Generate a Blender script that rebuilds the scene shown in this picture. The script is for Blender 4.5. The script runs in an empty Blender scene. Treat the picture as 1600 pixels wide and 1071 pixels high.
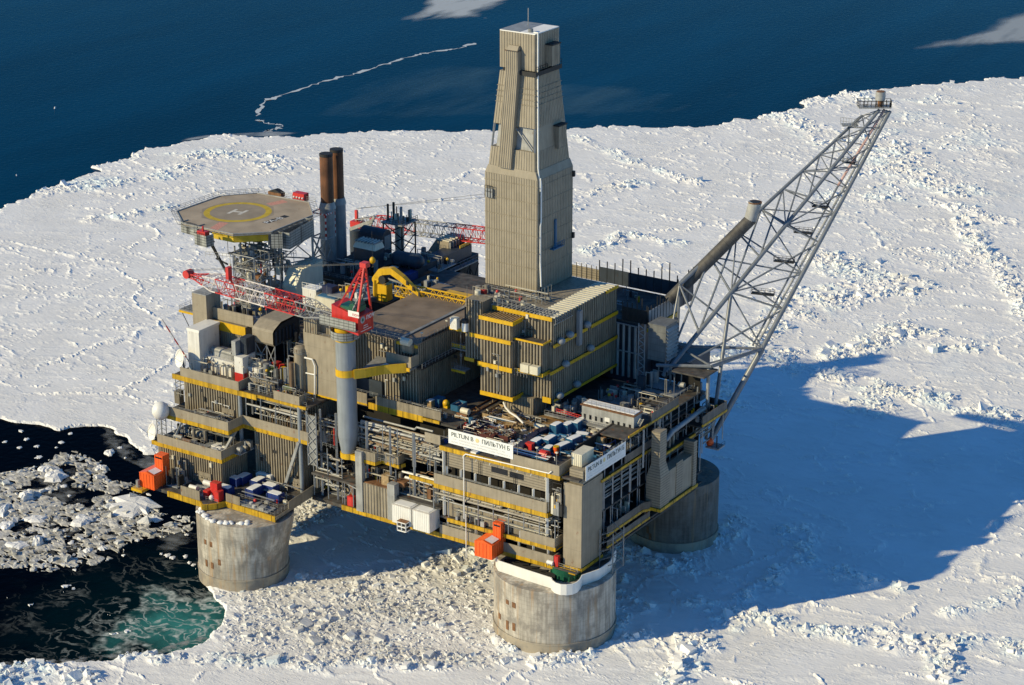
import bpy, math, random
import numpy as np
from mathutils import Vector, Matrix
random.seed(7)
rng = np.random.default_rng(7)
SC = bpy.context.scene
COL = SC.collection
pi = math.pi

# ------------------------------------------------------------------ camera
YAW, PIT, FPX = -0.5793, 0.3522, 3435.2
_cy, _sy, _cp, _sp = math.cos(YAW), math.sin(YAW), math.cos(PIT), math.sin(PIT)
FWD = Vector((_sy*_cp, _cy*_cp, -_sp)); RGT = Vector((_cy, -_sy, 0)); UPV = RGT.cross(FWD)
CAM = Vector((268.31, -442.11, 275.26))
cd = bpy.data.cameras.new('camera'); cam = bpy.data.objects.new('camera', cd); COL.objects.link(cam)
cam.location = CAM; cam.rotation_euler = (pi/2-PIT, 0, -YAW)
cd.sensor_width = 36; cd.lens = 36*FPX/1600; cd.clip_start = 1; cd.clip_end = 30000
SC.camera = cam

def ray(px, py):
    return RGT*((px-800)/FPX) - UPV*((py-535.5)/FPX) + FWD
def at(px, py, x=None, y=None, z=None):
    """world point seen at a photo pixel, on the plane x=, y= or z="""
    r = ray(px, py)
    for i, v in enumerate((x, y, z)):
        if v is not None:
            return CAM + r*((v-CAM[i])/r[i])
def proj(p):
    v = Vector(p)-CAM; d = v.dot(FWD)
    return 800+FPX*v.dot(RGT)/d, 535.5-FPX*v.dot(UPV)/d
def solve(p, axis, which, val):
    """slide p along an axis until its picture column (0) or row (1) is val"""
    a = Vector((0, 0, 0)); a[axis] = 1
    u, c = (RGT, (val-800)/FPX) if which == 0 else (UPV, -(val-535.5)/FPX)
    v = Vector(p)-CAM
    return p[axis] + (c*v.dot(FWD)-v.dot(u))/(a.dot(u)-c*a.dot(FWD))
def cb(px, py, xl, yr, pt, x=None, y=None, z=None):
    """axis aligned box from its front bottom corner: left column, right column, top row"""
    c = at(px, py, x, y, z)
    return [solve(c, 0, 0, xl), c.x, c.y, solve(c, 1, 0, yr), c.z, solve(c, 2, 1, pt)]

# ------------------------------------------------------------------ mesh builder
class MB:
    def __init__(s): s.v = []; s.f = []
    def add(s, vs, fs):
        n = len(s.v); s.v += [tuple(q) for q in vs]; s.f += [tuple(i+n for i in f) for f in fs]; return s
    def box(s, x0, x1, y0, y1, z0, z1):
        return s.add([(x0,y0,z0),(x1,y0,z0),(x1,y1,z0),(x0,y1,z0),(x0,y0,z1),(x1,y0,z1),(x1,y1,z1),(x0,y1,z1)],
                     [(3,2,1,0),(4,5,6,7),(0,1,5,4),(1,2,6,5),(2,3,7,6),(3,0,4,7)])
    def obox(s, c, sx, sy, sz, rz=0):
        a, b = math.cos(rz), math.sin(rz); n = len(s.v)
        s.box(-sx/2, sx/2, -sy/2, sy/2, 0, sz)
        for i in range(n, len(s.v)):
            x, y, z = s.v[i]; s.v[i] = (c[0]+a*x-b*y, c[1]+b*x+a*y, c[2]+z)
        return s
    def bar(s, p, q, r, n=6, r2=None, caps=True):
        p, q = Vector(p), Vector(q); d = (q-p)
        if d.length < 1e-6: return s
        d.normalize(); a = d.orthogonal().normalized()
        if abs(d.z) < .99: a = Vector((0,0,1)).cross(d).normalized()
        b = d.cross(a); r2 = r if r2 is None else r2
        vs = []
        for k in range(n):
            t = 2*pi*(k+.5)/n; o = a*math.cos(t)+b*math.sin(t); vs += [p+o*r, q+o*r2]
        fs = [(2*k, 2*((k+1)%n), 2*((k+1)%n)+1, 2*k+1) for k in range(n)]
        if caps: fs += [tuple(2*k for k in range(n))[::-1], tuple(2*k+1 for k in range(n))]
        return s.add(vs, fs)
    def sq(s, p, q, w): return s.bar(p, q, w*.7071, 4)
    def cyl(s, c, r, z0, z1, n=24, r2=None): return s.bar((c[0],c[1],z0), (c[0],c[1],z1), r, n, r2)
    def prism(s, poly, z0, z1):
        n = len(poly)
        a = sum(poly[i][0]*poly[(i+1)%n][1]-poly[(i+1)%n][0]*poly[i][1] for i in range(n))
        if a < 0: poly = poly[::-1]
        vs = [(p[0],p[1],z0) for p in poly]+[(p[0],p[1],z1) for p in poly]
        return s.add(vs, [tuple(range(n))[::-1], tuple(range(n,2*n))]+[(i,(i+1)%n,(i+1)%n+n,i+n) for i in range(n)])
    def strip(s, pts, z0, z1, th):
        """wall of thickness th along an open polyline, mitred"""
        P = [Vector((p[0],p[1])) for p in pts]; L = []; R = []
        for i, p in enumerate(P):
            ds = []
            if i: ds.append((p-P[i-1]).normalized())
            if i < len(P)-1: ds.append((P[i+1]-p).normalized())
            d = sum(ds, Vector((0,0))).normalized(); n = Vector((-d.y, d.x))
            k = th/2/max(.3, abs(n.dot(Vector((-ds[0].y, ds[0].x)))))
            L.append(p+n*k); R.append(p-n*k)
        return s.prism([tuple(q) for q in L]+[tuple(q) for q in R[::-1]], z0, z1)
    def corr(s, x0, x1, y0, y1, z0, z1, pitch=.9, dep=.60, sides='snwe'):
        """closed block with trapezoid-corrugated vertical faces"""
        poly = []
        def run(a, b, on):
            a, b = Vector(a), Vector(b); L = (b-a).length; d = (b-a)/L; n = Vector((-d.y, d.x))
            if not on: poly.append(tuple(a)); return
            k = max(2, round(L/pitch)); p = L/k
            poly.append(tuple(a))
            for i in range(k):
                t = i*p
                for f, o in ((.40,0),(.46,1),(.92,1),(.98,0)):
                    poly.append(tuple(a+d*(t+f*p)+n*(o*dep)))
        run((x0,y0),(x1,y0),'s' in sides); run((x1,y0),(x1,y1),'e' in sides)
        run((x1,y1),(x0,y1),'n' in sides); run((x0,y1),(x0,y0),'w' in sides)
        n = len(poly); vs = [(p[0],p[1],z0) for p in poly]+[(p[0],p[1],z1) for p in poly]
        s.add(vs, [(i,(i+1)%n,(i+1)%n+n,i+n) for i in range(n)])
        e = dep if True else 0
        s.add([(x0,y0,z1-.02),(x1,y0,z1-.02),(x1,y1,z1-.02),(x0,y1,z1-.02)], [(0,1,2,3)])
        return s.add([(x0,y0,z0+.02),(x1,y0,z0+.02),(x1,y1,z0+.02),(x0,y1,z0+.02)], [(3,2,1,0)])
    def sphere(s, c, r, n=16, m=10, zs=1.0):
        vs = [(c[0],c[1],c[2]-r*zs)]
        for j in range(1, m):
            t = -pi/2+pi*j/m
            for k in range(n): vs.append((c[0]+r*math.cos(t)*math.cos(2*pi*k/n), c[1]+r*math.cos(t)*math.sin(2*pi*k/n), c[2]+r*zs*math.sin(t)))
        vs.append((c[0],c[1],c[2]+r*zs)); N = len(vs)-1; fs = []
        for k in range(n):
            k2 = (k+1)%n
            fs.append((0, 1+k2, 1+k))
            for j in range(m-2): a = 1+j*n; fs.append((a+k, a+k2, a+n+k2, a+n+k))
            fs.append((N, 1+(m-2)*n+k, 1+(m-2)*n+k2))
        return s.add(vs, fs)
    def pipe(s, pts, r, n=8):
        for i in range(len(pts)-1): s.bar(pts[i], pts[i+1], r, n)
        for p in pts[1:-1]: s.sphere(p, r*1.03, 8, 6)
        return s
    def rail(s, pts, h=1.15, sp=2.0, r=.05, n=3):
        """pts: 3-D polyline along the deck"""
        for i in range(len(pts)-1):
            a, b = Vector(pts[i]), Vector(pts[i+1]); L = (b-a).length; k = max(1, round(L/sp))
            for j in range(k+1):
                p = a+(b-a)*(j/k); s.bar(p, p+Vector((0,0,h)), r, n, caps=False)
            for q in (.5, 1): s.bar(a+Vector((0,0,h*q)), b+Vector((0,0,h*q)), r, n, caps=False)
        return s
    def build(s, name, m, parent=None, smooth=False):
        me = bpy.data.meshes.new(name); me.from_pydata(s.v, [], s.f); me.update()
        me.materials.append(m if not isinstance(m, str) else M[m])
        if smooth:
            me.polygons.foreach_set('use_smooth', [True]*len(me.polygons))
            try: me.set_sharp_from_angle(angle=.7)
            except Exception: pass
        o = bpy.data.objects.new(name, me); COL.objects.link(o)
        if parent:
            o.parent = parent; o.matrix_parent_inverse = Matrix.Translation(-Vector(BASE.get(parent.name, (0,0,0))))
        return o
BASE = {}
def absloc(o):
    return BASE.get(o.name, Vector((0,0,0)))
def tag(o, label=None, cat=None, group=None, kind=None):
    if label: o['label'] = label
    if cat: o['category'] = cat
    if group: o['group'] = group
    if kind: o['kind'] = kind
    return o
def thing(name, label, cat, loc=(0,0,0), group=None):
    o = bpy.data.objects.new(name, None); COL.objects.link(o); o.empty_display_size = .5
    o.location = loc; BASE[o.name] = Vector(loc); return tag(o, label, cat, group)
def sub(mb, name, m, part, **k):
    """sub-part: child of a part mesh (part meshes hold world coordinates)"""
    o = mb.build(name, m, None, **k); o.parent = part
    root = part.parent
    o.matrix_parent_inverse = Matrix.Identity(4)
    return o
def dup(root, loc, rz=0, label=None, scale=None):
    def cp(o, par):
        c = o.copy(); COL.objects.link(c)
        if par: c.parent = par
        for ch in list(o.children): cp(ch, c)
        return c
    r = cp(root, None); r.location = loc; r.rotation_euler = (0,0,rz); BASE[r.name] = Vector(loc)
    if scale: r.scale = scale
    if label: r['label'] = label
    return r

# ------------------------------------------------------------------ materials
M = {}
def mk(name, col, rough=.6, metal=0, var=.12, scale=.35, streak=.12, rust=0, rustcol=(.16,.06,.02), bump=0, seam=None, bscale=3, spec=None):
    m = bpy.data.materials.new(name); m.use_nodes = True; N = m.node_tree.nodes; L = m.node_tree.links
    b = N['Principled BSDF']; b.inputs['Roughness'].default_value = rough; b.inputs['Metallic'].default_value = metal
    if spec is not None: b.inputs['Specular IOR Level'].default_value = spec
    g = N.new('ShaderNodeNewGeometry')
    def noise(sc, det=4, vec=None, scl=None):
        n = N.new('ShaderNodeTexNoise'); n.inputs['Scale'].default_value = sc; n.inputs['Detail'].default_value = det
        v = g.outputs['Position']
        if scl:
            mp = N.new('ShaderNodeMapping'); mp.inputs['Scale'].default_value = scl; L.new(v, mp.inputs['Vector']); v = mp.outputs[0]
        L.new(v, n.inputs['Vector']); return n.outputs['Fac']
    def rng_(f, a, b_, c, d):
        r = N.new('ShaderNodeMapRange'); r.inputs[1].default_value = a; r.inputs[2].default_value = b_; r.inputs[3].default_value = c; r.inputs[4].default_value = d
        L.new(f, r.inputs[0]); return r.outputs[0]
    def mul(c, f):
        x = N.new('ShaderNodeMix'); x.data_type = 'RGBA'; x.blend_type = 'MULTIPLY'; x.inputs[0].default_value = 1
        L.new(c, x.inputs[6]); L.new(f, x.inputs[7]); return x.outputs[2]
    rgb = N.new('ShaderNodeRGB'); rgb.outputs[0].default_value = (*col, 1); c = rgb.outputs[0]
    if var: c = mul(c, rng_(noise(scale), .3, .7, 1-var*1.6, 1+var))
    if streak: c = mul(c, rng_(noise(1, 3, scl=(1.3,1.3,.09)), .35, .7, 1, 1-streak*1.8))
    if seam:
        sx = N.new('ShaderNodeSeparateXYZ'); L.new(g.outputs['Position'], sx.inputs[0])
        for ax, per, wid, dk in seam:
            q = N.new('ShaderNodeMath'); q.operation = 'PINGPONG'; q.inputs[1].default_value = per/2; L.new(sx.outputs[ax], q.inputs[0])
            c = mul(c, rng_(q.outputs[0], wid*.5, wid*.5+.03, dk, 1))
    if rust:
        x = N.new('ShaderNodeMix'); x.data_type = 'RGBA'; L.new(c, x.inputs[6]); x.inputs[7].default_value = (*rustcol, 1)
        L.new(rng_(noise(.9, 6, scl=(1,1,.4)), .68-rust*.35, .78-rust*.3, 0, .85), x.inputs[0]); c = x.outputs[2]
    L.new(c, b.inputs['Base Color'])
    if bump:
        bp = N.new('ShaderNodeBump'); bp.inputs['Strength'].default_value = bump; bp.inputs['Distance'].default_value = .1
        L.new(noise(bscale, 5), bp.inputs['Height']); L.new(bp.outputs[0], b.inputs['Normal'])
    M[name] = m; return m
mk('tan', (.315,.272,.203), .6, var=.12, streak=.2, rust=.03)
mk('tower_tan', (.325,.285,.218), .6, var=.07, streak=.07)
mk('tan_panel', (.325,.282,.212), .6, var=.08, streak=.10, seam=[(0,5.6,.07,.80),(1,5.6,.07,.80),(2,9.0,.08,.82)], rust=.04)
mk('tan_wall', (.30,.258,.192), .6, var=.13, streak=.22, seam=[(0,7.7,.07,.72),(1,7.7,.07,.72)], rust=.06)
mk('tan_louver', (.30,.26,.195), .55, var=.08, streak=.08, seam=[(2,.75,.14,.45)])
mk('yellow', (.62,.375,.014), .5, var=.14, streak=.25, seam=[(0,4.9,.14,.15),(1,4.9,.14,.15)], rust=.12)
mk('yellow_plain', (.70,.42,.012), .45, var=.08, streak=.1, rust=.03)
mk('grey', (.30,.315,.33), .5, var=.1, rust=.03)
mk('pedestal_grey', (.27,.30,.33), .4, var=.06, streak=.1)
mk('light_grey', (.37,.375,.37), .5, var=.15, rust=.08)
mk('galv', (.27,.275,.27), .5, metal=.05, var=.2, rust=.05)
mk('pipe_steel', (.28,.255,.215), .5, metal=0, var=.25, rust=.12)
mk('pipe_rusty', (.22,.145,.085), .6, var=.2, rust=.25)
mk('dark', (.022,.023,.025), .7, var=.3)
mk('recess', (.010,.009,.008), .9, var=.3, streak=0)  # near black: holds the shade of the open storeys in its colour
mk('vent_dark', (.085,.08,.075), .6, var=.2, streak=.2)
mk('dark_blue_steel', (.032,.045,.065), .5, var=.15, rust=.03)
mk('boom_steel', (.185,.205,.235), .4, metal=.1, var=.1)
mk('white', (.76,.75,.71), .5, var=.05, streak=.1, rust=.05)
mk('white_clean', (.80,.79,.75), .45, var=.03, streak=.04)
mk('cream', (.70,.66,.53), .5, var=.06, streak=.08)
mk('red', (.58,.035,.03), .4, var=.1, streak=.1)
mk('boom_red', (.62,.05,.045), .45, var=.1)
mk('boom_white', (.76,.70,.66), .5, var=.08, rust=.1)
mk('orange', (.90,.13,.02), .4, var=.06, streak=.08)
mk('blue', (.025,.055,.24), .45, var=.12, streak=.12, rust=.04)
mk('teal', (.03,.15,.30), .45, var=.15, streak=.12, rust=.06)
mk('maroon', (.10,.03,.03), .5, var=.2)
mk('navy', (.02,.025,.07), .5, var=.15)
mk('rust', (.22,.105,.045), .8, var=.3, scale=.8)
mk('stack_rust', (.20,.085,.04), .75, var=.25, scale=.25, streak=.25)
mk('brown_deck', (.20,.155,.115), .85, var=.18, scale=.2, streak=0, rust=.05)
mk('rusty_deck', (.26,.16,.06), .85, var=.25, scale=.4, streak=0, rust=.3)
mk('steel_deck', (.075,.07,.065), .75, var=.4, scale=.5, streak=0, rust=.22)
mk('wood', (.42,.30,.16), .8, var=.25, scale=1.5)
mk('green', (.015,.12,.07), .4, var=.1)
mk('heli_tan', (.40,.325,.235), .75, var=.13, scale=.18, streak=0, rust=.03)
mk('heli_inner', (.31,.255,.185), .75, var=.1, scale=.25, streak=0)
mk('heli_yellow', (.55,.39,.025), .7, var=.12, scale=.5, streak=0)
mk('heli_white', (.62,.59,.52), .7, var=.1, streak=0)
mk('heli_pink', (.62,.30,.22), .7, var=.2, scale=2, streak=0)
mk('sign_white', (.80,.81,.80), .5, var=.02, streak=.02)
mk('sign_ink', (.10,.12,.11), .6, var=0, streak=0)
mk('sign_faint', (.55,.56,.55), .6, var=0, streak=0)
mk('sign_gold', (.72,.60,.30), .6, var=.1, streak=0)
mk('snow', (.84,.84,.83), .7, var=.05, streak=0, bump=.4, bscale=1.2)
mk('mesh_grey', (.34,.35,.33), .5, var=.15, seam=[(2,.8,.16,.35),(0,1.6,.14,.4),(1,1.6,.14,.4)])
mk('glass_dark', (.01,.012,.016), .08, var=0, streak=0)
mk('rope', (.10,.10,.10), .6, var=0, streak=0)
mk('tan_panel_shaded', (.15,.135,.115), .6, var=.2, streak=.2, rust=.06)  # darker copy of the tan panel, right side's shade in its colour
mk('cooler_shaded', (.17,.18,.185), .5, var=.12, seam=[(2,1.9,.06,.6),(0,2.2,.06,.6)])  # grey darkened for the drilling module's shadow, put into the colour
mk('pink_pipe', (.62,.40,.36), .5, var=.3, scale=1.5)
mk('insul_green', (.10,.16,.07), .7, var=.3)
# concrete: board marks, stained top, wet waterline
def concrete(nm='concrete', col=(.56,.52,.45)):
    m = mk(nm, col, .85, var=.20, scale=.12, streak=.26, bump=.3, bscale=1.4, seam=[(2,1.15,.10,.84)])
    N = m.node_tree.nodes; L = m.node_tree.links; b = N['Principled BSDF']; src = b.inputs['Base Color'].links[0].from_socket
    g = N.new('ShaderNodeNewGeometry'); s = N.new('ShaderNodeSeparateXYZ'); L.new(g.outputs['Position'], s.inputs[0])
    r = N.new('ShaderNodeMapRange'); r.inputs[1].default_value = 3.2; r.inputs[2].default_value = 3.5; r.inputs[3].default_value = 1; r.inputs[4].default_value = 0; L.new(s.outputs[2], r.inputs[0])
    x = N.new('ShaderNodeMix'); x.data_type = 'RGBA'; L.new(r.outputs[0], x.inputs[0]); L.new(src, x.inputs[6]); x.inputs[7].default_value = (.36,.315,.245,1)
    # dark algae / soot panels and rust runs
    def nz(sc, scl, a, c_, lo, hi):
        mp = N.new('ShaderNodeMapping'); mp.inputs['Scale'].default_value = scl; L.new(g.outputs['Position'], mp.inputs[0])
        n = N.new('ShaderNodeTexNoise'); n.inputs['Scale'].default_value = sc; n.inputs['Detail'].default_value = 7; n.inputs['Roughness'].default_value = .65; L.new(mp.outputs[0], n.inputs[0])
        q = N.new('ShaderNodeMapRange'); q.inputs[1].default_value = a; q.inputs[2].default_value = c_; q.inputs[3].default_value = lo; q.inputs[4].default_value = hi; L.new(n.outputs[0], q.inputs[0]); return q.outputs[0]
    y = N.new('ShaderNodeMix'); y.data_type = 'RGBA'; L.new(nz(.22, (1,1,.8), .46, .60, 0, .8), y.inputs[0]); L.new(x.outputs[2], y.inputs[6]); y.inputs[7].default_value = (.20,.185,.165,1)
    w = N.new('ShaderNodeMix'); w.data_type = 'RGBA'; L.new(nz(.7, (1,1,.05), .54, .68, 0, .7), w.inputs[0]); L.new(y.outputs[2], w.inputs[6]); w.inputs[7].default_value = (.38,.24,.12,1)
    L.new(w.outputs[2], b.inputs['Base Color'])
concrete(); concrete('concrete_shaded', (.19,.165,.135))  # rear leg copy: shade and rusty staining both darken its colour
EXPO = 0.0
WATER = (.0002, .036, .088)
SKYTINT = (.55, 1.12, 1.50, 1)
SUNE, SUNC = 4.9, (1, .84, .50)
# ------------------------------------------------------------------ daylight
SUN_AZ, SUN_EL = math.radians(54), math.radians(25.5)      # direction the light travels towards, in plan; height of the sun
w = bpy.data.worlds.new('World'); SC.world = w; w.use_nodes = True
wn = w.node_tree.nodes; wl = w.node_tree.links
sky = wn.new('ShaderNodeTexSky'); sky.sky_type = 'NISHITA'; sky.sun_disc = False
sky.sun_elevation = SUN_EL; sky.sun_rotation = math.radians(270)-SUN_AZ
sky.air_density = 1.0; sky.dust_density = 0.0; sky.ozone_density = 4.0; sky.altitude = 0
tint = wn.new('ShaderNodeMix'); tint.data_type = 'RGBA'; tint.blend_type = 'MULTIPLY'; tint.inputs[0].default_value = 1; tint.inputs[7].default_value = SKYTINT   # clear deep blue winter sky
wl.new(sky.outputs[0], tint.inputs[6]); wl.new(tint.outputs[2], wn['Background'].inputs[0]); wn['Background'].inputs[1].default_value = .085
sl = bpy.data.lights.new('sun', 'SUN'); so = bpy.data.objects.new('sun', sl); COL.objects.link(so)
sl.energy = SUNE; sl.angle = math.radians(.53); sl.color = SUNC
d = Vector((math.cos(SUN_AZ)*math.cos(SUN_EL), math.sin(SUN_AZ)*math.cos(SUN_EL), -math.sin(SUN_EL)))
so.rotation_euler = d.to_track_quat('-Z', 'Y').to_euler(); so.location = (-300, -500, 400)
SC.view_settings.view_transform = 'Standard'; SC.view_settings.look = 'None'; SC.view_settings.exposure = EXPO
SC.cycles.max_bounces = 6; SC.cycles.diffuse_bounces = 3; SC.cycles.glossy_bounces = 3; SC.cycles.transparent_max_bounces = 8
SC.cycles.caustics_reflective = False; SC.cycles.caustics_refractive = False

# ------------------------------------------------------------------ ice sheet as a height field
def vnoise(x, y, seed):
    r = np.random.default_rng(seed).random((256, 256)).astype(np.float32)
    xi = np.floor(x).astype(np.int64); yi = np.floor(y).astype(np.int64); fx = x-xi; fy = y-yi
    fx = fx*fx*(3-2*fx); fy = fy*fy*(3-2*fy)
    a = r[xi&255, yi&255]; b = r[(xi+1)&255, yi&255]; c = r[xi&255, (yi+1)&255]; d = r[(xi+1)&255, (yi+1)&255]
    return (a*(1-fx)+b*fx)*(1-fy)+(c*(1-fx)+d*fx)*fy
def fbm(x, y, seed, oct=4):
    s = 0; a = .5
    for i in range(oct): s = s+a*vnoise(x*2**i+i*17.3, y*2**i-i*9.1, seed+i); a *= .5
    return s/(1-.5**oct)
def worley(x, y, seed):
    g = np.random.default_rng(seed); jx = g.random((128,128)); jy = g.random((128,128)); cid = g.random((128,128))
    xi = np.floor(x).astype(np.int64); yi = np.floor(y).astype(np.int64)
    f1 = np.full(x.shape, 9.); f2 = np.full(x.shape, 9.); idd = np.zeros(x.shape); dx1 = np.zeros(x.shape); dy1 = np.zeros(x.shape)
    for a in (-1,0,1):
        for b in (-1,0,1):
            i = (xi+a)&127; j = (yi+b)&127
            dx = x-(xi+a+jx[i,j]); dy = y-(yi+b+jy[i,j]); q = np.sqrt(dx*dx+dy*dy)
            m = q < f1
            f2 = np.where(m, f1, np.minimum(f2, q)); f1 = np.where(m, q, f1)
            idd = np.where(m, cid[i,j], idd); dx1 = np.where(m, dx, dx1); dy1 = np.where(m, dy, dy1)
    return f1, f2, idd, dx1, dy1
def segdist(x, y, pts, closed=False):
    D = np.full(x.shape, 1e9); n = len(pts)
    for i in range(n if closed else n-1):
        ax, ay = pts[i]; bx, by = pts[(i+1)%n]; ex, ey = bx-ax, by-ay; l2 = ex*ex+ey*ey+1e-9
        t = np.clip(((x-ax)*ex+(y-ay)*ey)/l2, 0, 1); D = np.minimum(D, np.hypot(x-ax-t*ex, y-ay-t*ey))
    return D
def inside(x, y, pts):
    r = np.zeros(x.shape, bool); n = len(pts)
    for i in range(n):
        ax, ay = pts[i]; bx, by = pts[(i+1)%n]
        c = ((ay > y) != (by > y)) & (x < (bx-ax)*(y-ay)/(by-ay+1e-12)+ax); r ^= c
    return r
def sd(x, y, pts):
    q = segdist(x, y, pts, True); return np.where(inside(x, y, pts), q, -q)      # positive inside
def G(*pp): return [tuple(at(px, py, z=0)[:2]) for px, py in pp]

edge = [tuple(CAM.xy+Vector((math.sin(YAW-1.6), math.cos(YAW-1.6)))*3500)]+G((-500,560),(-200,420),(0,328),(50,300),(90,288),(140,273),(160,272),(142,265),(200,245),(240,229),(290,219),(345,213),(400,212),(440,212),(520,208),(600,207),(757,204),(900,199),(1060,198),(1110,193),(1180,185),(1222,180),(1262,158),(1350,141),(1440,133),(1500,127),(1560,120),(1600,121),(1800,112),(2200,100))+[tuple(CAM.xy+Vector((math.sin(YAW+1.3), math.cos(YAW+1.3)))*3800)]
SEA = edge+[tuple(CAM.xy+(Vector((math.sin(YAW+1.3), math.cos(YAW+1.3)))*9000)), tuple(CAM.xy+(Vector((math.sin(YAW), math.cos(YAW)))*9000)), tuple(CAM.xy+(Vector((math.sin(YAW-1.6), math.cos(YAW-1.6)))*9000))]
LEAD = G((-400,640),(-100,648),(0,653),(60,661),(95,671),(112,665),(150,664),(180,668),(207,690),(240,704),(300,726),(420,770),(432,850),(440,905),(310,905),(345,925),(362,950),(357,975),(325,1000),(250,1021),(170,1031),(100,1037),(0,1044),(-200,1060),(-500,1090))
BRASH = G((-200,742),(0,738),(60,725),(110,697),(160,712),(175,745),(215,760),(245,800),(310,800),(310,824),(240,838),(200,855),(165,875),(120,880),(60,888),(0,892),(-200,915))
RUB1 = G((437,905),(470,892),(560,888),(640,873),(770,862),(775,1000),(800,1035),(760,1052),(640,1048),(500,1055),(380,1052),(300,1040),(345,990),(365,950),(330,925))
RUB2 = G((440,770),(545,755),(560,800),(470,835),(440,820))
rr = np.concatenate([np.geomspace(12, 400, 40)[:-1], np.geomspace(400, 1640, 830), np.geomspace(1640, 4000, 30)[1:]])
aa = YAW+np.concatenate([np.linspace(-2.2, -.30, 70)[:-1], np.linspace(-.30, .30, 560), np.linspace(.30, 2.2, 70)[1:]]); nr, na = len(rr), len(aa)
RR, AA = np.meshgrid(rr, aa, indexing='ij')
gx = CAM.x+RR*np.sin(AA); gy = CAM.y+RR*np.cos(AA)
jit = RR*.0005*((RR > 400) & (np.abs(AA-YAW) < .3))
gx = gx+rng.uniform(-1,1,gx.shape)*jit; gy = gy+rng.uniform(-1,1,gx.shape)*jit
wx = (fbm(gx/14, gy/14, 50)-.5)*16+(fbm(gx/3.5, gy/3.5, 60, 3)-.5)*5
wy = (fbm(gx/14, gy/14, 70)-.5)*16+(fbm(gx/3.5, gy/3.5, 80, 3)-.5)*5
far = np.clip((RR-750)/500, 0, 1)
sea = sd(gx+wx*(.6+.6*far), gy+wy*(.6+.6*far), SEA)
lead = sd(gx+wx*.45, gy+wy*.45, LEAD)
brash = sd(gx+wx*.8, gy+wy*.8, BRASH)
rub1 = sd(gx+wx*.5, gy+wy*.5, RUB1); rub2 = sd(gx+wx*.4, gy+wy*.4, RUB2)
# rubble density from ridges seen on the sheet: (polyline in picture columns and rows, half width in metres)
RIDGES = [([(1365,225),(1385,250),(1420,275),(1450,290),(1475,305)],26),([(1310,305),(1360,312),(1440,303)],11),([(1222,178),(1262,200),(1300,225)],12),([(1262,160),(1350,150)],14),
 ([(1290,405),(1340,430),(1420,445),(1400,460)],12),([(1250,490),(1330,462),(1390,440)],11),([(1390,285),(1450,300),(1500,330),(1560,350)],8),([(1160,545),(1240,470),(1300,455)],8),
 ([(1075,1010),(1140,975),(1180,962),(1250,985),(1330,1000),(1400,1003),(1440,990)],5),([(1440,990),(1470,1020),(1480,1050)],5),([(1150,965),(1090,1010),(1060,1045),(1050,1071)],6),([(1470,1000),(1600,1015)],4),
 ([(1500,960),(1560,950),(1600,935)],4),([(970,955),(985,1000),(950,1020),(900,1035),(800,1020),(770,985)],3.5),([(985,860),(1000,870),(1060,882),(1110,860),(1140,815)],5),
 ([(480,1045),(600,1045),(700,1032),(800,1028),(860,1040),(960,1022)],3),([(0,1048),(60,1046),(110,1052),(130,1062)],6),([(0,1052),(0,1071)],8),([(200,1030),(300,1030),(400,1040),(480,1038)],3),
 ([(640,895),(700,880),(770,870)],6),([(980,905),(990,960)],5),([(300,245),(400,240),(430,260)],12),([(60,300),(140,290),(230,280),(300,262)],9),([(150,345),(200,338),(260,322)],6),
 ([(1020,540),(1230,560),(1320,600),(1420,620)],9),([(1340,640),(1440,620),(1560,655)],8),([(1130,590),(1150,640)],4),([(1230,820),(1260,880),(1170,930),(1100,950)],5),([(1240,880),(1400,925)],4),
 ([(1270,580),(1300,565),(1400,520),(1500,545)],10),([(900,215),(1000,255),(1100,290)],5),([(880,330),(930,300),(1000,290)],7),([(1500,340),(1560,420),(1600,500)],6),([(920,395),(980,370),(1050,380)],6)]
R = np.zeros(gx.shape)
for pp, wd in RIDGES:
    q = segdist(gx+wx*.7, gy+wy*.7, G(*pp)); R = np.maximum(R, np.clip(1.25-q/wd, 0, 1))
R = R*np.clip((fbm(gx/9, gy/9, 5)-.22)*3.2, 0, 1)
nat = fbm(gx/95, gy/70, 11, 4); ridged = 1-np.abs(2*fbm(gx/60+4, gy/42, 21, 4)-1)
R = np.maximum(R, 1.0*.6*np.clip((ridged-.962)*14, 0, .5)*np.clip((nat-.47)*6, 0, 1)*np.clip((fbm(gx/7, gy/7, 31, 2)-.35)*4, 0, 1))
rightside = np.clip((sd(gx, gy, G((1240,130),(1600,100),(1700,350),(1600,560),(1420,540),(1300,300)))+40)/80, 0, 1)
R = np.maximum(R, rightside*np.clip((fbm(gx/22, gy/16, 41)-.54)*4, 0, .42))
R1 = np.clip(rub1/5, 0, 1); R2 = np.clip(rub2/4, 0, 1)
RB = np.maximum(R1*(.35+.65*np.clip((fbm(gx/16, gy/10, 44)-.3)*2.5, 0, 1)), R2*.8)
cs = 3.1-.8*np.clip(RB, 0, 1)
f1, f2, cid, dx1, dy1 = worley(gx/2.7+wx*.05, gy/2.7+wy*.05, 3)
g1, g2, gid, ex1, ey1 = worley(gx/1.5, gy/1.5, 4)
edgef = np.clip((f2-f1)*4, 0, 1); edgeg = np.clip((g2-g1)*4, 0, 1)
th = cid*6.283*3.7
blocks = (cid*1.15+(dx1*np.cos(th)+dy1*np.sin(th))*1.1*(cid-.2))*edgef+gid*.55*edgeg
Z = .10+(fbm(gx/30, gy/30, 1)-.5)*.5
ux = gx*.80+gy*.60; uy = -gx*.60+gy*.80                               # wind direction for the snow drifts
sast = fbm(ux/9, uy/2.4, 90, 3); Z = Z+np.clip(sast-.52, 0, 1)*.75
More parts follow.
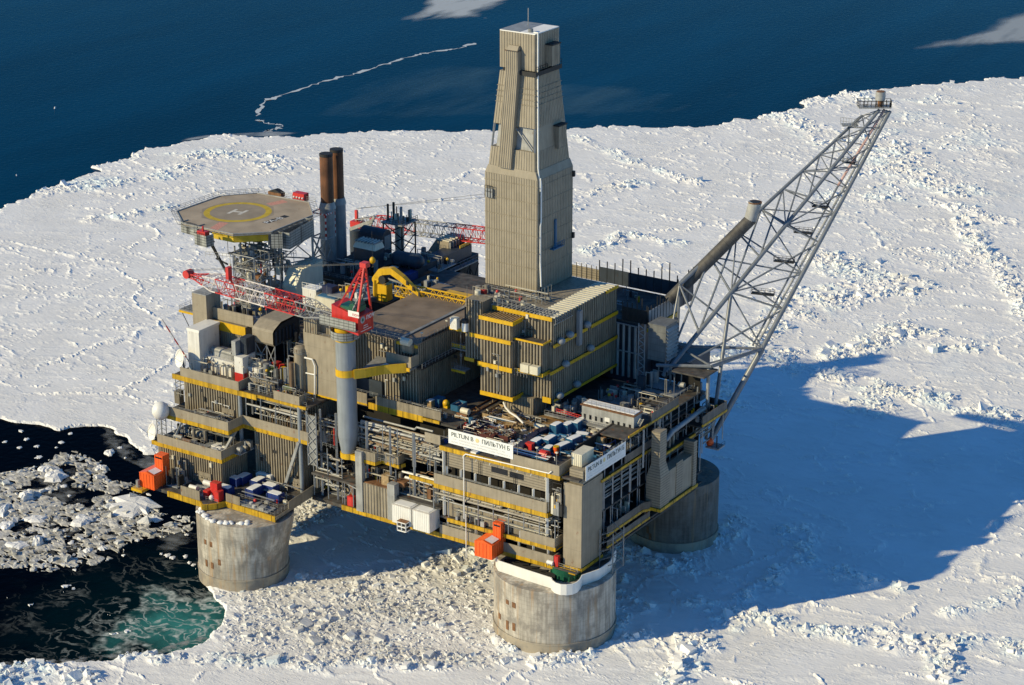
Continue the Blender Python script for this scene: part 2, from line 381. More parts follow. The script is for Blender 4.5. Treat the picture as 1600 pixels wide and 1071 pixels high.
crk = 1-np.abs(2*fbm(gx/26+wx*.02, gy/20, 120, 3)-1); Z = Z+np.clip(crk-.962, 0, 1)*14*np.clip((sast-.38)*4, 0, 1)
crk2 = 1-np.abs(2*fbm(gx/11, gy/15+9, 140, 2)-1); Z = Z+np.clip(crk2-.96, 0, 1)*6*np.clip((nat-.4)*5, 0, 1)
v1, v2, vid, _, _ = worley(gx/58+wx*.012+3, gy/44+wy*.012, 8); e1 = (v2-v1)*50
gate = np.clip((fbm(gx/30, gy/30, 210, 3)-.40)*6, 0, 1); Z = Z+np.clip(1.3-e1, 0, 1)*.55*gate*(.4+fbm(gx/3, gy/3, 215, 2))+(vid-.5)*.14
v1, v2, vid, _, _ = worley(gx/21+wx*.02, gy/15+wy*.02, 9); e2 = (v2-v1)*18
gate = np.clip((fbm(gx/24, gy/24, 220, 3)-.47)*7, 0, 1); Z = Z+np.clip(.95-e2, 0, 1)*.38*gate*(.3+fbm(gx/2.5, gy/2.5, 225, 2))
Z = Z+R*(blocks*.8+.6*fbm(gx/6, gy/6, 13))
Z = Z*(1-RB)+RB*(blocks*.55-.05)
wat = np.maximum(np.clip(sea/2.5+.1, 0, 1), np.clip(lead/1.6+.1, 0, 1))
# brash floating in the lead: broken pans with dark gaps between
b1_, b2_, bid, _, _ = worley(gx/2.3+wx*.08, gy/2.3+wy*.08, 14); s1_, s2_, sid, _, _ = worley(gx/1.05, gy/1.05, 15); be = np.clip((b2_-b1_)*5, 0, 1); se = np.clip((s2_-s1_)*5, 0, 1); patch = fbm(gx/9, gy/9, 230, 2)
bz = -.50+np.where(bid > .78-.5*patch, .20*be+.22*bid, -.5)
bz = np.maximum(bz, -.5+np.where(sid > .75-.7*patch, .08+.14*sid, -.4)*se+.01)
bm = np.clip(brash/3+.5, 0, 1)*np.clip((fbm(gx/13, gy/13, 66, 3)-.28)*9, 0, 1)
loose = (np.clip((lead-1)/2, 0, 1)*(cid > .955)*(fbm(gx/40, gy/40, 67, 2) > .44)*(brash > -45))*np.clip((f2-f1-.35)*6, 0, 1)
Z = Z*(1-wat)+wat*(-2.5)
Z = np.where((lead > .4) & (bm > .45), bz, Z); Z = np.where((lead > 2) & (loose > .3), -.22, Z)
dirt = np.clip(RB*.55+((lead > .4) & (bm > .45))*1.2, 0, 1)*np.clip(.45+fbm(gx/5, gy/5, 99, 3), 0, 1)
clear = np.clip(R*1.2, 0, 1)*np.clip((fbm(gx/10, gy/10, 101, 2)-.45)*4, 0, 1)
n = nr*na; co = np.stack([gx, gy, Z], -1).reshape(-1, 3).astype(np.float32)
ii, jj = np.meshgrid(np.arange(nr-1), np.arange(na-1), indexing='ij'); k = (ii*na+jj).ravel()
quads = np.stack([k, k+1, k+na+1, k+na], -1)[:, ::-1]
me = bpy.data.meshes.new('ice_sheet'); me.vertices.add(n); me.vertices.foreach_set('co', co.ravel())
me.loops.add(quads.size); me.loops.foreach_set('vertex_index', quads.ravel().astype(np.int32))
me.polygons.add(len(quads)); me.polygons.foreach_set('loop_start', np.arange(0, quads.size, 4, dtype=np.int32)); me.polygons.foreach_set('loop_total', np.full(len(quads), 4, np.int32))
me.polygons.foreach_set('use_smooth', np.zeros(len(quads), bool))
for nm, arr in (('brash', dirt), ('clear_ice', clear)):
    a = me.attributes.new(nm, 'FLOAT', 'POINT'); a.data.foreach_set('value', arr.ravel().astype(np.float32))
me.update(calc_edges=True)
ice = bpy.data.objects.new('ice_sheet', me); COL.objects.link(ice)
tag(ice, 'white snow covered sea ice sheet with ridges and cracks around the platform', 'sea ice', kind='structure')
def ice_mat():
    m = bpy.data.materials.new('snow_ice'); m.use_nodes = True; N = m.node_tree.nodes; L = m.node_tree.links; b = N['Principled BSDF']
    b.inputs['Roughness'].default_value = .75; b.inputs['Specular IOR Level'].default_value = .2
    g = N.new('ShaderNodeNewGeometry')
    def nz(sc, det, a, c, lo, hi, scl=(1,1,1)):
        mp = N.new('ShaderNodeMapping'); mp.inputs['Scale'].default_value = scl; mp.inputs['Rotation'].default_value = (0,0,-.65); L.new(g.outputs['Position'], mp.inputs[0])
        t = N.new('ShaderNodeTexNoise'); t.inputs['Scale'].default_value = sc; t.inputs['Detail'].default_value = det; L.new(mp.outputs[0], t.inputs[0])
        q = N.new('ShaderNodeMapRange'); q.inputs[1].default_value = a; q.inputs[2].default_value = c; q.inputs[3].default_value = lo; q.inputs[4].default_value = hi; L.new(t.outputs[0], q.inputs[0]); return t.outputs[0], q.outputs[0]
    def mix(f, c1, c2):
        x = N.new('ShaderNodeMix'); x.data_type = 'RGBA'
        L.new(f, x.inputs[0])
        for i, c in ((6, c1), (7, c2)):
            if isinstance(c, tuple): x.inputs[i].default_value = (*c, 1)
            else: L.new(c, x.inputs[i])
        return x.outputs[2]
    _, f = nz(.05, 5, .35, .7, 0, 1); c = mix(f, (.80,.795,.785), (.87,.868,.865))
    _, f = nz(.35, 4, .55, .75, 0, .6, (.3,1.2,1)); c = mix(f, c, (.70,.71,.72))
    a = N.new('ShaderNodeAttribute'); a.attribute_name = 'clear_ice'; c = mix(a.outputs['Fac'], c, (.70,.79,.83))
    a = N.new('ShaderNodeAttribute'); a.attribute_name = 'brash'
    _, f2_ = nz(.5, 6, .35, .65, 0, 1); dc = mix(f2_, (.27,.26,.225), (.60,.585,.54)); c = mix(a.outputs['Fac'], c, dc)
    L.new(c, b.inputs['Base Color'])
    h1, _ = nz(.9, 6, 0, 1, 0, 1, (.5,1.3,1)); h2, _ = nz(2.2, 6, 0, 1, 0, 1); _, gg = nz(.07, 3, .38, .62, .15, 1); hm = N.new('ShaderNodeMath'); hm.operation = 'MULTIPLY'; L.new(h2, hm.inputs[0]); L.new(gg, hm.inputs[1]); h2 = hm.outputs[0]
    s1, _ = nz(.16, 4, 0, 1, 0, 1, (.55,2.6,1)); pp = N.new('ShaderNodeMath'); pp.operation = 'MULTIPLY_ADD'; pp.inputs[1].default_value = 2; pp.inputs[2].default_value = -1; L.new(s1, pp.inputs[0])
    ab = N.new('ShaderNodeMath'); ab.operation = 'ABSOLUTE'; L.new(pp.outputs[0], ab.inputs[0]); st = N.new('ShaderNodeMapRange'); st.inputs[1].default_value = 0; st.inputs[2].default_value = .035; st.inputs[3].default_value = 1.1; st.inputs[4].default_value = 0; L.new(ab.outputs[0], st.inputs[0])
    _, gate = nz(.03, 3, .45, .6, 0, 1); gm = N.new('ShaderNodeMath'); gm.operation = 'MULTIPLY'; L.new(st.outputs[0], gm.inputs[0]); L.new(gate, gm.inputs[1])
    h1a = N.new('ShaderNodeMath'); h1a.operation = 'ADD'; L.new(h1, h1a.inputs[0]); L.new(gm.outputs[0], h1a.inputs[1]); h1 = h1a.outputs[0]
    ad = N.new('ShaderNodeMath'); ad.operation = 'MULTIPLY_ADD'; ad.inputs[1].default_value = .6; L.new(h2, ad.inputs[0]); L.new(h1, ad.inputs[2])
    bp = N.new('ShaderNodeBump'); bp.inputs['Strength'].default_value = .5; bp.inputs['Distance'].default_value = .28; L.new(ad.outputs[0], bp.inputs['Height']); L.new(bp.outputs[0], b.inputs['Normal'])
    return m
M['ice'] = ice_mat(); me.materials.append(M['ice'])

# loose blocks of broken ice along the ridges: nobody could count them
dens = np.clip(R-.18, 0, 1)**1.3*1.5*(wat < .05)*.8+RB*.9*(wat < .05)+((lead > .4) & (bm > .6))*.14
area = (RR*.00170)*(RR*.00107); dens = dens*((RR > 400) & (np.abs(AA-YAW) < .3))
dens = dens*np.clip(area*1.3, 0, 4)*np.where(RR > 900, .35, 1)
leg_c = [(-11.0,5.7,16.6),(-102.5,-14.3,12.8),(-12.3,73.6,12.2)]
for a, b_, r_ in leg_c: dens = np.where(np.hypot(gx-a, gy-b_) < r_, 0, dens)
NB = 14000
pk = rng.choice(n, NB, p=(dens/dens.sum()).ravel())
c0 = co[pk]; sz = np.exp(rng.normal(-.75, .6, NB)); sz = np.clip(sz, .25, 2.8)*np.where(RB.ravel()[pk] > .2, .85, 1.15)
cube = np.array([(-1,-1,-1),(1,-1,-1),(1,1,-1),(-1,1,-1),(-1,-1,1),(1,-1,1),(1,1,1),(-1,1,1)], float)*.5
V = cube[None]*np.stack([sz*rng.uniform(.7,1.5,NB), sz*rng.uniform(.6,1.2,NB), sz*rng.uniform(.35,.9,NB)], -1)[:, None]
V = V*(1+rng.uniform(-.32,.32,(NB,8,3)))
ax = rng.normal(size=(NB,3)); ax[:, 2] += .6; ax /= np.linalg.norm(ax, axis=1, keepdims=True); an = rng.uniform(-1,1,NB)*.7
q = rng.uniform(0, 6.28, NB); cq, sq_ = np.cos(q)[:, None], np.sin(q)[:, None]
V = np.stack([V[...,0]*cq-V[...,1]*sq_, V[...,0]*sq_+V[...,1]*cq, V[...,2]], -1)
t1 = rng.uniform(-.6,.6,NB)[:, None]; V = np.stack([V[...,0]*np.cos(t1)+V[...,2]*np.sin(t1), V[...,1], -V[...,0]*np.sin(t1)+V[...,2]*np.cos(t1)], -1)
V = V+(c0+np.stack([rng.uniform(-.6,.6,NB), rng.uniform(-.6,.6,NB), sz*.06], -1))[:, None]
F = np.array([(3,2,1,0),(4,5,6,7),(0,1,5,4),(1,2,6,5),(2,3,7,6),(3,0,4,7)]); FF = (F[None]+8*np.arange(NB)[:, None, None]).reshape(-1, 4)
me = bpy.data.meshes.new('ice_rubble'); me.from_pydata(V.reshape(-1, 3).tolist(), [], FF.tolist()); me.update()
a = me.attributes.new('brash', 'FLOAT', 'POINT'); a.data.foreach_set('value', np.repeat(dirt.ravel()[pk]*rng.uniform(.2,1,NB), 8).astype(np.float32))
a = me.attributes.new('clear_ice', 'FLOAT', 'POINT'); a.data.foreach_set('value', np.repeat((rng.random(NB) > .85)*.6, 8).astype(np.float32))
me.materials.append(M['ice']); o = bpy.data.objects.new('ice_rubble', me); COL.objects.link(o)
tag(o, 'loose broken blocks of white ice heaped along the pressure ridges and legs', 'ice rubble', kind='stuff')

# ------------------------------------------------------------------ water
def water_mat():
    m = bpy.data.materials.new('sea_water'); m.use_nodes = True; N = m.node_tree.nodes; L = m.node_tree.links; b = N['Principled BSDF']
    b.inputs['Roughness'].default_value = .12; b.inputs['IOR'].default_value = 1.333; b.inputs['Specular IOR Level'].default_value = .012
    g = N.new('ShaderNodeNewGeometry')
    c = at(292, 982, z=-.5)
    mp = N.new('ShaderNodeMapping'); mp.inputs['Location'].default_value = (-c.x,-c.y,0); L.new(g.outputs['Position'], mp.inputs[0])
    nw = N.new('ShaderNodeTexNoise'); nw.inputs['Scale'].default_value = .09; nw.inputs['Detail'].default_value = 5; L.new(g.outputs['Position'], nw.inputs[0])
    ln = N.new('ShaderNodeVectorMath'); ln.operation = 'LENGTH'; L.new(mp.outputs[0], ln.inputs[0])
    def mr(s, a, b_, lo, hi):
        q = N.new('ShaderNodeMapRange'); q.inputs[1].default_value = a; q.inputs[2].default_value = b_; q.inputs[3].default_value = lo; q.inputs[4].default_value = hi; L.new(s, q.inputs[0]); return q.outputs[0]
    def ma(op, a, b_=None, v=0):
        q = N.new('ShaderNodeMath'); q.operation = op; L.new(a, q.inputs[0])
        if b_ is None: q.inputs[1].default_value = v
        else: L.new(b_, q.inputs[1])
        return q.outputs[0]
    dist = ma('ADD', ln.outputs['Value'], mr(nw.outputs[0], .3, .7, -9, 9))
    deep = mr(dist, 0, 23, 1, 0); wide = mr(dist, 16, 58, 1, 0)
    # foam threads: thin level lines of a strongly bent noise
    def threads(warp, scl, wid, seed):
        wv = N.new('ShaderNodeVectorMath'); wv.operation = 'MULTIPLY_ADD'; L.new(nw.outputs['Color'], wv.inputs[0]); wv.inputs[1].default_value = (warp,warp,0); L.new(g.outputs['Position'], wv.inputs[2])
        mp2 = N.new('ShaderNodeMapping'); mp2.inputs['Location'].default_value = (seed,seed*1.7,0); mp2.inputs['Rotation'].default_value = (0,0,.55); mp2.inputs['Scale'].default_value = scl; L.new(wv.outputs[0], mp2.inputs[0])
        t = N.new('ShaderNodeTexNoise'); t.inputs['Scale'].default_value = 1; t.inputs['Detail'].default_value = 3; L.new(mp2.outputs[0], t.inputs[0])
        q = N.new('ShaderNodeMath'); q.operation = 'SUBTRACT'; q.inputs[1].default_value = .5; L.new(t.outputs[0], q.inputs[0]); return mr(ma('ABSOLUTE', q.outputs[0]), 0, wid, 1, 0)
    fn = N.new('ShaderNodeTexNoise'); fn.inputs['Scale'].default_value = .5; fn.inputs['Detail'].default_value = 6; L.new(g.outputs['Position'], fn.inputs[0])
    brk = mr(fn.outputs[0], .34, .56, .1, 1)
    thr = ma('MULTIPLY', ma('MAXIMUM', threads(22, (.045,.11,0), .026, 3), threads(14, (.07,.13,0), .020, 41)), brk)
    ring = ma('MULTIPLY', mr(dist, 16, 19, 0, 1), mr(dist, 19, 23, 1, 0))
    zone = ma('MAXIMUM', mr(dist, 17, 26, .95, .0), ma('MULTIPLY', wide, mr(nw.outputs[0], .42, .58, 0, .65)))
    foam = ma('MULTIPLY', thr, zone)
    foam = ma('MAXIMUM', foam, ma('MULTIPLY', ma('MULTIPLY', ring, brk), threads(20, (.10,.2,0), .16, 7)))
    def mix(f, c1, c2):
        x = N.new('ShaderNodeMix'); x.data_type = 'RGBA'; L.new(f, x.inputs[0])
        for i, q in ((6, c1), (7, c2)):
            if isinstance(q, tuple): x.inputs[i].default_value = (*q, 1)
            else: L.new(q, x.inputs[i])
        return x.outputs[2]
    sp = N.new('ShaderNodeVectorMath'); sp.operation = 'DISTANCE'; L.new(g.outputs['Position'], sp.inputs[0]); lc = at(120, 850, z=-.5); sp.inputs[1].default_value = tuple(lc)
    wm = N.new('ShaderNodeMapping'); wm.inputs['Rotation'].default_value = (0,0,-.45); wm.inputs['Scale'].default_value = (.02,.004,1); L.new(g.outputs['Position'], wm.inputs[0]); wn_ = N.new('ShaderNodeTexNoise'); wn_.inputs['Scale'].default_value = 1; wn_.inputs['Detail'].default_value = 8; wn_.inputs['Roughness'].default_value = .65; L.new(wm.outputs[0], wn_.inputs[0])
    seac = mix(mr(wn_.outputs[0], .35, .68, 0, 1), tuple(c_*.86 for c_ in WATER), tuple(c_*1.22 for c_ in WATER))
    base = mix(mr(sp.outputs['Value'], 130, 260, 0, 1), (.0003,.0012,.004), seac)
    col = mix(wide, base, (.0006,.010,.014)); col = mix(deep, col, (.045,.235,.225)); col = mix(foam, col, (.50,.55,.53))
    L.new(col, b.inputs['Base Color'])
    L.new(mr(foam, 0, .5, .12, .7), b.inputs['Roughness'])
    h = N.new('ShaderNodeTexNoise'); h.inputs['Scale'].default_value = .45; h.inputs['Detail'].default_value = 6; L.new(g.outputs['Position'], h.inputs[0])
    bp = N.new('ShaderNodeBump'); bp.inputs['Strength'].default_value = .35; bp.inputs['Distance'].default_value = .5; L.new(h.outputs[0], bp.inputs['Height']); L.new(bp.outputs[0], b.inputs['Normal'])
    return m
M['water'] = water_mat()
mb = MB(); S = 16000; mb.add([(-S,-S,-.5),(S,-S,-.5),(S,S,-.5),(-S,S,-.5)], [(0,1,2,3)])
tag(mb.build('water', 'water'), 'open dark blue sea around and beyond the ice sheet', 'sea', kind='structure')
# thin new ice and slush lying on the sea
def film(name, label, poly, lo, hi, alpha, scl, z=-.46, col=(.62,.66,.68), rot=.2, soft=.45):
    m = bpy.data.materials.new(name); m.use_nodes = True; N = m.node_tree.nodes; L = m.node_tree.links; b = N['Principled BSDF']
    b.inputs['Base Color'].default_value = (*col, 1); b.inputs['Roughness'].default_value = .5
    g = N.new('ShaderNodeNewGeometry'); mp = N.new('ShaderNodeMapping'); mp.inputs['Scale'].default_value = scl; mp.inputs['Rotation'].default_value = (0,0,rot); L.new(g.outputs['Position'], mp.inputs[0])
    t = N.new('ShaderNodeTexNoise'); t.inputs['Scale'].default_value = 1; t.inputs['Detail'].default_value = 7; t.inputs['Roughness'].default_value = .6; L.new(mp.outputs[0], t.inputs[0])
    q = N.new('ShaderNodeMapRange'); q.inputs[1].default_value = lo; q.inputs[2].default_value = hi; q.inputs[3].default_value = 0; q.inputs[4].default_value = alpha; L.new(t.outputs[0], q.inputs[0])
    at_ = N.new('ShaderNodeAttribute'); at_.attribute_name = 'cover'; cv = N.new('ShaderNodeMath'); cv.operation = 'MULTIPLY_ADD'; cv.inputs[1].default_value = hi-lo; L.new(at_.outputs['Fac'], cv.inputs[0]); cv.inputs[2].default_value = -(hi-lo)
    sm = N.new('ShaderNodeMath'); sm.operation = 'MULTIPLY_ADD'; sm.inputs[1].default_value = 1.3; L.new(cv.outputs[0], sm.inputs[0]); L.new(t.outputs[0], sm.inputs[2]); L.new(sm.outputs[0], q.inputs[0])      # thins out raggedly towards its rim
    ml = N.new('ShaderNodeMath'); ml.operation = 'MULTIPLY'; L.new(q.outputs[0], ml.inputs[0]); L.new(at_.outputs['Fac'], ml.inputs[1]); L.new(ml.outputs[0], b.inputs['Alpha'])
    P = [Vector(p) for p in G(*poly)]; Q = []
    for i in range(len(P)):
        for k in range(4): Q.append(P[i].lerp(P[(i+1)%len(P)], k/4))
    px_ = np.array([p.x for p in Q]); py_ = np.array([p.y for p in Q]); x0, x1, y0, y1 = px_.min(), px_.max(), py_.min(), py_.max()
    nx = 70; X_, Y_ = np.meshgrid(np.linspace(x0, x1, nx), np.linspace(y0, y1, nx), indexing='ij'); d_ = sd(X_, Y_, [tuple(p) for p in P]); lim = max(2.0, np.percentile(d_[d_ > 0], 70)*soft*2) if (d_ > 0).any() else 1
    cov = np.clip(d_/lim, 0, 1); idx = np.arange(nx*nx).reshape(nx, nx); qs = [(int(idx[i,j]), int(idx[i+1,j]), int(idx[i+1,j+1]), int(idx[i,j+1])) for i in range(nx-1) for j in range(nx-1) if cov[i:i+2, j:j+2].max() > 0]
    mb = MB(); mb.add([(a_, b_, z) for a_, b_ in zip(X_.ravel(), Y_.ravel())], qs); o = mb.build(name, m); av = o.data.attributes.new('cover', 'FLOAT', 'POINT'); av.data.foreach_set('value', cov.ravel().astype(np.float32)); tag(o, label, 'thin ice', kind='stuff'); return o
film('slush_ice', 'pale streaked patch of slush ice on the sea behind the drilling tower', [(612,30),(640,8),(630,-20),(760,-30),(840,-10),(800,12),(770,18),(790,28),(758,42),(735,31),(690,33),(640,38)], .38, .56, .75, (.05,.012,1), rot=-.45)
film('slush_ice', 'grey patch of thin ice on the sea in the far right corner', [(1405,78),(1450,60),(1530,42),(1545,28),(1600,14),(1700,10),(1700,66),(1600,70),(1500,76)], .30, .52, .55, (.03,.01,1), rot=-.45)
film('thin_ice', 'slightly paler skin of new ice on the sea along the ice edge', [(410,186),(440,155),(520,124),(600,104),(680,82),(750,68),(760,70),(800,90),(900,110),(1060,125),(1250,120),(1262,156),(1180,183),(1060,196),(757,202),(480,205)], .42, .80, .20, (.03,.008,1), z=-.48, col=(.20,.36,.44), rot=-.45)
def slush_line(label, pts, w0):
    w0 *= .62
    P = [Vector((x,y)) for x, y in G(*pts)]; r = random.Random(len(pts)); Lf, Rt = [], []
    Q = []
    for i in range(len(P)-1):
        for k in range(10): Q.append(P[i].lerp(P[i+1], k/10)+Vector((r.uniform(-1,1), r.uniform(-1,1)))*1.5)
    m = bpy.data.materials.new('slush_line'); m.use_nodes = True; b = m.node_tree.nodes['Principled BSDF']; b.inputs['Base Color'].default_value = (.55,.60,.63,1); b.inputs['Roughness'].default_value = .6
    mb = MB()
    for i in range(1, len(Q)-1):
        d = (Q[i+1]-Q[i-1]).normalized(); n_ = Vector((-d.y, d.x)); k = w0*max(.12, abs(math.sin(i*.31))*r.uniform(.2,1.2)); Lf.append(Q[i]+n_*k); Rt.append(Q[i]-n_*k*.6)
    vs = [(*v,-.43) for v in Lf]+[(*v,-.43) for v in Rt]; nn = len(Lf); mb.add(vs, [(i,i+1,nn+i+1,nn+i) for i in range(nn-1)]); tag(mb.build('slush_ice', m), label, 'thin ice', kind='stuff')
slush_line('thin white line of drifted slush curving across the blue sea', [(400,182),(412,158),(440,148),(500,128),(545,117),(590,104),(630,90),(670,81),(715,75),(750,65)], 3.4)
slush_line('short white hook of slush near the ice edge left of the tower', [(398,186),(412,190),(440,196),(430,201),(405,206)], 3.2)
film('slush_ice', 'pale sliver of slush along the ice edge left of the tower', [(270,222),(290,214),(320,209),(380,205),(440,203),(470,206),(440,213),(345,214)], .3, .5, .5, (.05,.03,1), z=-.43)
film('slush_ice','grey slush filling the gaps between the broken floes in the dark lead',[(-200,735),(0,730),(60,716),(110,690),(165,705),(180,738),(220,754),(250,795),(310,790),(312,830),(240,845),(205,862),(165,884),(120,890),(60,897),(0,900),(-200,925)], .46, .64, .6, (.2,.2,1), z=-.49, col=(.26,.26,.24), rot=.3)
film('slush_ice','thin grey slush drifting off the ice edge above the brash belt',[(150,662),(180,664),(210,690),(240,704),(290,726),(300,760),(262,745),(215,735),(180,716),(155,690)], .40, .66, .7, (.16,.2,1), z=-.488, col=(.34,.35,.34), rot=.3)
film('slush_ice','rim of grey slush along the lower shore of the dark lead',[(-100,1056),(0,1047),(100,1040),(170,1034),(250,1024),(328,1002),(362,975),(366,950),(348,925),(330,925),(345,950),(335,975),(310,990),(240,1008),(165,1017),(100,1022),(0,1028),(-100,1036)], .42, .62, .7, (.35,.35,1), z=-.486, col=(.40,.41,.40), rot=.3)
film('slush_ice','faint grey slush trail right of the largest floe under the lifeboat house',[(240,815),(312,792),(420,790),(430,840),(330,850),(262,872),(225,858)], .45, .68, .55, (.14,.2,1), z=-.487, col=(.30,.31,.30), rot=.3)
# ------------------------------------------------------------------ floes
def floe(px, py, wx_, wy_, label, seed, h=.9, group=None, dirty=False):
    r = random.Random(seed); c = at(px, py, z=-.5); k = 15; sx = wx_/5.0; sy = wy_/5.0*2.2
    ph = [2*pi*i/k+r.uniform(-.2,.2) for i in range(k)]; ra = [r.uniform(.55,1.15) for _ in range(k)]
    rings = []
    for f, z in ((1.02,-.9),(1,-.40),(.95,h*.35-.45),(.80,h*.75-.42),(.45,h*.95-.4)):
        rings.append([(RGT*(math.cos(p)*sx/2*q*f)+Vector((FWD.x,FWD.y,0)).normalized()*(math.sin(p)*sy/2*q*f), z+(r.uniform(-.25,.25)*h if z > .0 else 0)) for p, q in zip(ph, ra)])
    vs = [(c.x+v.x, c.y+v.y, z) for ring in rings for v, z in ring]+[(c.x, c.y, h*.9-.3)]
    fs = []
    for a in range(len(rings)-1):
        for i in range(k): j = (i+1)%k; fs.append((a*k+i, a*k+j, a*k+k+j, a*k+k+i))
    t = (len(rings)-1)*k; fs += [(t+i, t+(i+1)%k, len(vs)-1) for i in range(k)]
    mb = MB(); mb.add(vs, fs); o = mb.build('ice_floe', 'ice'); tag(o, label, 'ice floe', group); return o
FL = 'ice floes in the dark water by the platform'
big = [(212,790,84,44,'largest white ice floe in the dark water below the orange lifeboat house',.95),(86,745,44,22,'bright rounded ice floe upper left among the brash',1.3),(236,703,46,22,'flat white floe touching the ice edge beside the lower dish antenna',.7),
 (30,852,46,14,'long grey floe at the left edge of the brash belt',.6),(58,848,20,16,'small peaked white floe on the grey slush at the left',1.5),(10,823,30,12,'low white floe cut by the left picture edge',.8),(42,778,26,20,'tall jagged white floe left of the brash belt',1.8),
 (4,800,20,26,'white floe standing at the left edge of the water',1.0),(55,812,40,12,'flat floe with grey slush around, mid left of brash',.6),(130,815,36,20,'white floe left of the largest floe',1.0),(172,708,18,12,'small white floe in brash near the ice edge',.7),(158,733,20,12,'round white floe nearest to the lead edge above the largest floe',.8),
 (137,861,16,9,'lone small floe at the lower tip of the brash belt',.6),(160,858,14,8,'small floe right of the lower brash tip',.5),(240,812,28,10,'long thin floe just below the largest floe',.6),(70,734,22,12,'small white floe above left of brash belt',.8)]
for i, (px, py, a, b_, lb, h) in enumerate(big): floe(px, py, a, b_, lb, 100+i, h, FL)
r_ = random.Random(5)
SMALL = 'small white ice piece drifting in the dark lead water'
for px, py in [(8,691),(42,687),(58,698),(88,700),(96,692),(60,715),(110,678),(30,700),(120,728),(130,742),(150,745),(170,752),(188,700),(196,716),(95,735),(100,760),(280,808),(290,870),(296,880),(270,872),(262,868),(302,883),(252,866),(292,836),(286,829),(108,775),(75,765),(150,840),(180,842),(200,836),(112,848),(190,852),(215,845),(15,742),(80,790),(100,830),(70,838)]:
    s_ = r_.uniform(5, 12); floe(px, py, s_, s_*.6, SMALL, int(px*7+py), r_.uniform(.10,.22), 'small ice pieces in the lead')
floe(86,170,5,3,'tiny lone white floe far out on the open blue sea',3,.8); floe(26,275,3,2,'tiny white speck of ice on the sea at far left',4,.6)
for px, py, lb in ((1165,965,'flat bright ice slab tilted beside the shadow edge at lower right'),(472,908,'rounded white ice block in the shadow beside the left leg')):
    floe(px, py-3, 44 if px > 1000 else 22, 16 if px > 1000 else 14, lb, px, 1.6)
# ------------------------------------------------------------------ concrete legs
def hitcyl(px, py, c, r):
    o = CAM; d = ray(px, py); a = d.x*d.x+d.y*d.y; b = 2*((o.x-c[0])*d.x+(o.y-c[1])*d.y); k = (o.x-c[0])**2+(o.y-c[1])**2-r*r
    q = b*b-4*a*k
    return o+d*((-b-math.sqrt(max(q,0)))/(2*a))
def leg(label, c, r, top, flare=0, marks=(), mat='concrete'):
    t = thing('concrete_leg', label, 'platform leg', (c[0],c[1],0)); n = 72
    zs = [-3, 2.9, 2.9, 3.4, 3.4, 8, 12, 16, top-1.2, top]; rs = [r+.15, r+.15, r+.3, r+.3, r, r, r, r, r, r]
    vs = []
    for z, q in zip(zs, rs):
        for i in range(n):
            a = 2*pi*i/n; f = flare*max(0, min(1, (z-7)/11))*max(0, math.cos(a+.15))**1.5
            vs.append((c[0]+(q+f)*math.cos(a), c[1]+(q+f*.7)*math.sin(a), z))
    fs = [(j*n+i, j*n+(i+1)%n, (j+1)*n+(i+1)%n, (j+1)*n+i) for j in range(len(zs)-1) for i in range(n)]
    fs.append(tuple((len(zs)-1)*n+i for i in range(n)))
    mb = MB(); mb.add(vs, fs); mb.build('shaft', mat, t, True)
    for px, py, w_, h_ in marks:
        p = hitcyl(px, py, c, r); a = math.atan2(p.y-c[1], p.x-c[0]); mb = MB(); mb.obox((p.x,p.y,p.z-h_/2), .22, w_, h_, a); mb.build('cast_plate', 'rust', t)
    return t
FL_ = leg('widest round concrete leg with rust stained top under the right front corner', (-11,5.7), 16.3, 18.2, 0, [(793,941,1.1,1.2),(803,946,1.2,1.5),(781,963,1.2,1.6),(793,977,1.0,2.6),(803,980,1.0,2.2)])
leg('tall grey concrete leg standing in dark water under the left wing', (-102.2,-14), 12.6, 20.3, 3.6, [(321,847,.9,1.4),(330,851,1,1.6),(323,880,.9,2.0),(332,884,.9,1.8),(343,879,.9,1.8)])
leg('shaded concrete leg at the right rear with rusty streaks', (-12.4,73.6), 12.7, 20.4, 0, [(1012,828,.8,2.2),(1016,840,.8,2.5)], 'concrete_shaded')
t = FL_
pts = [tuple(at(px, py, z=18.3)[:2]) for px, py in ((775,884),(779,892),(800,899),(830,909),(861,919),(863,923),(868,927),(876,929.5),(885,930),(894,929),(901,926),(906,921),(909,915),(935,906),(953,893),(962,873))]
MB().strip(pts, 18.25, 21.3, .25).build('white_screen', 'white_clean', t)
c = at(884, 899, z=18.3); MB().cyl(c, 3.7, 18.2, 21.2, 28).build('bearing_ring', 'green', t)
for i in range(16):
    a = 2*pi*i/16; MB().cyl((c.x+3.9*math.cos(a), c.y+3.9*math.sin(a)), .25, 18.2, 19.6, 6).build('bolt', 'green', t)
for i in range(5):
    q = at(800+i*14, 884+i*5, z=18.3); MB().obox((q.x,q.y,18.22), 4.2, 1.6, 1.5, .3).build('seal_cover', 'dark', t)
# ------------------------------------------------------------------ front deck block
t = F = thing('deck_block', 'four storey front deck block with tan walls and yellow edge beams above the widest leg', 'deck block', (-22,0,21.6))
for z, x0, x1, y1 in ((21.5,-60,-.6,64),(26.7,-44,-7,30),(35.9,-46,-9.6,62),(47.4,-46,-.4,62)):
    MB().box(x0, x1, 0, y1, z-.55, z).build('deck_plate', 'steel_deck', t)
def edge_beam(par, pts, z0, z1, m='yellow', th=.4): MB().strip(pts, z0, z1, th).build('edge_beam', m, par)
def parapet(par, pts, z0, z1, m='tan_panel', th=.22): MB().strip(pts, z0, z1, th).build('parapet', m, par)
edge_beam(t, [(-43.5,-.25),(-1,-.25)], 20.5, 21.62)
edge_beam(t, [(-41.5,-.25),(-7.3,-.25),(-7.3,4)], 25.7, 26.75)
edge_beam(t, [(-45.8,-.25),(-9.7,-.25),(-9.7,7)], 34.7, 36.0)
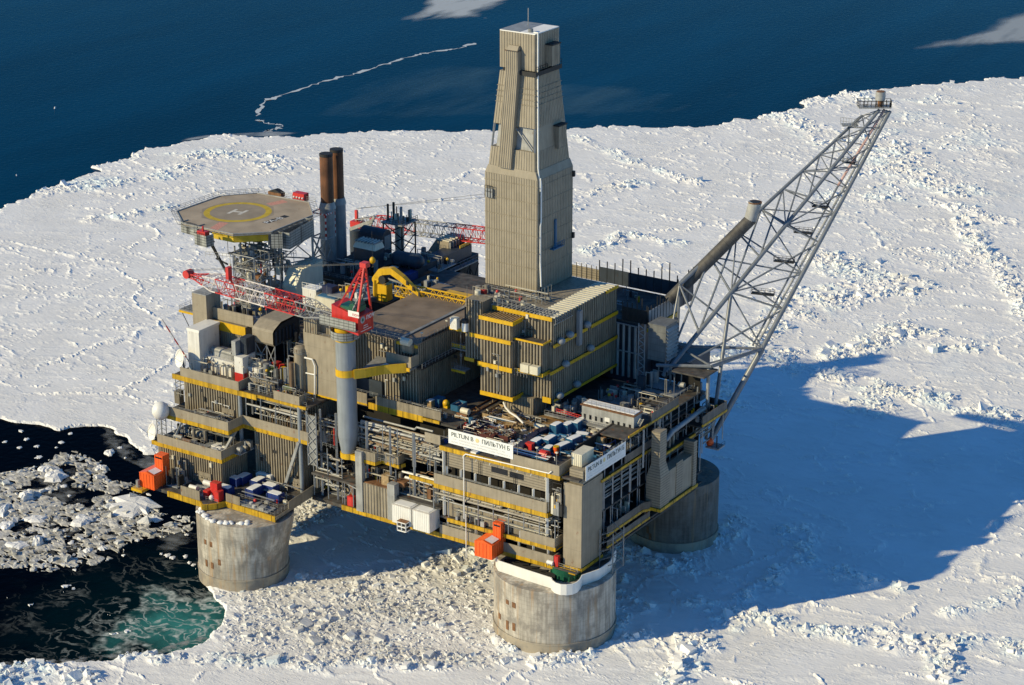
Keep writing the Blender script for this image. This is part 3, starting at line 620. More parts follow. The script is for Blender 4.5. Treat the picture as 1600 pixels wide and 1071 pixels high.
edge_beam(t, [(-43.6,-.45),(-6.0,-.45),(-6.0,10)], 46.3, 47.5)
parapet(t, [(-44,-.3),(-7.8,-.3),(-7.8,2.5)], 21.64, 24.3)
parapet(t, [(-18,-.35),(-7.4,-.35),(-7.4,4)], 26.78, 29.3)
parapet(t, [(-45.7,-.3),(-10,-.3),(-10,6.5)], 36.02, 39.0)
parapet(t, [(-21,-.5),(-6.1,-.5),(-6.1,9.5)], 47.52, 50.4)
parapet(t, [(-48.5,-.3),(-43.5,-.3)], 47.52, 50.2)
MB().box(-43.2, -9, .8, 1.3, 27, 31.0).build('wall', 'tan_wall', t)
MB().box(-43.2, -10.2, 1.0, 1.5, 41.4, 45.6).build('wall', 'tan_louver', t)
MB().box(-10.2, -9.9, 1.0, 14, 36, 45.6).build('wall', 'tan_louver', t)
MB().box(-43, -9, 1.2, 1.6, 24.6, 25.6).build('wall', 'tan_wall', t)
for (a, b), z in (((767.5,793),732),((796,818),740)):
    p = at(a, z, y=.9); q = at(b, z+6, y=.9); MB().box(p.x, q.x, .93, 1.0, p.z-1.0, p.z+.6).build('window', 'glass_dark', t)
for k in range(8):
    x = -42.2+k*4.58
    MB().sq((x,.7,39.0), (x,.7,41.4), .55).build('column', 'white', t)
    MB().sq((x,.9,21.6), (x,.9,25.7), .5).build('column', 'white', t)
for x in (-43,-10.3): MB().sq((x,.5,27), (x,.5,46.3), .7).build('column', 'white', t)
# interior bulkheads coloured near black to stand in for the storeys' deep shade
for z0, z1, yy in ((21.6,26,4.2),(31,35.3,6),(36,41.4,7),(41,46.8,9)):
    MB().box(-45, -8, yy, yy+.3, z0, z1).build('shade_bulkhead', 'recess', t)
MB().box(-45, -8, 30, 60, 21.6, 47).build('shade_bulkhead', 'recess', t)
# pipes on racks under the edge beams
def rack(name, label, x0, x1, y0, y1, z0, z1, n, seed, posts=True, axis='x', mats=('pipe_steel','galv','pipe_steel','light_grey'), pz=None, bend=True, group=None):
    r = random.Random(seed); t = thing(name, label, 'pipe rack', ((x0+x1)/2, (y0+y1)/2, z0), group)
    for k in range(n):
        rr_ = r.choice((.13,.17,.2,.28,.36)); z = z0+(z1-z0)*(k+.5)/n+r.uniform(-.15,.15); o = r.uniform(y0, y1) if axis == 'x' else r.uniform(x0, x1)
        if axis == 'x':
            a, b = x0+r.uniform(0,2), x1-r.uniform(0,3); P = [(a,o,z),(b,o,z)]
            if bend and r.random() < .5:
                q = r.uniform(a+3, b-3); d = r.choice((-.8,.8)); P = [(a,o,z),(q,o,z),(q+abs(d),o,z+d),(b,o,z+d)]
            if r.random() < .35: P = [(a,o,z0-.2)]+P
        else:
            a, b = y0+r.uniform(0,2), y1-r.uniform(0,3); P = [(o,a,z),(o,b,z)]
            if bend and r.random() < .4:
                q = r.uniform(a+2, b-2); P = [(o,a,z),(o,q,z),(o,q+.7,z+.7),(o,b,z+.7)]
        MB().pipe(P, rr_, 7).build('pipe', r.choice(mats), t, True)
    if posts:
        L = (x1-x0) if axis == 'x' else (y1-y0); m = max(2, int(L/4.4))
        for k in range(m+1):
            f = k/m
            p = (x0+(x1-x0)*f, y0-.15) if axis == 'x' else (x1+.15, y0+(y1-y0)*f)
            pz0, pz1 = pz or (z0-.4, z1+.4)
            MB().sq((p[0],p[1],pz0), (p[0],p[1],pz1), .22).build('post', 'light_grey', t)
    return t
rack('pipe_rack', 'grey pipe bundles on posts along the third storey of the front deck block', -46, -7.4, -.1, 3.4, 31.3, 34.5, 16, 1, pz=(27,34.7))
rack('pipe_rack', 'thin pipes along the storey just below the white banner', -52, -42.5, .2, 3.5, 41.5, 45.8, 12, 2, pz=(39,46.3))
rack('pipe_rack', 'short curved pipes at the right end of the front deck block beside the corner tower', -9.4, -5.8, .5, 3, 29, 34.5, 9, 3, bend=False, posts=False)
rack('pipe_rack', 'dark low pipes behind the lowest parapet of the front deck block', -43, -9, .2, 1, 31.0, 31.5, 3, 4, posts=False)
# long white water pipe
t = thing('water_pipe', 'long white pipe running below the banner then down the tan wall', 'pipe', (-38,-.6,27))
a = at(724.5, 709, y=-.9); b = at(862, 741, y=-.9)
MB().pipe([(a.x,-.9,28.2),(a.x,-.9,a.z-.6),(a.x+.7,-.9,a.z),(b.x-.8,-.9,b.z),(b.x,-.9,b.z+.8)], .16, 10).build('main_pipe', 'white_clean', t, True)
a = at(728, 803, y=-.9); b = at(731, 872, y=-.9); MB().pipe([(a.x,-.9,a.z),(a.x,-.9,b.z)], .15, 8).build('lower_pipe', 'white_clean', t, True)
for k in range(7):
    x = -36+k*4.3; MB().bar((x,-.9,45.7), (x,-.5,46.4), .09, 5).build('hanger', 'white', t)
# ladders and cable runs on the tan wall
for px, y0, y1, lb in ((749,722,774,'thin dark ladder on the tan wall right of the white pipe'),(804,742,792,'dark cable ladder near the right end of the tan wall')):
    a = at(px, y0, y=.6); b = at(px, y1, y=.6); t = thing('wall_ladder', lb, 'ladder', (a.x,.6,b.z)); mb = MB()
    for s in (-.3,.3): MB().bar((a.x+s,.6,b.z), (a.x+s,.6,a.z), .07, 4).build('stile', 'dark', t)
    for k in range(int((a.z-b.z)/.5)): MB().bar((a.x-.3,.6,b.z+k*.5), (a.x+.3,.6,b.z+k*.5), .05, 4).build('rung', 'dark', t)
# ------------------------------------------------------------------ the two banners
def text(s, size, m, name, M4, ext=.02, par=None, cx=None):
    cu = bpy.data.curves.new(name, 'FONT'); cu.body = s; cu.size = size; cu.extrude = ext; cu.align_x = 'CENTER' if cx else 'LEFT'
    o = bpy.data.objects.new(name, cu); COL.objects.link(o); dg = bpy.context.evaluated_depsgraph_get(); me = bpy.data.meshes.new_from_object(o.evaluated_get(dg))
    bpy.data.objects.remove(o); me.transform(M4); me.materials.clear(); me.materials.append(M[m])
    r = bpy.data.objects.new(name, me); COL.objects.link(r)
    if par: r.parent = par; r.matrix_parent_inverse = Matrix.Translation(-BASE[par.name])
    return r
def banner(label, p0, p1, z0, z1, out):
    p0, p1 = Vector(p0), Vector(p1); dr = (p1-p0).normalized(); L = (p1-p0).length; H = z1-z0; o = Vector(out)
    t = thing('banner', label, 'banner', (p0.x,p0.y,z0))
    mb = MB(); a = p0; b = p1
    vs = [(a.x,a.y,z0),(b.x,b.y,z0),(b.x,b.y,z1),(a.x,a.y,z1)]; vs += [(v[0]-o.x*.12, v[1]-o.y*.12, v[2]) for v in vs]
    mb.add(vs, [(0,1,2,3),(7,6,5,4),(0,4,5,1),(1,5,6,2),(2,6,7,3),(3,7,4,0)]).build('panel', 'sign_white', t)
    def M4(u, v):
        q = p0+dr*u+o*.05; return Matrix(((dr.x,0,o.x,q.x),(dr.y,0,o.y,q.y),(0,1,0,z0+v),(0,0,0,1)))
    def fit(s, u0, u1, v, h, m, nm):
        cu = bpy.data.curves.new('m', 'FONT'); cu.body = s; cu.size = 1; q = bpy.data.objects.new('m', cu); COL.objects.link(q); bpy.context.view_layer.update(); wd = q.dimensions.x; bpy.data.objects.remove(q)
        k = h/.70; text(s, 1, m, nm, M4(u0, v) @ Matrix.Diagonal(((u1-u0)/wd, k, 1, 1)), .03, t)
    fit('PILTUN B', L*.045, L*.385, H*.55, H*.30, 'sign_ink', 'latin_lettering'); fit('\u041f\u0418\u041b\u042c\u0422\u0423\u041d \u0411', L*.52, L*.945, H*.55, H*.30, 'sign_ink', 'cyrillic_lettering')
    c = p0+dr*(L*.452)+o*.05; mb = MB(); vs = [(c.x,c.y,z0+H*.68)]; n = 20
    for i in range(n):
        a_ = 2*pi*i/n; rr_ = H*.17 if i%2 == 0 else H*.12; q = c+dr*(math.cos(a_)*rr_); vs.append((q.x,q.y,z0+H*.68+math.sin(a_)*rr_))
    mb.add(vs, [(0,1+i,1+(i+1)%n) for i in range(n)]).build('gold_emblem', 'sign_gold', t)
    r = random.Random(3)
    for v, h, u0, u1, nm in ((.33,.09,.08,.88,'small_print'),(.13,.09,.05,.96,'small_print')):
        mb = MB(); u = L*u0
        while u < L*u1:                                   # rows of small worn letter strokes, too faint to read
            if r.random() < .13: u += .35; continue
            q = p0+dr*u+o*.045; e = dr*.16; k = r.choice((0,1,2))
            mb.add([(q.x,q.y,z0+H*v),(q.x+e.x*.4,q.y+e.y*.4,z0+H*v),(q.x+e.x*.4,q.y+e.y*.4,z0+H*(v+h)),(q.x,q.y,z0+H*(v+h))], [(0,1,2,3)])
            q = q+dr*.12; mb.add([(q.x,q.y,z0+H*(v+(0,.4,.8)[k]*h)),(q.x+e.x,q.y+e.y,z0+H*(v+(0,.4,.8)[k]*h)),(q.x+e.x,q.y+e.y,z0+H*(v+((0,.4,.8)[k]+.2)*h)),(q.x,q.y,z0+H*(v+((0,.4,.8)[k]+.2)*h))], [(0,1,2,3)])
            u += .36
        mb.build(nm, 'sign_faint', t)
a = at(700.5, 670.4, y=-.75); b = at(801.5, 694.5, y=-.75); c = at(700.5, 692.3, y=-.75)
banner('white banner with two script lettering and gold sunburst on the front parapet', (a.x,-.75,0), (b.x,-.75,0), c.z, a.z, (0,-1,0))
a = at(915.7, 729.6, x=.4); b = at(977.9, 689.3, x=.4); c = at(915.7, 752.6, x=.4)
banner('shaded white banner with the same lettering on the right hand side', (.4,a.y,0), (.4,b.y,0), c.z, a.z, (1,0,0))
# ------------------------------------------------------------------ corner stair tower
t = thing('stair_tower', 'tall plain tan stair tower at the right front corner', 'stair tower', (-2.7,6,22))
MB().box(-5.5, 0, .9, 11.3, 22.2, 45.6).build('shaft', 'tan_panel', t)
MB().box(-4.2, -.2, 1.6, 11, 45.7, 49.6).build('louver_box', 'tan_louver', t)
MB().strip([(-6.2,.75),(.15,.75),(.15,11.6)], 21.3, 22.15, .3).build('edge_beam', 'yellow', t)
mb = MB(); mb.rail([(-6.2,-.6,21.7),(-.2,-.6,21.7)]); mb.build('railing', 'light_grey', t)
MB().box(-7, 0, -1.2, .6, 21.3, 21.6).build('landing', 'steel_deck', t)
t = thing('container', 'small ribbed cream container standing on the stair tower top', 'container', (-3.4,6,47.6))
MB().corr(-4.6, -1.6, 3.2, 9.2, 49.7, 53.0, .55, .12).build('body', 'cream', t)
MB().box(-4.65, -1.55, 3.15, 9.25, 53.0, 53.15).build('roof', 'cream', t)
t = thing('fire_cabinet', 'bright red cabinet on the ledge left of the stair tower', 'cabinet', (-6.6,-.2,21.7)); MB().box(-7.3,-6.1,-.7,.3,21.7,24.6).build('body','red',t); MB().box(-7.0,-6.4,-.74,-.7,22.2,24.2).build('door','boom_red',t)
t = thing('white_drum', 'white horizontal drum on the ledge by the red cabinet', 'drum', (-7.2,-1,22)); MB().bar((-9.2,-.9,22.5),(-7.4,-.9,22.5),.6,14).build('shell','white_clean',t,True)
MB().box(-9,-8.7,-1.3,-.5,21.65,22.1).build('saddle','grey',t); MB().box(-7.9,-7.6,-1.3,-.5,21.65,22.1).build('saddle','grey',t)
# lattice stair at the right of the corner tower
t = thing('lattice_frame', 'grey zigzag lattice stair frame hanging right of the stair tower above the leg', 'lattice frame', (1,13,19))
A = [(.5,9.5),(4.5,9.5),(4.5,15),(.5,15)]
for x, y in A: MB().sq((x,y,18.5),(x,y,30),.25).build('post','galv',t)
for k in range(5):
    z = 18.8+k*2.4
    for i in range(4):
        a, b = A[i], A[(i+1)%4]; MB().bar((*a,z),(*b,z+ (2.4 if i%2 == 0 else 0)),.12,5).build('brace','galv',t)
# ------------------------------------------------------------------ right hand side of the deck block
t = thing('side_deck', 'shaded right hand decks with thin yellow edges and pipe galleries', 'deck block', (0,36,22))
edge_beam(t, [(.2,10.3),(.2,36)], 43.2, 43.9); edge_beam(t, [(.2,24),(.2,51)], 51.0, 51.6)
edge_beam(t, [(2.0,36),(2.0,58)], 40.4, 41.1); edge_beam(t, [(5.2,56),(5.2,70),(-1,70)], 44.2, 44.9)
edge_beam(t, [(1.5,11.5),(1.5,30),(4,34)], 27.6, 28.3); edge_beam(t, [(1.5,11.5),(1.5,34)], 24.2, 24.8)
parapet(t, [(.3,22),(.3,37)], 44.4, 46.6, 'tan_panel_shaded'); parapet(t, [(.2,36),(.2,51)], 51.62, 53.9, 'tan_panel_shaded')
parapet(t, [(5.2,56),(5.2,70),(-1,70)], 44.95, 47.4, 'tan_panel_shaded'); parapet(t, [(1.5,11.5),(1.5,30),(4,34)], 28.35, 30.4, 'tan_panel_shaded'); parapet(t, [(1.5,11.5),(1.5,34)], 24.85, 26.5, 'tan_panel_shaded')
for z, x1, y0, y1 in ((43.1,0,11,62),(50.9,0,23,64),(40.3,1.8,36,60),(44.1,5,56,70),(27.5,1.3,11,64),(24.1,1.3,11,64),(34.5,-.2,11,64)):
    MB().box(-9, x1, y0, y1, z-.4, z).build('deck_plate', 'steel_deck', t)
MB().box(-8.5,-8.2,11.5,66,22,51).build('shade_bulkhead','recess',t); MB().box(-8,-.2,64,64.3,22,56).build('shade_bulkhead','recess',t)
for k in range(12):
    y = 13+k*4.4; MB().sq((-.5,y,22),(-.5,y,50.8),.3).build('column','grey',t)
for y in (31.5,40.2): MB().sq((.5,y,40),(.5,y,51),.5).build('column','light_grey',t)
mb = MB(); mb.rail([(.2,36,53.9),(.2,60,53.9)]); mb.build('railing','galv',t)
rack('pipe_rack', 'shaded pipe gallery below the right hand banner', -4, -.4, 12, 36, 37, 42.8, 14, 11, axis='y', pz=(34.6,43.1))
rack('pipe_rack', 'shaded pipes on the right side behind the tapered louvred stack', -3, 1.4, 40, 62, 31, 40, 14, 12, axis='y', pz=(28,40.3))
rack('pipe_rack', 'pipes under the projecting deck at the far right rear', 0, 4.6, 57, 69, 38, 43.6, 8, 13, axis='y', pz=(36,44))
mb = MB(); p = [(2.5,40,45.2),(2.5,44,46.6),(2.5,57,47.2),(2.5,62,47.2)]; tag(mb.pipe(p,.7,10).build('exhaust_duct','grey',None,True),'thick bent grey duct lying along the right side deck','duct')
# tapered louvred stack and its box
def loftbox(mb, secs):
    vs = []
    for x0, x1, y0, y1, z in secs: vs += [(x0,y0,z),(x1,y0,z),(x1,y1,z),(x0,y1,z)]
    fs = [(3,2,1,0)]
    for i in range(len(secs)-1):
        for k in range(4): j = (k+1)%4; fs.append((4*i+k, 4*i+j, 4*i+4+j, 4*i+4+k))
    k = 4*(len(secs)-1); fs.append((k,k+1,k+2,k+3)); return mb.add(vs, fs)
c = at(1031, 797, x=5.6); X0 = solve(c,0,0,1009); Y1 = solve(c,1,0,1037); zt = 48
t = thing('exhaust_stack', 'tapered grey louvred stack standing on the right hand side', 'stack', tuple(c))
loftbox(MB(), [(X0,c.x,c.y,c.y+5,c.z+.3),(X0,c.x,c.y,c.y+5,c.z+9),(X0+1.0,c.x-.8,c.y+.6,c.y+4.2,c.z+12.5),(X0+1.0,c.x-.8,c.y+.6,c.y+4.2,c.z+22)]).build('casing','tan_louver',t)
t = thing('intake_house', 'shaded tan box house with louvre panels beside the tapered stack', 'intake house', (c.x,c.y+12,22))
q = at(1086, 753, x=c.x); y1 = q.y
y1 = max(y1, c.y+9); MB().box(X0+1, c.x-.3, c.y+5.1, y1, c.z+.3, c.z+9.5).build('wall','tan_panel',t)
MB().box(c.x-.28, c.x-.1, c.y+9, c.y+12.5, c.z+.8, c.z+10.4).build('louver_panel','tan_louver',t)
MB().box(c.x-3, c.x+.2, y1-1.6, y1+.2, c.z+.3, c.z+13.5).build('end_column','tan_louver',t)
edge_beam(t, [(X0,c.y-.3),(c.x+.2,c.y-.3),(c.x+.2,y1+1)], c.z-.6, c.z+.25); MB().box(X0,c.x,c.y,y1,c.z-.5,c.z).build('floor','steel_deck',t)
t = thing('rescue_davit', 'small orange and grey davit platform projecting at the right rear', 'davit', (6,68,27))
c = at(1110, 692, x=4.5)
MB().box(c.x-1, c.x+3, c.y-1, c.y+3, c.z-1.4, c.z-1.0).build('platform','grey',t); MB().sphere((c.x-.3,c.y+.3,c.z),1.1,12,8,1.2).build('float','orange',t,True); MB().rail([(c.x-1,c.y-1,c.z-1),(c.x+3,c.y-1,c.z-1),(c.x+3,c.y+3,c.z-1)]).build('railing','dark',t)
MB().sq((c.x+2,c.y,c.z-1),(c.x+2,c.y,c.z+2.4),.3).build('arm','dark',t)
# ------------------------------------------------------------------ orange lifeboat houses
def lifeboat(label, px, py, xl, yr, pt, tl, tr, tt, **k):
    x0,x1,y0,y1,z0,z1 = cb(px, py, xl, yr, pt, **k); t = thing('lifeboat_house', label, 'lifeboat station', ((x0+x1)/2,(y0+y1)/2,z0))
    MB().corr(x0,x1,y0,y1,z0,z1,1.1,.1).build('hull_cover','orange',t)
    mb = MB(); xm = (x0+x1)/2; h = z1+.8
    mb.add([(x0-.1,y0-.1,z1),(x1+.1,y0-.1,z1),(x1+.1,y1,z1),(x0-.1,y1,z1),(xm,y0-.1,h),(xm,y1,h)],[(0,4,5,3),(4,1,2,5),(0,1,4),(2,3,5)]); mb.build('roof','orange',t)
    mb = MB(); mb.add([(xm+.15,y0+.5,h-.02),(x1-.3,y0+.5,z1+.2),(x1-.3,y1-2.6,z1+.2),(xm+.15,y1-2.6,h-.02)],[(0,1,2,3)]); mb.v = [(a,b,c_+.07) for a,b,c_ in mb.v]; mb.build('snow_cover','snow',t)
    a = x0+(x1-x0)*tl; b = x0+(x1-x0)*tr
    MB().corr(a,b,y1-2.4,y1+.4,z1-.5,z1+tt,.9,.08).build('coxswain_tower','orange',t)
    MB().box(a+.3,b-.3,y1-2.45,y1-2.42,z1+tt-1.0,z1+tt-.5).build('window','glass_dark',t)
    return t
lifeboat('orange lifeboat house on the left end of the lowest left deck', 241.5, 767, 219, 265, 744.5, .45, 1.0, 4.6, z=22)
lifeboat('orange lifeboat house hung over the widest leg near the front corner', 768.5, 876, 741.5, 790, 853, .55, 1.0, 4.6, y=-6)
# ------------------------------------------------------------------ left wing
t = W = thing('deck_block', 'left wing of stepped decks with yellow edges carrying ribbed tan modules', 'deck block', (-110,0,22))
out = [tuple(at(px, py, z=22.3)[:2]) for px, py in ((214,752),(262,767),(313,783),(316,789),(337,787),(352,783),(430,807.5),(508,757))]
MB().prism(out+[(-88,62),(-132,62)], 21.2, 22.2).build('deck_plate','steel_deck',t)
edge_beam(t, out[1:7], 20.6, 22.25, 'yellow', .45); edge_beam(t, out[6:8], 21.2, 22.2, 'tan_wall')
edge_beam(t, [(-137,-11.3),(-111,-11.3),(-111,.5)], 30.2, 31.4); parapet(t, [(-134.6,-11.5),(-110.9,-11.5),(-110.9,-1)], 31.45, 34.0)
edge_beam(t, [(-137,-7.2),(-111.6,-7.2),(-111.6,-.6),(-88,-.6)], 37.3, 38.5); parapet(t, [(-135.3,-7.3),(-111.5,-7.3),(-111.5,-.8),(-88,-.8)], 38.55, 41.2)
edge_beam(t, [(-137.2,-.9),(-106,-.9)], 47.0, 48.5); edge_beam(t, [(-106,-.6),(-88.6,-.6)], 47.7, 48.5)
parapet(t, [(-134,-1),(-112.4,-1),(-112.4,3.5),(-103,3.5)], 48.55, 51.2)
parapet(t, [(-100,-.6),(-91,-.6),(-91,3)], 48.55, 51.2)
a, b, c_ = out[6], out[7], out[5]
parapet(t, [(a[0]-.2,a[1]+6),(b[0],b[1])], 22.25, 24.4, 'tan_wall')
parapet(t, [out[1], (out[1][0]+.1,out[1][1]+.01)][:2], 22.25, 22.3)
f = lambda q, u: (out[q][0]+(out[q+1][0]-out[q][0])*u, out[q][1]+(out[q+1][1]-out[q][1])*u)
parapet(t, [f(1,.42), f(1,.99)], 22.3, 25.2, 'tan_wall'); parapet(t, [f(5,.02), f(5,.30)], 22.3, 24.8, 'tan_wall')
mb = MB(); mb.rail([(*f(5,.3),22.3),(*f(5,.99),22.3),(*f(6,.45),22.3)], 1.6, 1.5); mb.build('railing','galv',t)
for z, x0, x1, y0, y1 in ((31.2,-137,-111,-11,20),(38.3,-137,-88,-.4,62),(38.3,-137,-111.6,-7,0),(48.3,-137,-88,-.6,62)):
    MB().box(x0,x1,y0,y1,z-.5,z).build('deck_plate','steel_deck',t)
for x in (-112.6,-91.2): MB().bar((x,-.4,22),(x,-.4,48),.6,12).build('column','pedestal_grey',t,True)
q_=at(444,764,z=22.3); MB().sq(tuple(q_),(-91.4,-.9,37.6),.8).build('brace','light_grey',t); MB().sq((-113,-8.5,31.4),(-112.6,-1.5,38),.7).build('brace','light_grey',t); MB().sq((-131,-9,31.4),(-129,-6.5,38),.5).build('brace','light_grey',t)
def module(name, label, x0,x1,y0,y1,z0,z1, door=None, sides='snwe', roof=True, m='tan', pitch=.85, cat='module'):
    t = thing(name, label, cat, ((x0+x1)/2,(y0+y1)/2,z0)); MB().corr(x0,x1,y0,y1,z0,z1,pitch,.60,sides).build('wall',m,t)
    if door:
        MB().box(door-2.2,door+2.2,y0-.42,y0-.02,z0,z0+3.6).build('door_surround','tan_wall',t)
        for s in (-1,1):
            d = MB().box(door+s*.95-.8,door+s*.95+.8,y0-.48,y0-.43,z0+.1,z0+2.6).build('door','tan_louver',t)
            sub(MB().box(door+s*.95-.2,door+s*.95+.2,y0-.52,y0-.49,z0+1.7,z0+2.2),'window','glass_dark',d)
    return t
module('module', 'lowest left ribbed tan module with double door above the leg', -135,-111.2,-11,0,22.3,30.2, -117.5)
module('module', 'ribbed tan module at upper left under the top yellow beam', -133.4,-113.2,-.4,26,38.3,47, -117, pitch=.9)
module('module', 'tall ribbed tan module behind the blue containers on the left wing', -108,-91.4,-.1,40,22.3,37.3, -93.6, pitch=.9)
module('module', 'narrow ribbed wall behind the grey pipe frames of the left wing', -111,-89,6,30,38.4,47, pitch=.9)
# stair lattice at the right end of the wing
t = thing('lattice_frame', 'tall grey cross braced stair frame at the right end of the left wing', 'lattice frame', (-86.5,-.5,29))
for k in range(5):
    z = 31.5+k*3
    for (xa, xb) in ((-88.2,-85.2),(-85.2,-88.2)): MB().bar((xa,-.8,z),(xb,-.8,z+3),.12,5).build('brace','light_grey',t)
MB().box(-88.3,-85.2,-.6,-.4,31.5,46.5).build('screen','galv',t)
for x in (-88.3,-85.2): MB().sq((x,-.8,31.3),(x,-.8,47.5),.26).build('post','light_grey',t)
rack('pipe_rack', 'row of grey pipe frames and risers on the upper right of the left wing', -110.5,-89,-.2,4,41.5,47,11,21,pz=(38.5,47.8))
t = thing('riser_row', 'row of short vertical risers behind the parapet on the left wing', 'risers', (-97,1.5,38.4)); r = random.Random(2)
for k in range(20):
    x = -107+k*.9; MB().pipe([(x,1.5,38.4),(x,1.5,41.5+r.uniform(0,2)),(x+r.uniform(-.4,.4),3.5,43.2)],.16,6).build('riser',r.choice(('pipe_steel','galv','pipe_rusty')),t)
def skid(name, label, x0,x1,y0,y1,z,h,seed,pal=('grey','light_grey','pipe_steel','dark','cream'),n=9,cat='process skid'):
    r = random.Random(seed); t = thing(name, label, cat, ((x0+x1)/2,(y0+y1)/2,z)); MB().box(x0,x1,y0,y1,z,z+.3).build('base_frame','grey',t)
    for k in range(n):
        x, y = r.uniform(x0,x1), r.uniform(y0,y1); u = r.random(); m = r.choice(pal)
        if u < .3:
            q = r.uniform(.35,.9); hh = h*r.uniform(.5,1); MB().cyl((x,y),q,z+.3,z+hh,12).build('vessel',m,t,True)
        elif u < .5:
            q = r.uniform(.4,.9); L = r.uniform(1.5,3.5); MB().bar((x,y,z+1+q),(min(x+L,x1),y,z+1+q),q,12).build('drum',m,t,True); MB().box(x+.2,x+.5,y-.4,y+.4,z+.3,z+1+q).build('saddle','grey',t)
        elif u < .75:
            P = [(x,y,z+.3),(x,y,z+h*r.uniform(.5,1.1))]; q = P[-1]; P.append((r.uniform(x0,x1),q[1],q[2])); P.append((P[-1][0],q[1],z+.3)); MB().pipe(P,r.uniform(.1,.22),6).build('pipe',r.choice(('pipe_steel','galv',m)),t,True)
        elif u < .9: MB().obox((x,y,z+.3),r.uniform(.8,2),r.uniform(.8,1.6),h*r.uniform(.3,.8),r.choice((0,.05,1.57))).build('cabinet',m,t)
        else:
            MB().sphere((x,y,z+h*.7),r.uniform(.3,.55),10,6).build('valve',r.choice(('red','yellow_plain',m)),t,True); MB().bar((x,y,z),(x,y,z+h*.7),.12,5).build('stem','galv',t)
    for x,y in ((x0,y0),(x1,y0)): MB().sq((x,y,z),(x,y,z+h),.16).build('post','galv',t)
    return t
skid('equipment_skid','dark clutter of pipes behind the second left parapet',-134,-122,-6,-2,31.3,5,31)
skid('equipment_skid','grey pallets and boxes on the roof of the lowest left module',-132,-120,-9.5,-3,31.3,1.6,32,('grey','light_grey','snow','rust'),8)
skid('equipment_skid','pipes and valves on the lowest left deck beside the orange lifeboat house',-126,-122,-18,-12,22.3,6,33,('dark','grey','galv'),10)
skid('equipment_skid','white pipes and cabinets on the low deck behind the red hose station',-119,-109,-18.5,-13,22.3,1.8,34,('light_grey','white','galv'),10)
skid('equipment_skid','small tanks on the dark ledge between the two left modules',-111,-108.5,-6,0,31.3,3,35)
t = thing('snow_patch','heap of dirty snow blocks on the lowest left module roof','snow',(-114,-7,31.3)); mb = MB(); r = random.Random(8)
for k in range(26): mb.obox((r.uniform(-119,-111.6),r.uniform(-9.8,-3.5),31.25),r.uniform(.8,2),r.uniform(.6,1.6),r.uniform(.3,1.0),r.uniform(0,3))
tag(mb.build('blocks','snow',t),kind='stuff')
t = thing('sunken_hatch','small dark framed hatch opening in the second left parapet ledge','hatch',(-119,-6,41)); MB().box(-121,-116.5,-6.9,-4.2,41.2,41.35).build('grating','dark',t); MB().strip([(-121,-6.9),(-116.5,-6.9),(-116.5,-4.2)],41.2,41.5,.12).build('kerb','grey',t)
# red hose station
t = thing('hose_station','red hose station box on the yellow outward bulge of the lowest left deck','hose station',tuple(at(325,770,z=22.3)))
c = at(326,783,z=22.3); MB().box(c.x-2.6,c.x-1,c.y+.8,c.y+3,22.3,24.6).build('side_box','red',t); MB().box(c.x+1.4,c.x+3,c.y+.8,c.y+3,22.3,25.2).build('side_box','red',t); MB().box(c.x-1,c.x+1.6,c.y+2,c.y+4,22.3,27.0).build('tall_box','red',t); MB().sphere((c.x+.3,c.y+1,23),.8,10,8).build('hose_reel','white_clean',t,True); mb=MB(); mb.rail([(c.x-3,c.y,22.3),(c.x+3.2,c.y,22.3)]); mb.build('railing','galv',t)
t = thing('ladder_platform','small yellow edged platform with rails left of the orange lifeboat house','platform',tuple(at(212,762,z=22))); c = at(211,764,z=22)
MB().box(c.x-1.5,c.x+2.5,c.y,c.y+3,21.2,22).build('floor','yellow_plain',t); mb=MB(); mb.rail([(c.x-1.5,c.y,22),(c.x+2.5,c.y,22)],1.3,.9); mb.build('railing','galv',t); MB().box(c.x-.5,c.x+.3,c.y+1,c.y+1.8,22,24.2).build('post_box','galv',t)
# containers -----------------------------------------------------------------
def make_container(m, L, Wd, H, snow, label, name='container', cat='container'):
    t = thing(name, label, cat); MB().corr(-L/2+.06,L/2-.06,-Wd/2+.06,Wd/2-.06,.15,H-.12,.55,.06).build('body',m,t)
    fr = MB()
    for x in (-L/2,L/2):
        for y in (-Wd/2,Wd/2): MB().box(x-.09,x+.09,y-.09,y+.09,0,H).build('corner_post',m,t)
    MB().box(L/2-.02,L/2+.05,-Wd/2+.12,-.03,.2,H-.2).build('door',m,t); MB().box(L/2-.02,L/2+.05,.03,Wd/2-.12,.2,H-.2).build('door',m,t)
    MB().box(-L/2,L/2,-Wd/2,Wd/2,H-.1,H).build('roof',m,t)
    if snow:
        r_s = random.Random(len(label)); MB().prism([(L*a*.47, Wd*b*.45) for a,b in ((-1,-.95),(.9,-.95),(.98,-.3),(.95,r_s.uniform(.2,.9)),(r_s.uniform(-.1,.7),.95),(-1,.95))],H+.003,H+.14).build('snow_cover','snow',t)
    return t
def basket(m, L, Wd, H, label, fill='pipe_steel', nf=14, seed=1):
    t = thing('cargo_basket', label, 'cargo basket'); r = random.Random(seed); MB().box(-L/2,L/2,-Wd/2,Wd/2,.1,.25).build('floor',m,t)
    MB().strip([(-L/2,-Wd/2),(L/2,-Wd/2),(L/2,Wd/2),(-L/2,Wd/2),(-L/2,-Wd/2+.3)],.26,H,.1).build('side',m,t)
    for k in range(nf):
        a = Vector((r.uniform(-L/2+.3,L/2-.3),r.uniform(-Wd/2+.2,Wd/2-.2),r.uniform(.3,H+.3))); v = Vector((r.uniform(-1,1),r.uniform(-.5,.5),r.uniform(-.25,.25)))*min(L,2.5)*.5
        MB().bar(a-v,a+v,r.uniform(.06,.16),5).build('scrap',r.choice((fill,'galv','rust')),t)
    return t
GB = 'blue containers on the lowest left deck'
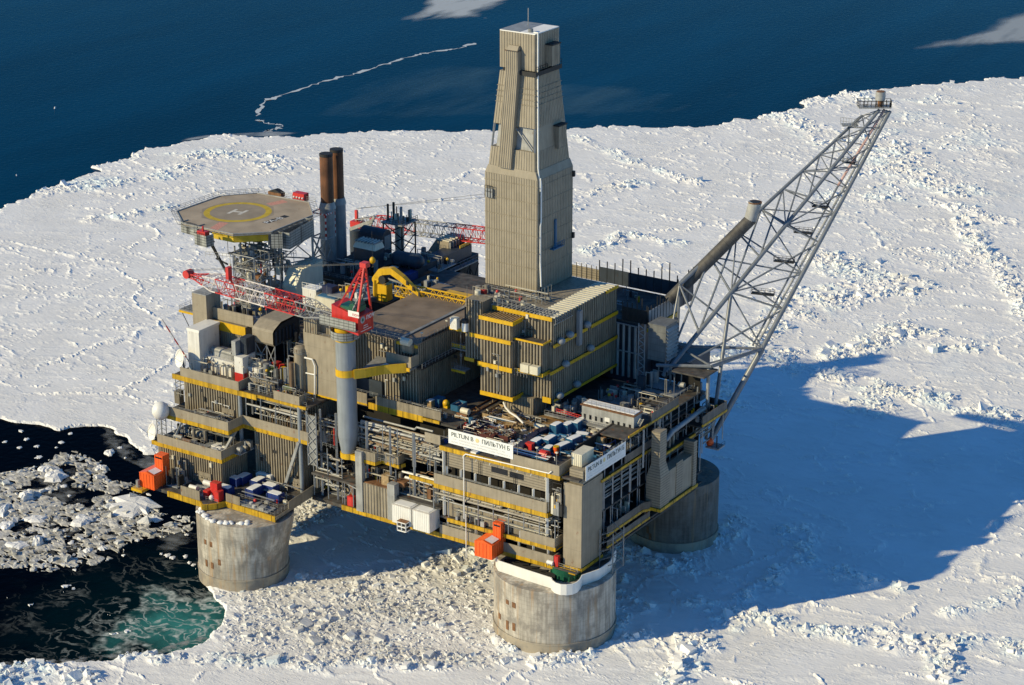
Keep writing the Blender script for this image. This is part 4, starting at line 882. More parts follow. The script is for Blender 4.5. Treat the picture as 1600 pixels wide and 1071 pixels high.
protoB = make_container('blue', 4.0, 2.6, 2.3, True, 'blue container with snowy roof nearest the red hose station'); protoB['group'] = GB
def place(t, px, py, z, rz): p = at(px, py, z=z); t.location = (p.x,p.y,z); t.rotation_euler = (0,0,rz); BASE[t.name] = p
place(protoB, 353, 772, 22.3, 0)
for px, py, rz, lb in ((381,754,pi/2,'blue container topmost at the back of the left deck row with bare snow roof'),(366,757,0,'small blue container at back left beside the dark module wall'),(398,774,pi/2,'long blue container in the middle of the left deck with torn snow cover'),(404,760,pi/2,'blue container behind the middle one beside the tall ribbed module'),(423,769,0,'small blue container with no snow near the slanting grey brace'),(431,782,0,'blue container at the right corner of the lowest left deck')):
    p = at(px, py, z=22.3); dup(protoB, (p.x,p.y,22.3), rz, lb, (1.15,1,1.1) if 'long' in lb else None)
protoC = make_container('white', 5.2, 2.4, 2.4, True, 'cream topped flat container against the tall ribbed module', ); place(protoC, 416, 752, 22.3, 0)
skid('equipment_skid','low grey pallets and pipes at the railed right corner of the lowest left deck',-101,-90,-17,-13.5,22.3,1.1,36,('light_grey','galv','white'),8)
# dishes and radome -----------------------------------------------------------
def dish(label, px, py, r, z, face, y):
    p = at(px, py, y=y); t = thing('satellite_dish', label, 'dish antenna', (p.x,p.y,p.z-r-2)); f = Vector(face).normalized(); a = f.orthogonal().normalized(); b = f.cross(a)
    vs = [p-f*(r*.28)]; n = 28; fs = []
    for j in (1,2,3,4):
        q = r*j/4; h = r*.28*((j/4)**2-1)
        vs += [p+a*(q*math.cos(2*pi*i/n))+b*(q*math.sin(2*pi*i/n))+f*h for i in range(n)]
    fs += [(0,1+i,1+(i+1)%n) for i in range(n)]
    for j in range(3): fs += [(1+j*n+i,1+j*n+n+i,1+j*n+n+(i+1)%n,1+j*n+(i+1)%n) for i in range(n)]
    m_ = len(vs); vs += [v-f*.12 for v in vs[1+3*n:1+4*n]]+[p-f*(r*.5)]
    fs += [(1+3*n+i,m_+i,m_+(i+1)%n,1+3*n+(i+1)%n) for i in range(n)]+[(m_+i,m_+n,m_+(i+1)%n) for i in range(n)]
    mb = MB(); mb.add(vs,fs); mb.build('reflector','white_clean',t,True)
    e = p+f*r*.55; mb = MB()
    for k in range(3): MB().bar(p+a*(r*.9*math.cos(2.09*k))+b*(r*.9*math.sin(2.09*k)),e,.05,4).build('feed_strut','light_grey',t)
    MB().sphere(e,.22,8,6).build('feed_horn','cream',t,True); MB().bar(p-f*r*.4,(p.x+1,p.y+1,p.z-r-2),.35,8).build('mount','galv',t); return t
dish('upper white dish antenna facing the sky at the top left deck corner',280,560,2.7,0,(-.36,-.84,.22),1)
dish('lower white dish antenna beside the radome at the left edge',237,675,2.5,0,(-.36,-.84,.22),-10)
p = at(251,642,y=-9); t = thing('radome','white ball radome on a lattice mast at the far left','radome',(p.x,p.y,p.z-8)); MB().sphere(p,2.5,28,18,1.08).build('dome','white_clean',t,True); mb=MB()
for sx,sy in ((-.9,-.9),(.9,-.9),(.9,.9),(-.9,.9)): MB().bar((p.x+sx,p.y+sy,p.z-9),(p.x+sx,p.y+sy,p.z-2.1),.14,6).build('mast_leg','galv',t)
for k in range(5): mb.bar((p.x-.9,p.y-.9,p.z-9+k*1.4),(p.x+.9,p.y-.9,p.z-7.6+k*1.4),.08,5); mb.bar((p.x+.9,p.y+.9,p.z-9+k*1.4),(p.x+.9,p.y-.9,p.z-7.6+k*1.4),.08,5)
mb.build('mast_bracing','galv',t)
t = thing('antenna_mast','slender red and white striped mast leaning out at the top left','mast',tuple(at(297,567,y=2)))
A_ = at(253,499,y=-6); B_ = at(297,568,y=2)
for k in range(7): MB().bar(B_.lerp(A_,k/7),B_.lerp(A_,(k+1)/7),.2,6).build('red_band' if k%2 else 'white_band','boom_red' if k%2 else 'boom_white',t)
# brackets at left edge
t = thing('side_bracket','small lattice bracket stack on the left wall under the top beam','bracket',(-136,0,42))
for z in (42.2,43.8,45.4,46.8):
    for a,b in (((-137,0),(-133.6,0)),((-137,0),(-137,4))): MB().bar((*a,z),(*b,z),.1,5).build('rung','galv',t)
for x,y in ((-137,0),(-137,4),(-135.2,0)): MB().bar((x,y,41.5),(x,y,47),.12,5).build('post','galv',t)
t = thing('wall_cabinet','tan cabinet hung on the left wall above the radome','cabinet',(-136.5,1,38)); c = at(276,620,y=0); MB().box(c.x-.9,c.x+1,0,2,c.z-2.2,c.z+1.6).build('case','tan_wall',t); mb=MB(); mb.rail([(c.x-1.2,-.2,c.z+1.6),(c.x+1.2,-.2,c.z+1.6)]); mb.build('railing','galv',t)
# ------------------------------------------------------------------ equipment on the top left deck (z 48.3)
t = thing('generator_unit','large white generator unit with exhaust frames behind the top left parapet','generator',(-124,6,48.3))
x0,x1,y0,y1,z0,z1 = cb(314,590,296,345,521,y=4.5); MB().box(x0,x1,y0,y1,48.3,z1).build('intake_tower','white',t); loftbox(MB(),[(x0-.1,x1+.1,y0-.1,y1+.2,z1),(x0-.2,x1+.2,y0,y1+.4,z1+.8)]).build('tower_roof','white_clean',t)
MB().box(x1+.1,-110.5,6.4,13,48.3,52.9).build('enclosure','white',t); MB().box(x1+2,-116,8,12,52.95,54.6).build('fan_box','light_grey',t); MB().box(-114.6,-111.5,8,11,52.95,54.2).build('fan_box','cream',t)
p = at(333,545,y=9); q = at(364,553,y=9); MB().bar((p.x,9,p.z),(q.x,9,q.z-0.2),1.05,18).build('silencer','galv',t,True)
r = random.Random(12)
for k in range(34):
    x = r.uniform(x1+.6,-111.5); MB().pipe([(x,5.0,48.5),(x,5.0,50+r.uniform(.5,3.6)),(x+r.uniform(-2,2),5.0,50+r.uniform(.5,3.6))],.13,6).build('pipe',r.choice(('white','galv','pipe_rusty','dark')),t)
for k in range(14): x = x1+.5+k*1.15; MB().bar((x,6.2,52.9),(x,6.2,54.1),.05,4).build('rail_post','white',t)
x0,x1,y0,y1,z0,z1 = cb(380,588,367,400,560,y=4.2); c_ = MB().box(x0,x1,y0,y1,48.3,z1); c_.build('white_box','white',t); MB().box(x0-.02,x1+.05,y0-.05,y1,48.5,51.3).build('red_panel','red',t); MB().box(x0-1.2,x0+.2,y0+.5,y1+1,z1,z1+4.2).build('duct','light_grey',t)
MB().corr(x0+.3,x1-.5,y0+2.5,y1+.5,z1+.05,z1+5,.7,.1).build('louvre_box','dark_blue_steel',t)
t = thing('tan_tower','plain tan square tower with railed roof at upper left','tower',tuple(at(325,520,y=14)))
x0,x1,y0,y1,z0,z1 = cb(325,530,303,347,463,y=13); MB().box(x0,x1,y0,y1,48.3,z1).build('shaft','tan_panel',t); mb=MB(); mb.rail([(x0,y0,z1),(x1,y0,z1),(x1,y1,z1)]); mb.build('railing','galv',t); MB().box(x0-.05,x1+.05,y0-.05,y1+.05,z1,z1+.2).build('roof','light_grey',t)
t = thing('walkway','railed cantilever walkway with yellow edge left of the tan tower','walkway',(x0-3,y0,60)); zc = at(276,475,y=y0+4).z
MB().box(x0-6,x0-.1,y0+1,y0+6,zc-.3,zc).build('grating','galv',t); MB().strip([(x0-6,y0+6),(x0-6,y0+.9),(x0-.1,y0+.9)],zc-.9,zc-.31,.25).build('edge_beam','yellow_plain',t); mb=MB(); mb.rail([(x0-6,y0+6,zc),(x0-6,y0+1,zc),(x0-.1,y0+1,zc)]); mb.build('railing','dark',t); MB().bar((x0-5,y0+1,zc-.9),(x0,y0+1,zc-9),.12,5).build('stay','dark',t)
t = thing('module','ribbed tan module under a deep yellow beam at upper left','module',(-119,16,48)); x0,x1,y0,y1,z0,z1 = cb(386,552,333,392,512,y=15)
MB().corr(x0,x1,y0,y1+8,48.3,z1,.8,.2).build('wall','tan',t); MB().box(x0-.1,x1+.1,y0-.5,y0-.25,z1-2.6,z1+.1).build('edge_beam','yellow_plain',t); MB().box(x0-1,x1+2.2,y0+.6,y0+1,z1+.2,z1+3.6).build('parapet','tan_panel',t); MB().box(x0-.5,x1+2,y0+1,y0+9,z1+.1,z1+.3).build('roof','steel_deck',t)
a = (x0,y0,z1)
skid('equipment_skid','dark drums and red boxes behind the upper left tan parapet',x0,x1+2,y0+2,y0+8,z1+.3,4.5,41,('dark','grey','red','pipe_steel'),11)
t = thing('exhaust_hood','big tan ventilation hood with curved top and dark mouth on the left deck','hood',(-108,14,56)); x0,x1,y0,y1,z0,z1 = cb(431,541,399,462,510,y=12)
n = 8; vs = []; X = [x0,x1]
prof = [(y0-.6,z0),(y0-1.2,z0+.8),(y0-1.2,z0+4.2),(y0-.7,z0+4.8),(y0+2.2,z0+6.3),(y0+2.8,z0+6.5),(y1+2,z0+6.7),(y1+2,z0)]
for x in X: vs += [(x,y,z) for y,z in prof]
k = len(prof); mb = MB(); mb.add(vs,[(i,(i+1)%k,k+(i+1)%k,k+i) for i in range(k)]+[tuple(range(k))[::-1]]); mb.build('casing','tan_panel',t)
mb = MB(); mb.add([(x1+.06,y,z) for y,z in [(y0-.8,z0+.6),(y0-.8,z0+4.0),(y0+2.4,z0+5.8),(y1+1.6,z0+6.2),(y1+1.6,z0+3),(y1+1.6,z0+.6)]],[tuple(range(6))]); mb.build('mouth','dark',t)
for k in range(6): MB().box(x1+.07,x1+.5,y0-.2+k*1.6,y0+.1+k*1.6,z0+.6,z0+4.4).build('vane','dark_blue_steel',t)
HX = (x0,x1,y0,z0)
t = thing('support_frame','grey cross braced frame holding up the tan ventilation hood','lattice frame',(x0+3,y0,48.3))
for a in (x0+.5,x0+4.5,x1): MB().sq((a,y0-.5,48.3),(a,y0-.5,z0),.32).build('post','light_grey',t)
for a,b in ((x0+.5,x0+4.5),(x0+4.5,x1)):
    for za,zb in ((48.6,52.4),(52.4,48.6),(52.4,z0-.2),(z0-.2,52.4)): MB().bar((a,y0-.5,za),(b,y0-.5,zb),.13,5).build('brace','light_grey',t)
    MB().bar((a,y0-.5,52.4),(b,y0-.5,52.4),.16,5).build('beam','light_grey',t)
t = thing('pump_skid','bright red pump skid behind the parapet left of the tall tan panel','pump skid',tuple(at(432,592,z=48.5))); c = at(431,594,z=48.5)
MB().box(c.x-2.2,c.x+2.4,c.y,c.y+3,48.4,49.2).build('base','red',t); MB().bar((c.x-2,c.y+1.4,50.6),(c.x+2.2,c.y+1.4,51.2),1.4,14).build('engine','red',t,True); MB().cyl((c.x+1.6,c.y+1),.8,49,53.2,12).build('filter','red',t,True); MB().box(c.x-1.9,c.x+.2,c.y+.4,c.y+2.6,51,53.4).build('cowl','boom_red',t)
for i,(xa,xb,ya,yb,h,lb) in enumerate(((-111,-104,6,10,7,'dense pipework between the white generator and the tall tan panel'),(-104,-97,5,11,10,'tall dark pipes and green valves left of the tan vessel'),(-104,-96,11,16,13,'dark tangle of pipes behind the red pump skid'),(-111,-105,18,24,13,'pipes and yellow valves below the ventilation hood'),(-135,-128,8,14,5,'white pipe clutter beside the upper dish antenna'))):
    skid('equipment_skid',lb,xa,xb,ya,yb,48.3,h,50+i,('dark','grey','galv','pipe_rusty','insul_green','yellow_plain'),15)
t = thing('process_vessel','tall tan vertical vessel with railed top left of the tall tan panel','vessel',tuple(at(471,608,y=9))); c = at(471,610,y=8); zt = at(471,545,y=8).z
MB().cyl((c.x,c.y),1.75,48.3,zt,20).build('shell','tan',t,True); MB().sphere((c.x,c.y,zt),1.75,20,10,.5).build('head','tan',t,True); mb=MB(); mb.rail([(c.x-1.8,c.y-1.8,zt-1),(c.x+1.8,c.y-1.8,zt-1)],1.2,.9); mb.build('railing','galv',t); MB().cyl((c.x,c.y),2.0,zt-1.2,zt-1,20).build('platform','galv',t)
t = thing('drum','tan rounded drum standing above the tall vessel below the red boom','vessel',(c.x+1,c.y+4,66)); MB().cyl((c.x+.6,c.y+4),1.9,60,66,18).build('shell','tan',t,True); MB().sphere((c.x+.6,c.y+4,66),1.9,18,8,.6).build('head','tan',t,True); MB().sphere((c.x+.6,c.y+4,60),1.9,18,8,.6).build('foot','tan',t,True)
# ------------------------------------------------------------------ tall tan panel house left of the crane
t = thing('vent_house','tall flat tan panel house with louvred top behind the crane pedestal','vent house',(-90,12,49))
x0,x1,y0,y1,z0,z1 = cb(530,628,478.5,560,531,y=8); MB().box(x0,x1,y0,y0+8,49,z1).build('wall','tan_panel',t); MB().corr(x0,x0+4.5,y0,y0+8,z1+.05,z1+4.2,.9,.2).build('louvred_top','tan',t); MB().corr(x0+4.6,x1,y0+2,y0+8,z1+.05,z1+2.6,.9,.2).build('stepped_top','tan',t)
MB().box(x0-.1,x1+.1,y0-.15,y0,48.5,49.0).build('edge_beam','yellow_plain',t)
p = [at(476,559,y=7.4),at(488,562,y=7.4),at(492,572,y=7.4),at(492,628,y=7.4)]; MB().pipe(p,.26,8).build('vent_pipe','white_clean',t,True); p = [at(478,583,y=7.4),at(492,586,y=7.4)]; MB().pipe(p,.22,8).build('branch_pipe','white_clean',t,True)
# ------------------------------------------------------------------ central recess
t = Cc = thing('deck_block','central recessed decks with pipe galleries between the left wing and front block','deck block',(-66,6,21.6))
edge_beam(t,[(-77.3,-.3),(-43.6,-.3)],20.3,21.7); MB().box(-88,-60,0,64,20.6,21.6).build('deck_plate','steel_deck',t)
edge_beam(t,[(-88,10.8),(-76,10.8)],48.0,48.6,'yellow'); edge_beam(t,[(-75.5,10.8),(-57,10.8)],47.3,49.1); edge_beam(t,[(-57,10.8),(-51.5,10.8)],47.9,48.7)
MB().box(-88,-46,11,64,47.6,48.2).build('deck_plate','steel_deck',t); parapet(t,[(-73,10.7),(-51,10.7)],49.1,51.6,'tan_wall'); parapet(t,[(-80,10.7),(-76,10.7)],48.6,51.6,'tan_wall')
MB().box(-88,-44,0,30,28.3,28.9).build('deck_plate','steel_deck',t); MB().box(-88,-44,8,30,36.9,37.5).build('deck_plate','steel_deck',t)
pts=[tuple(at(px,py,z=37)[:2]) for px,py in ((534,706),(545,703),(560,713),(586,722),(598,716),(622,726),(634,719),(636,722),(680,738))]
edge_beam(t,[at(558,722,y=0)[:2],at(586,729,y=0)[:2],at(597,722,y=2.5)[:2],at(623,729,y=2)[:2],at(633,722,y=4)[:2]],36.2,37.2); parapet(t,[at(558,713,y=0)[:2],at(586,720,y=0)[:2],at(597,714,y=2.5)[:2],at(623,723,y=2)[:2],at(640,709,y=8)[:2]],37.25,39.8,'tan_wall')
edge_beam(t,[(-54.5,.6),(-45.8,.6)],35.0,36.0)
for x in (-86,-80.5,-70,-62,-54,-47):
    MB().sq((x,2.2,21.6),(x,2.2,47.6),.55).build('column','grey',t)
MB().box(-88,-44,16,16.3,21.6,47.5).build('shade_bulkhead','recess',t)
rack('pipe_rack','long parallel brown and grey pipes running under the central yellow beam',-75,-50,3,9,40.5,46.4,22,61,mats=('pipe_steel','tan','pipe_rusty','galv','light_grey'),pz=(37.4,47.3))
rack('pipe_rack','lower brownish pipes beside the crane pedestal foot',-73,-48,1,8,38,40.3,10,62,mats=('pipe_rusty','tan','pipe_steel'),posts=False)
rack('pipe_rack','pale pipe grid in the dark gap left of the tan tank box',-88,-78,1.2,4,24,35,16,63,pz=(21.6,37))
rack('pipe_rack','tangle of silver pipes in the dark bay above the white containers',-60,-46,2,7,24,35,22,64,mats=('pipe_steel','galv','pipe_rusty','white'))
for i,(xa,xb,ya,yb,z,h,lb) in enumerate(((-73,-60,3,7,37.5,3,'drums and dark machines on the ledge right of the pedestal foot'),(-60,-46,3,9,29,5,'brown machinery under the central ledge'),(-88,-79,5,10,37.5,8,'machines in the dark bay left of the crane pedestal'),(-72,-60,4,8,29,5,'brown and tan equipment above the tan tank box'),(-85,-76,4,9,21.7,12,'dark pipes low in the bay between the wings'))):
    skid('equipment_skid',lb,xa,xb,ya,yb,z,h,70+i,('dark','rust','tan','pipe_steel','galv'),13)
# tan tank box with corner columns
t = thing('tank_box','open tan tank box with concrete grey corner posts in the lower centre','tank',(-66,-.5,21.7)); x0,x1,y0,y1,z0,z1 = cb(615,812,560,645,762,y=-.9)
MB().corr(x0+1,x1-1,y0,y1,21.75,z1-1,1.0,.2).build('wall','tan',t); MB().box(x0-.5,x0+1.7,y0-.25,y0+1.2,21.75,z1+8).build('corner_post','light_grey',t); MB().box(x1-1.8,x1+.6,y0-.25,y0+2,21.75,z1+.8).build('corner_post','light_grey',t); MB().box(x0+1,x1-1,y0+.3,y1,z1-1,z1-.8).build('rusty_floor','rust',t)
MB().box(x1-5,x1-2.6,y0+1.5,y0+4,z1-.8,z1+2).build('rusty_box','wood',t); MB().box(x1-2.5,x1+2,y0+2.5,y0+6,z1-.6,z1+.8).build('rusty_lid','rust',t)
# white containers
def wcont(label,px,py,xl,yr,pt): 
    x0,x1,y0,y1,z0,z1 = cb(px,py,xl,yr,pt,y=-3.4); t = thing('container',label,'container',((x0+x1)/2,(y0+y1)/2,z0),'white containers under the front deck')
    MB().corr(x0,x1,y0,y1,z0,z1,.6,.07).build('body','white_clean',t); MB().box(x0-.05,x1+.05,y0-.05,y1+.05,z1,z1+.12).build('roof','white',t); MB().box(x0+.6,x1-.6,y0+.6,y1-.4,z1+.123,z1+.2).build('snow_cover','snow',t); MB().box(x0-.03,x1+.03,y0-.06,y1,z1-.02,z1+.05).build('rusty_rim','rust',t); return x0,x1,y0,y1,z0,z1
wcont('left one of two white ribbed containers with rust edged snowy roof',642,824,613,664,796)
X_ = wcont('right one of two white ribbed containers with a ladder by its corner',671,834,645,687,804)
t = thing('lookout_cabin','small white framed lookout cabin hung below the two white containers','cabin',tuple(at(627,832,y=-5))); x0,x1,y0,y1,z0,z1 = cb(634,832,621,642,819,y=-5)
MB().box(x0+.15,x1-.15,y0+.15,y1-.15,z0+.2,z1-.2).build('cabin','glass_dark',t)
for a in (x0,(x0+x1)/2,x1): MB().sq((a,y0,z0),(a,y0,z1),.28).build('frame_post','white_clean',t)
for z in (z0,(z0+z1)/2,z1): MB().sq((x0,y0,z),(x1,y0,z),.28).build('frame_rail','white_clean',t); MB().sq((x1,y0,z),(x1,y1,z),.28).build('frame_rail','white_clean',t)
MB().box(x0-.1,x1+.1,y0-.1,y1+.1,z1+.15,z1+.3).build('roof','rust',t)
t = thing('fire_cabinet','small red cabinet on the yellow beam left of the tan tank box','cabinet',tuple(at(548,788,y=.2))); c = at(547,790,y=.2); MB().box(c.x-1,c.x+1,.2,1.6,21.7,24.6).build('case','red',t); MB().box(c.x-.7,c.x+.7,.13,.19,22,24.2).build('door','boom_red',t)
t = thing('swing_frame','grey rail frame on the yellow beam left of the tan tank box','frame',(-75.5,0,21.7)); mb=MB()
for x in (-76.6,-73.6): MB().sq((x,.2,21.7),(x,.2,28.5),.25).build('post','light_grey',t)
MB().sq((-76.6,.2,28.5),(-72.4,.2,27.6),.25).build('beam','light_grey',t)
for a,b in ((28.4,25),(25,28)): MB().bar((-75.2,.2,a),(-73.6,.2,b),.1,5).build('brace','light_grey',t)
# bright yellow side piece on left of central deck
t = thing('walkway','low tan walkway with broken yellow edge behind the lowest left deck','walkway',(-84,12,26)); a = at(508,757,z=22.3); b = at(548,775,z=22.3)
MB().strip([(a.x,a.y),(b.x,b.y)],20.8,21.9,.4).build('edge_beam','yellow_plain',t); MB().strip([(a.x,a.y+.2),(b.x,b.y+.2)],21.95,24.4,.2).build('parapet','tan_wall',t)
# ------------------------------------------------------------------ main crane
t = thing('pedestal_crane','red and white lattice crane with triangular red frame on a tall grey pedestal','crane',(-75.8,1.4,37)); c = (-75.8,1.4)
MB().cyl(c,2.75,42.5,72.4,32).build('pedestal','pedestal_grey',t,True); MB().cyl(c,1.95,37.4,42.5,32,2.75).build('pedestal_cone','pedestal_grey',t,True)
MB().cyl(c,2.25,36.0,37.6,24).build('foot_ring','yellow_plain',t); MB().box(c[0]+.6,c[0]+4.6,c[1]-1.4,c[1]+.6,35.9,37.5).build('foot_bracket','yellow_plain',t)
for z0,z1,r in ((60.3,62.3,2.95),(70.5,71.4,2.95),(72.4,74.8,2.85)): MB().cyl(c,r,z0,z1,32).build('yellow_band','yellow_plain',t,True)
ring = [(c[0]+4*math.cos(a),c[1]+4*math.sin(a)) for a in np.linspace(0,2*pi,25)]
MB().strip(ring,71.5,73.6,.12).build('gallery_screen','mesh_grey',t)
MB().cyl(c,4,71.3,71.5,24).build('gallery_floor','galv',t)
x0,x1,y0,y1,z0,z1 = cb(560,525,519,583.5,500,x=-68.2); Y0 = y0; print('cab',x0,x1,y0,y1,z0,z1)
zt = z1+1.2
mb = MB(); mb.add([(x0,y0,z0+1.2),(x1,y0,z0),(x1,y1,z0),(x0,y1,z0+1.2),(x0,y0,zt+1.6),(x1,y0,zt-.6),(x1,y1,zt-.6),(x0,y1,zt+1.6)],[(3,2,1,0),(0,1,5,4),(1,2,6,5),(2,3,7,6),(3,0,4,7),(4,5,6,7)]); cabm = mb.build('machinery_house','red',t)
MB().strip([(x0-3.2,y0-1.3),(x1+.1,y0-1.3)],z0+1.6,z0+4.2,.12).build('walkway_screen','mesh_grey',t); MB().box(x0-3.2,x1,y0-1.3,y0,z0+1.4,z0+1.58).build('walkway_floor','galv',t)
MB().box(x0+2,x1-1.2,y0+.8,y1-1.5,zt,zt+1.5).build('winch','green',t); MB().bar((x1-2.6,y0+1,zt+1.4),(x1-2.6,y1-1.4,zt+1.4),1.15,16).build('rope_drum','green',t,True)
ap = Vector(tuple(at(570,414,y=1.4)))
for sx,sy in ((x0+1.2,y0+.4),(x0+1.2,y1-.4),(x1-.4,y0+.4),(x1-.4,y1-.4)): MB().sq((sx,sy,zt-.2),(ap.x+(sx-ap.x)*.06,ap.y+(sy-ap.y)*.06,ap.z),.5).build('a_frame_leg','red',t)
MB().box(ap.x-1,ap.x+1,ap.y-1,ap.y+1,ap.z-.6,ap.z+.7).build('apex_head','boom_red',t)
for f_ in (.62,.74,.86):
    q = [Vector((sx,sy,zt)).lerp(ap,f_) for sx,sy in ((x0+1.2,y0+.4),(x1-.4,y0+.4),(x1-.4,y1-.4),(x0+1.2,y1-.4))]
    mb = MB(); [mb.sq(q[i],q[(i+1)%4],.22) for i in range(4)]; mb.build('a_frame_rung','red',t)
MB().sq((x1-2,y0+.6,zt+1),(ap.x+.4,ap.y,ap.z-5),.5).build('ladder','mesh_grey',t)
# emblem and lettering on the cab
n = 24
def disc(mb,c_,u,v,r0,r1):
    vs = [];
    for i in range(n): a = 2*pi*i/n; vs += [c_+u*(math.cos(a)*r0)+v*(math.sin(a)*r0), c_+u*(math.cos(a)*r1)+v*(math.sin(a)*r1)]
    return mb.add(vs,[(2*i,2*i+1,2*((i+1)%n)+1,2*((i+1)%n)) for i in range(n)])
U = Vector((0,1,0)); V_ = Vector((0,0,1)); cc = Vector((x1+.04,y0+(y1-y0)*.30,z0+3.9)); disc(MB(),cc,U,V_,.45,1.0).build('round_emblem','light_grey',t); disc(MB(),cc,U,V_,.0,.45).build('emblem_centre','green',t)
q = Vector((x1+.04,y0+(y1-y0)*.50,z0+3.6)); text('nov',2.5,'white_clean','side_lettering',Matrix(((0,0,1,q.x),(1,.0,0,q.y),(.0,1,0,q.z),(0,0,0,1))) @ Matrix(((1,.2,0,0),(0,1,0,0),(0,0,1,0),(0,0,0,1))),.02,t)
for k,(a,b,z) in enumerate(((.35,.62,2.0),(.33,.66,1.4),(.16,.86,.7))): MB().box(x1+.02,x1+.05,y0+(y1-y0)*a,y0+(y1-y0)*b,z0+z,z0+z+.16).build('small_print','white_clean',t)
MB().box(x0+5.6,x0+9.2,y0-.06,y0-.03,z0+5.0,z0+6.7).build('white_nameplate','white_clean',t); text('nov',1.5,'red','nameplate_lettering',Matrix(((1,0,0,x0+7.0),(0,0,-1,y0-.08),(0,1,0,z0+5.35),(0,0,0,1))),.01,t)
# boom
root = Vector((x0+.5,y0+1.3,z0+3.6)); tip = Vector(tuple(at(292,429,y=root.y+1.2)))
def lattice_boom(t, root, tip, segs, wmax, hmax, near, taper=(.17,.2)):
    d = tip-root; L = d.length; d.normalize(); s = Vector((-d.y,d.x,0)).normalized(); u = d.cross(s)*-1
    if u.z < 0: u = -u
    nb = 30; F_ = lambda f: (min(1,(f/taper[0])*.8+.2) if f < taper[0] else (1 if f < 1-taper[1] else max(.28,(1-f)/taper[1])))
    def cor(f):
        k = F_(f); c_ = root+d*(L*f); w_, h_ = wmax*k/2, hmax*k/2
        return [c_+s*w_+u*h_, c_-s*w_+u*h_, c_-s*w_-u*h_, c_+s*w_-u*h_]
    for (fa,fb,m) in segs:
        ia,ib = round(fa*nb),round(fb*nb); br = MB()
        for k in range(4):
            ch = MB()
            for i in range(ia,ib): ch.bar(cor(i/nb)[k],cor((i+1)/nb)[k],.19,6)
            ch.build('boom_chord',m,t)
        for i in range(ia,ib):
            A,B = cor(i/nb),cor((i+1)/nb)
            for k in range(4):
                j=(k+1)%4; br.bar(A[k],A[j],.09,4); (br.bar(A[k],B[j],.09,4) if (i+k)%2 else br.bar(A[j],B[k],.09,4))
        br.build('boom_lacing',m,t)
    return s,u
fx = lambda px: (530-px)/(530-292)
s,u = lattice_boom(t,root,tip,[(0,fx(472),'light_grey'),(fx(472),fx(426),'boom_red'),(fx(426),fx(383),'boom_white'),(fx(383),fx(348),'boom_red'),(fx(348),fx(327),'boom_white'),(fx(327),1,'boom_red')],4.6,3.9,0)
MB().bar(tip+s*1.2+Vector((.6,0,.3)),tip-s*1.2+Vector((.6,0,.3)),1.2,14).build('tip_sheave','boom_red',t)
MB().box(tip.x+15,tip.x+16,tip.y-.8,tip.y+.8,tip.z+1.5,tip.z+5).build('sheave_post','boom_red',t)
for o_ in (-.6,.6): MB().bar(tip+Vector((0,o_,1.2)),ap+Vector((0,o_,.3)),.06,4).build('hoist_rope','rope',t)
# pedestal support band reaching to the process module
pm = cb(655,662,560,724,540,y=16.0); print('process',pm)
px0,px1,py0,py1,pz0,pz1 = pm; py1 = 52
t = thing('pedestal_brace','curved yellow arm tying the grey crane pedestal to the ribbed module','brace',(-70,6,60))
P = [(-78.6,2.6),(-77,-1.6),(-74.4,-1.8),(-72.6,.6),(-70.6,3.2),(-68,8),(-63.5,12.3),(px1-.2,12.3)]
MB().strip(P[3:7],60.0,62.6,.5).build('arm','yellow_plain',t); MB().strip(P[6:],60.4,61.4,.4).build('edge_beam','yellow_plain',t); MB().strip([(-70.5,12.6),(px1,12.6),(px1,16)],61.45,64.6,.2).build('parapet','tan_panel',t); MB().prism([(-72.5,1.2),(-69,7),(-64,12.2),(px1,12.2),(px1,16),(-76,16)],60.6,61.2).build('walkway_floor','galv',t); MB().prism([(-71.5,4),(-69.5,8),(-66.5,11),(-70,12)],61.25,61.5).build('snow_cover','snow',t)
# process module
t = thing('process_module','big ribbed tan module with flat brown roof right of the crane','module',((px0+px1)/2,30,48.2)); X0 = -88
MB().corr(X0,px1,py0,py1,48.3,pz1,1.0,.60).build('wall','tan',t); MB().box(X0-.1,px1+.1,py0-.2,py1,pz1,pz1+.35).build('roof','brown_deck',t)
MB().strip([(px1-7,py0-.25),(px1+.05,py0-.25)],pz1-.9,pz1-.02,.25).build('edge_beam','yellow_plain',t)
mb = MB(); mb.rail([(-84,py0,pz1+.35),(px1,py0,pz1+.35),(px1,py1-6,pz1+.35)],1.5,1.6); mb.build('railing','galv',t)
MB().strip([(px1-.2,py0+2),(px1-.2,py1)],pz1+.35,pz1+1.1,.2).build('upstand','dark',t); MB().box(px1-7,px1-6,py0+.5,py1,pz1+.36,pz1+.7).build('cable_tray','galv',t)
MB().box(px1-4.4,px1-1,py0-1.5,py0-.3,64.7,67.2).build('vent_box','tan_wall',t); MB().bar((px1-4.2,py0-1.6,68.0),(px1-1.4,py0-1.6,68.0),1.1,12).build('vent_cowl','cream',t,True)
MB().box(px1+.1,px1+2.0,py0-1,py1-2,60.5,61.0).build('side_walkway','dark',t); mb=MB(); mb.rail([(px1+2,py0-1,61),(px1+2,py1-2,61)],1.3,1.6,.07); mb.build('walkway_railing','galv',t)
MB().box(px0-6,px1-12,py0-.9,py0-.35,49,54).build('door_panel','dark_blue_steel',t)
t2 = thing('roof_shade','crane shadow drawn as a dark sheet along the front edge of the brown roof','cover',(-74,19,pz1)); MB().box(-80,px1-7.2,py0+.6,py0+4.5,pz1+.36,pz1+.42).build('sheet','dark_blue_steel',t2)  # crane's shadow on the roof front, put in as a flat dark sheet
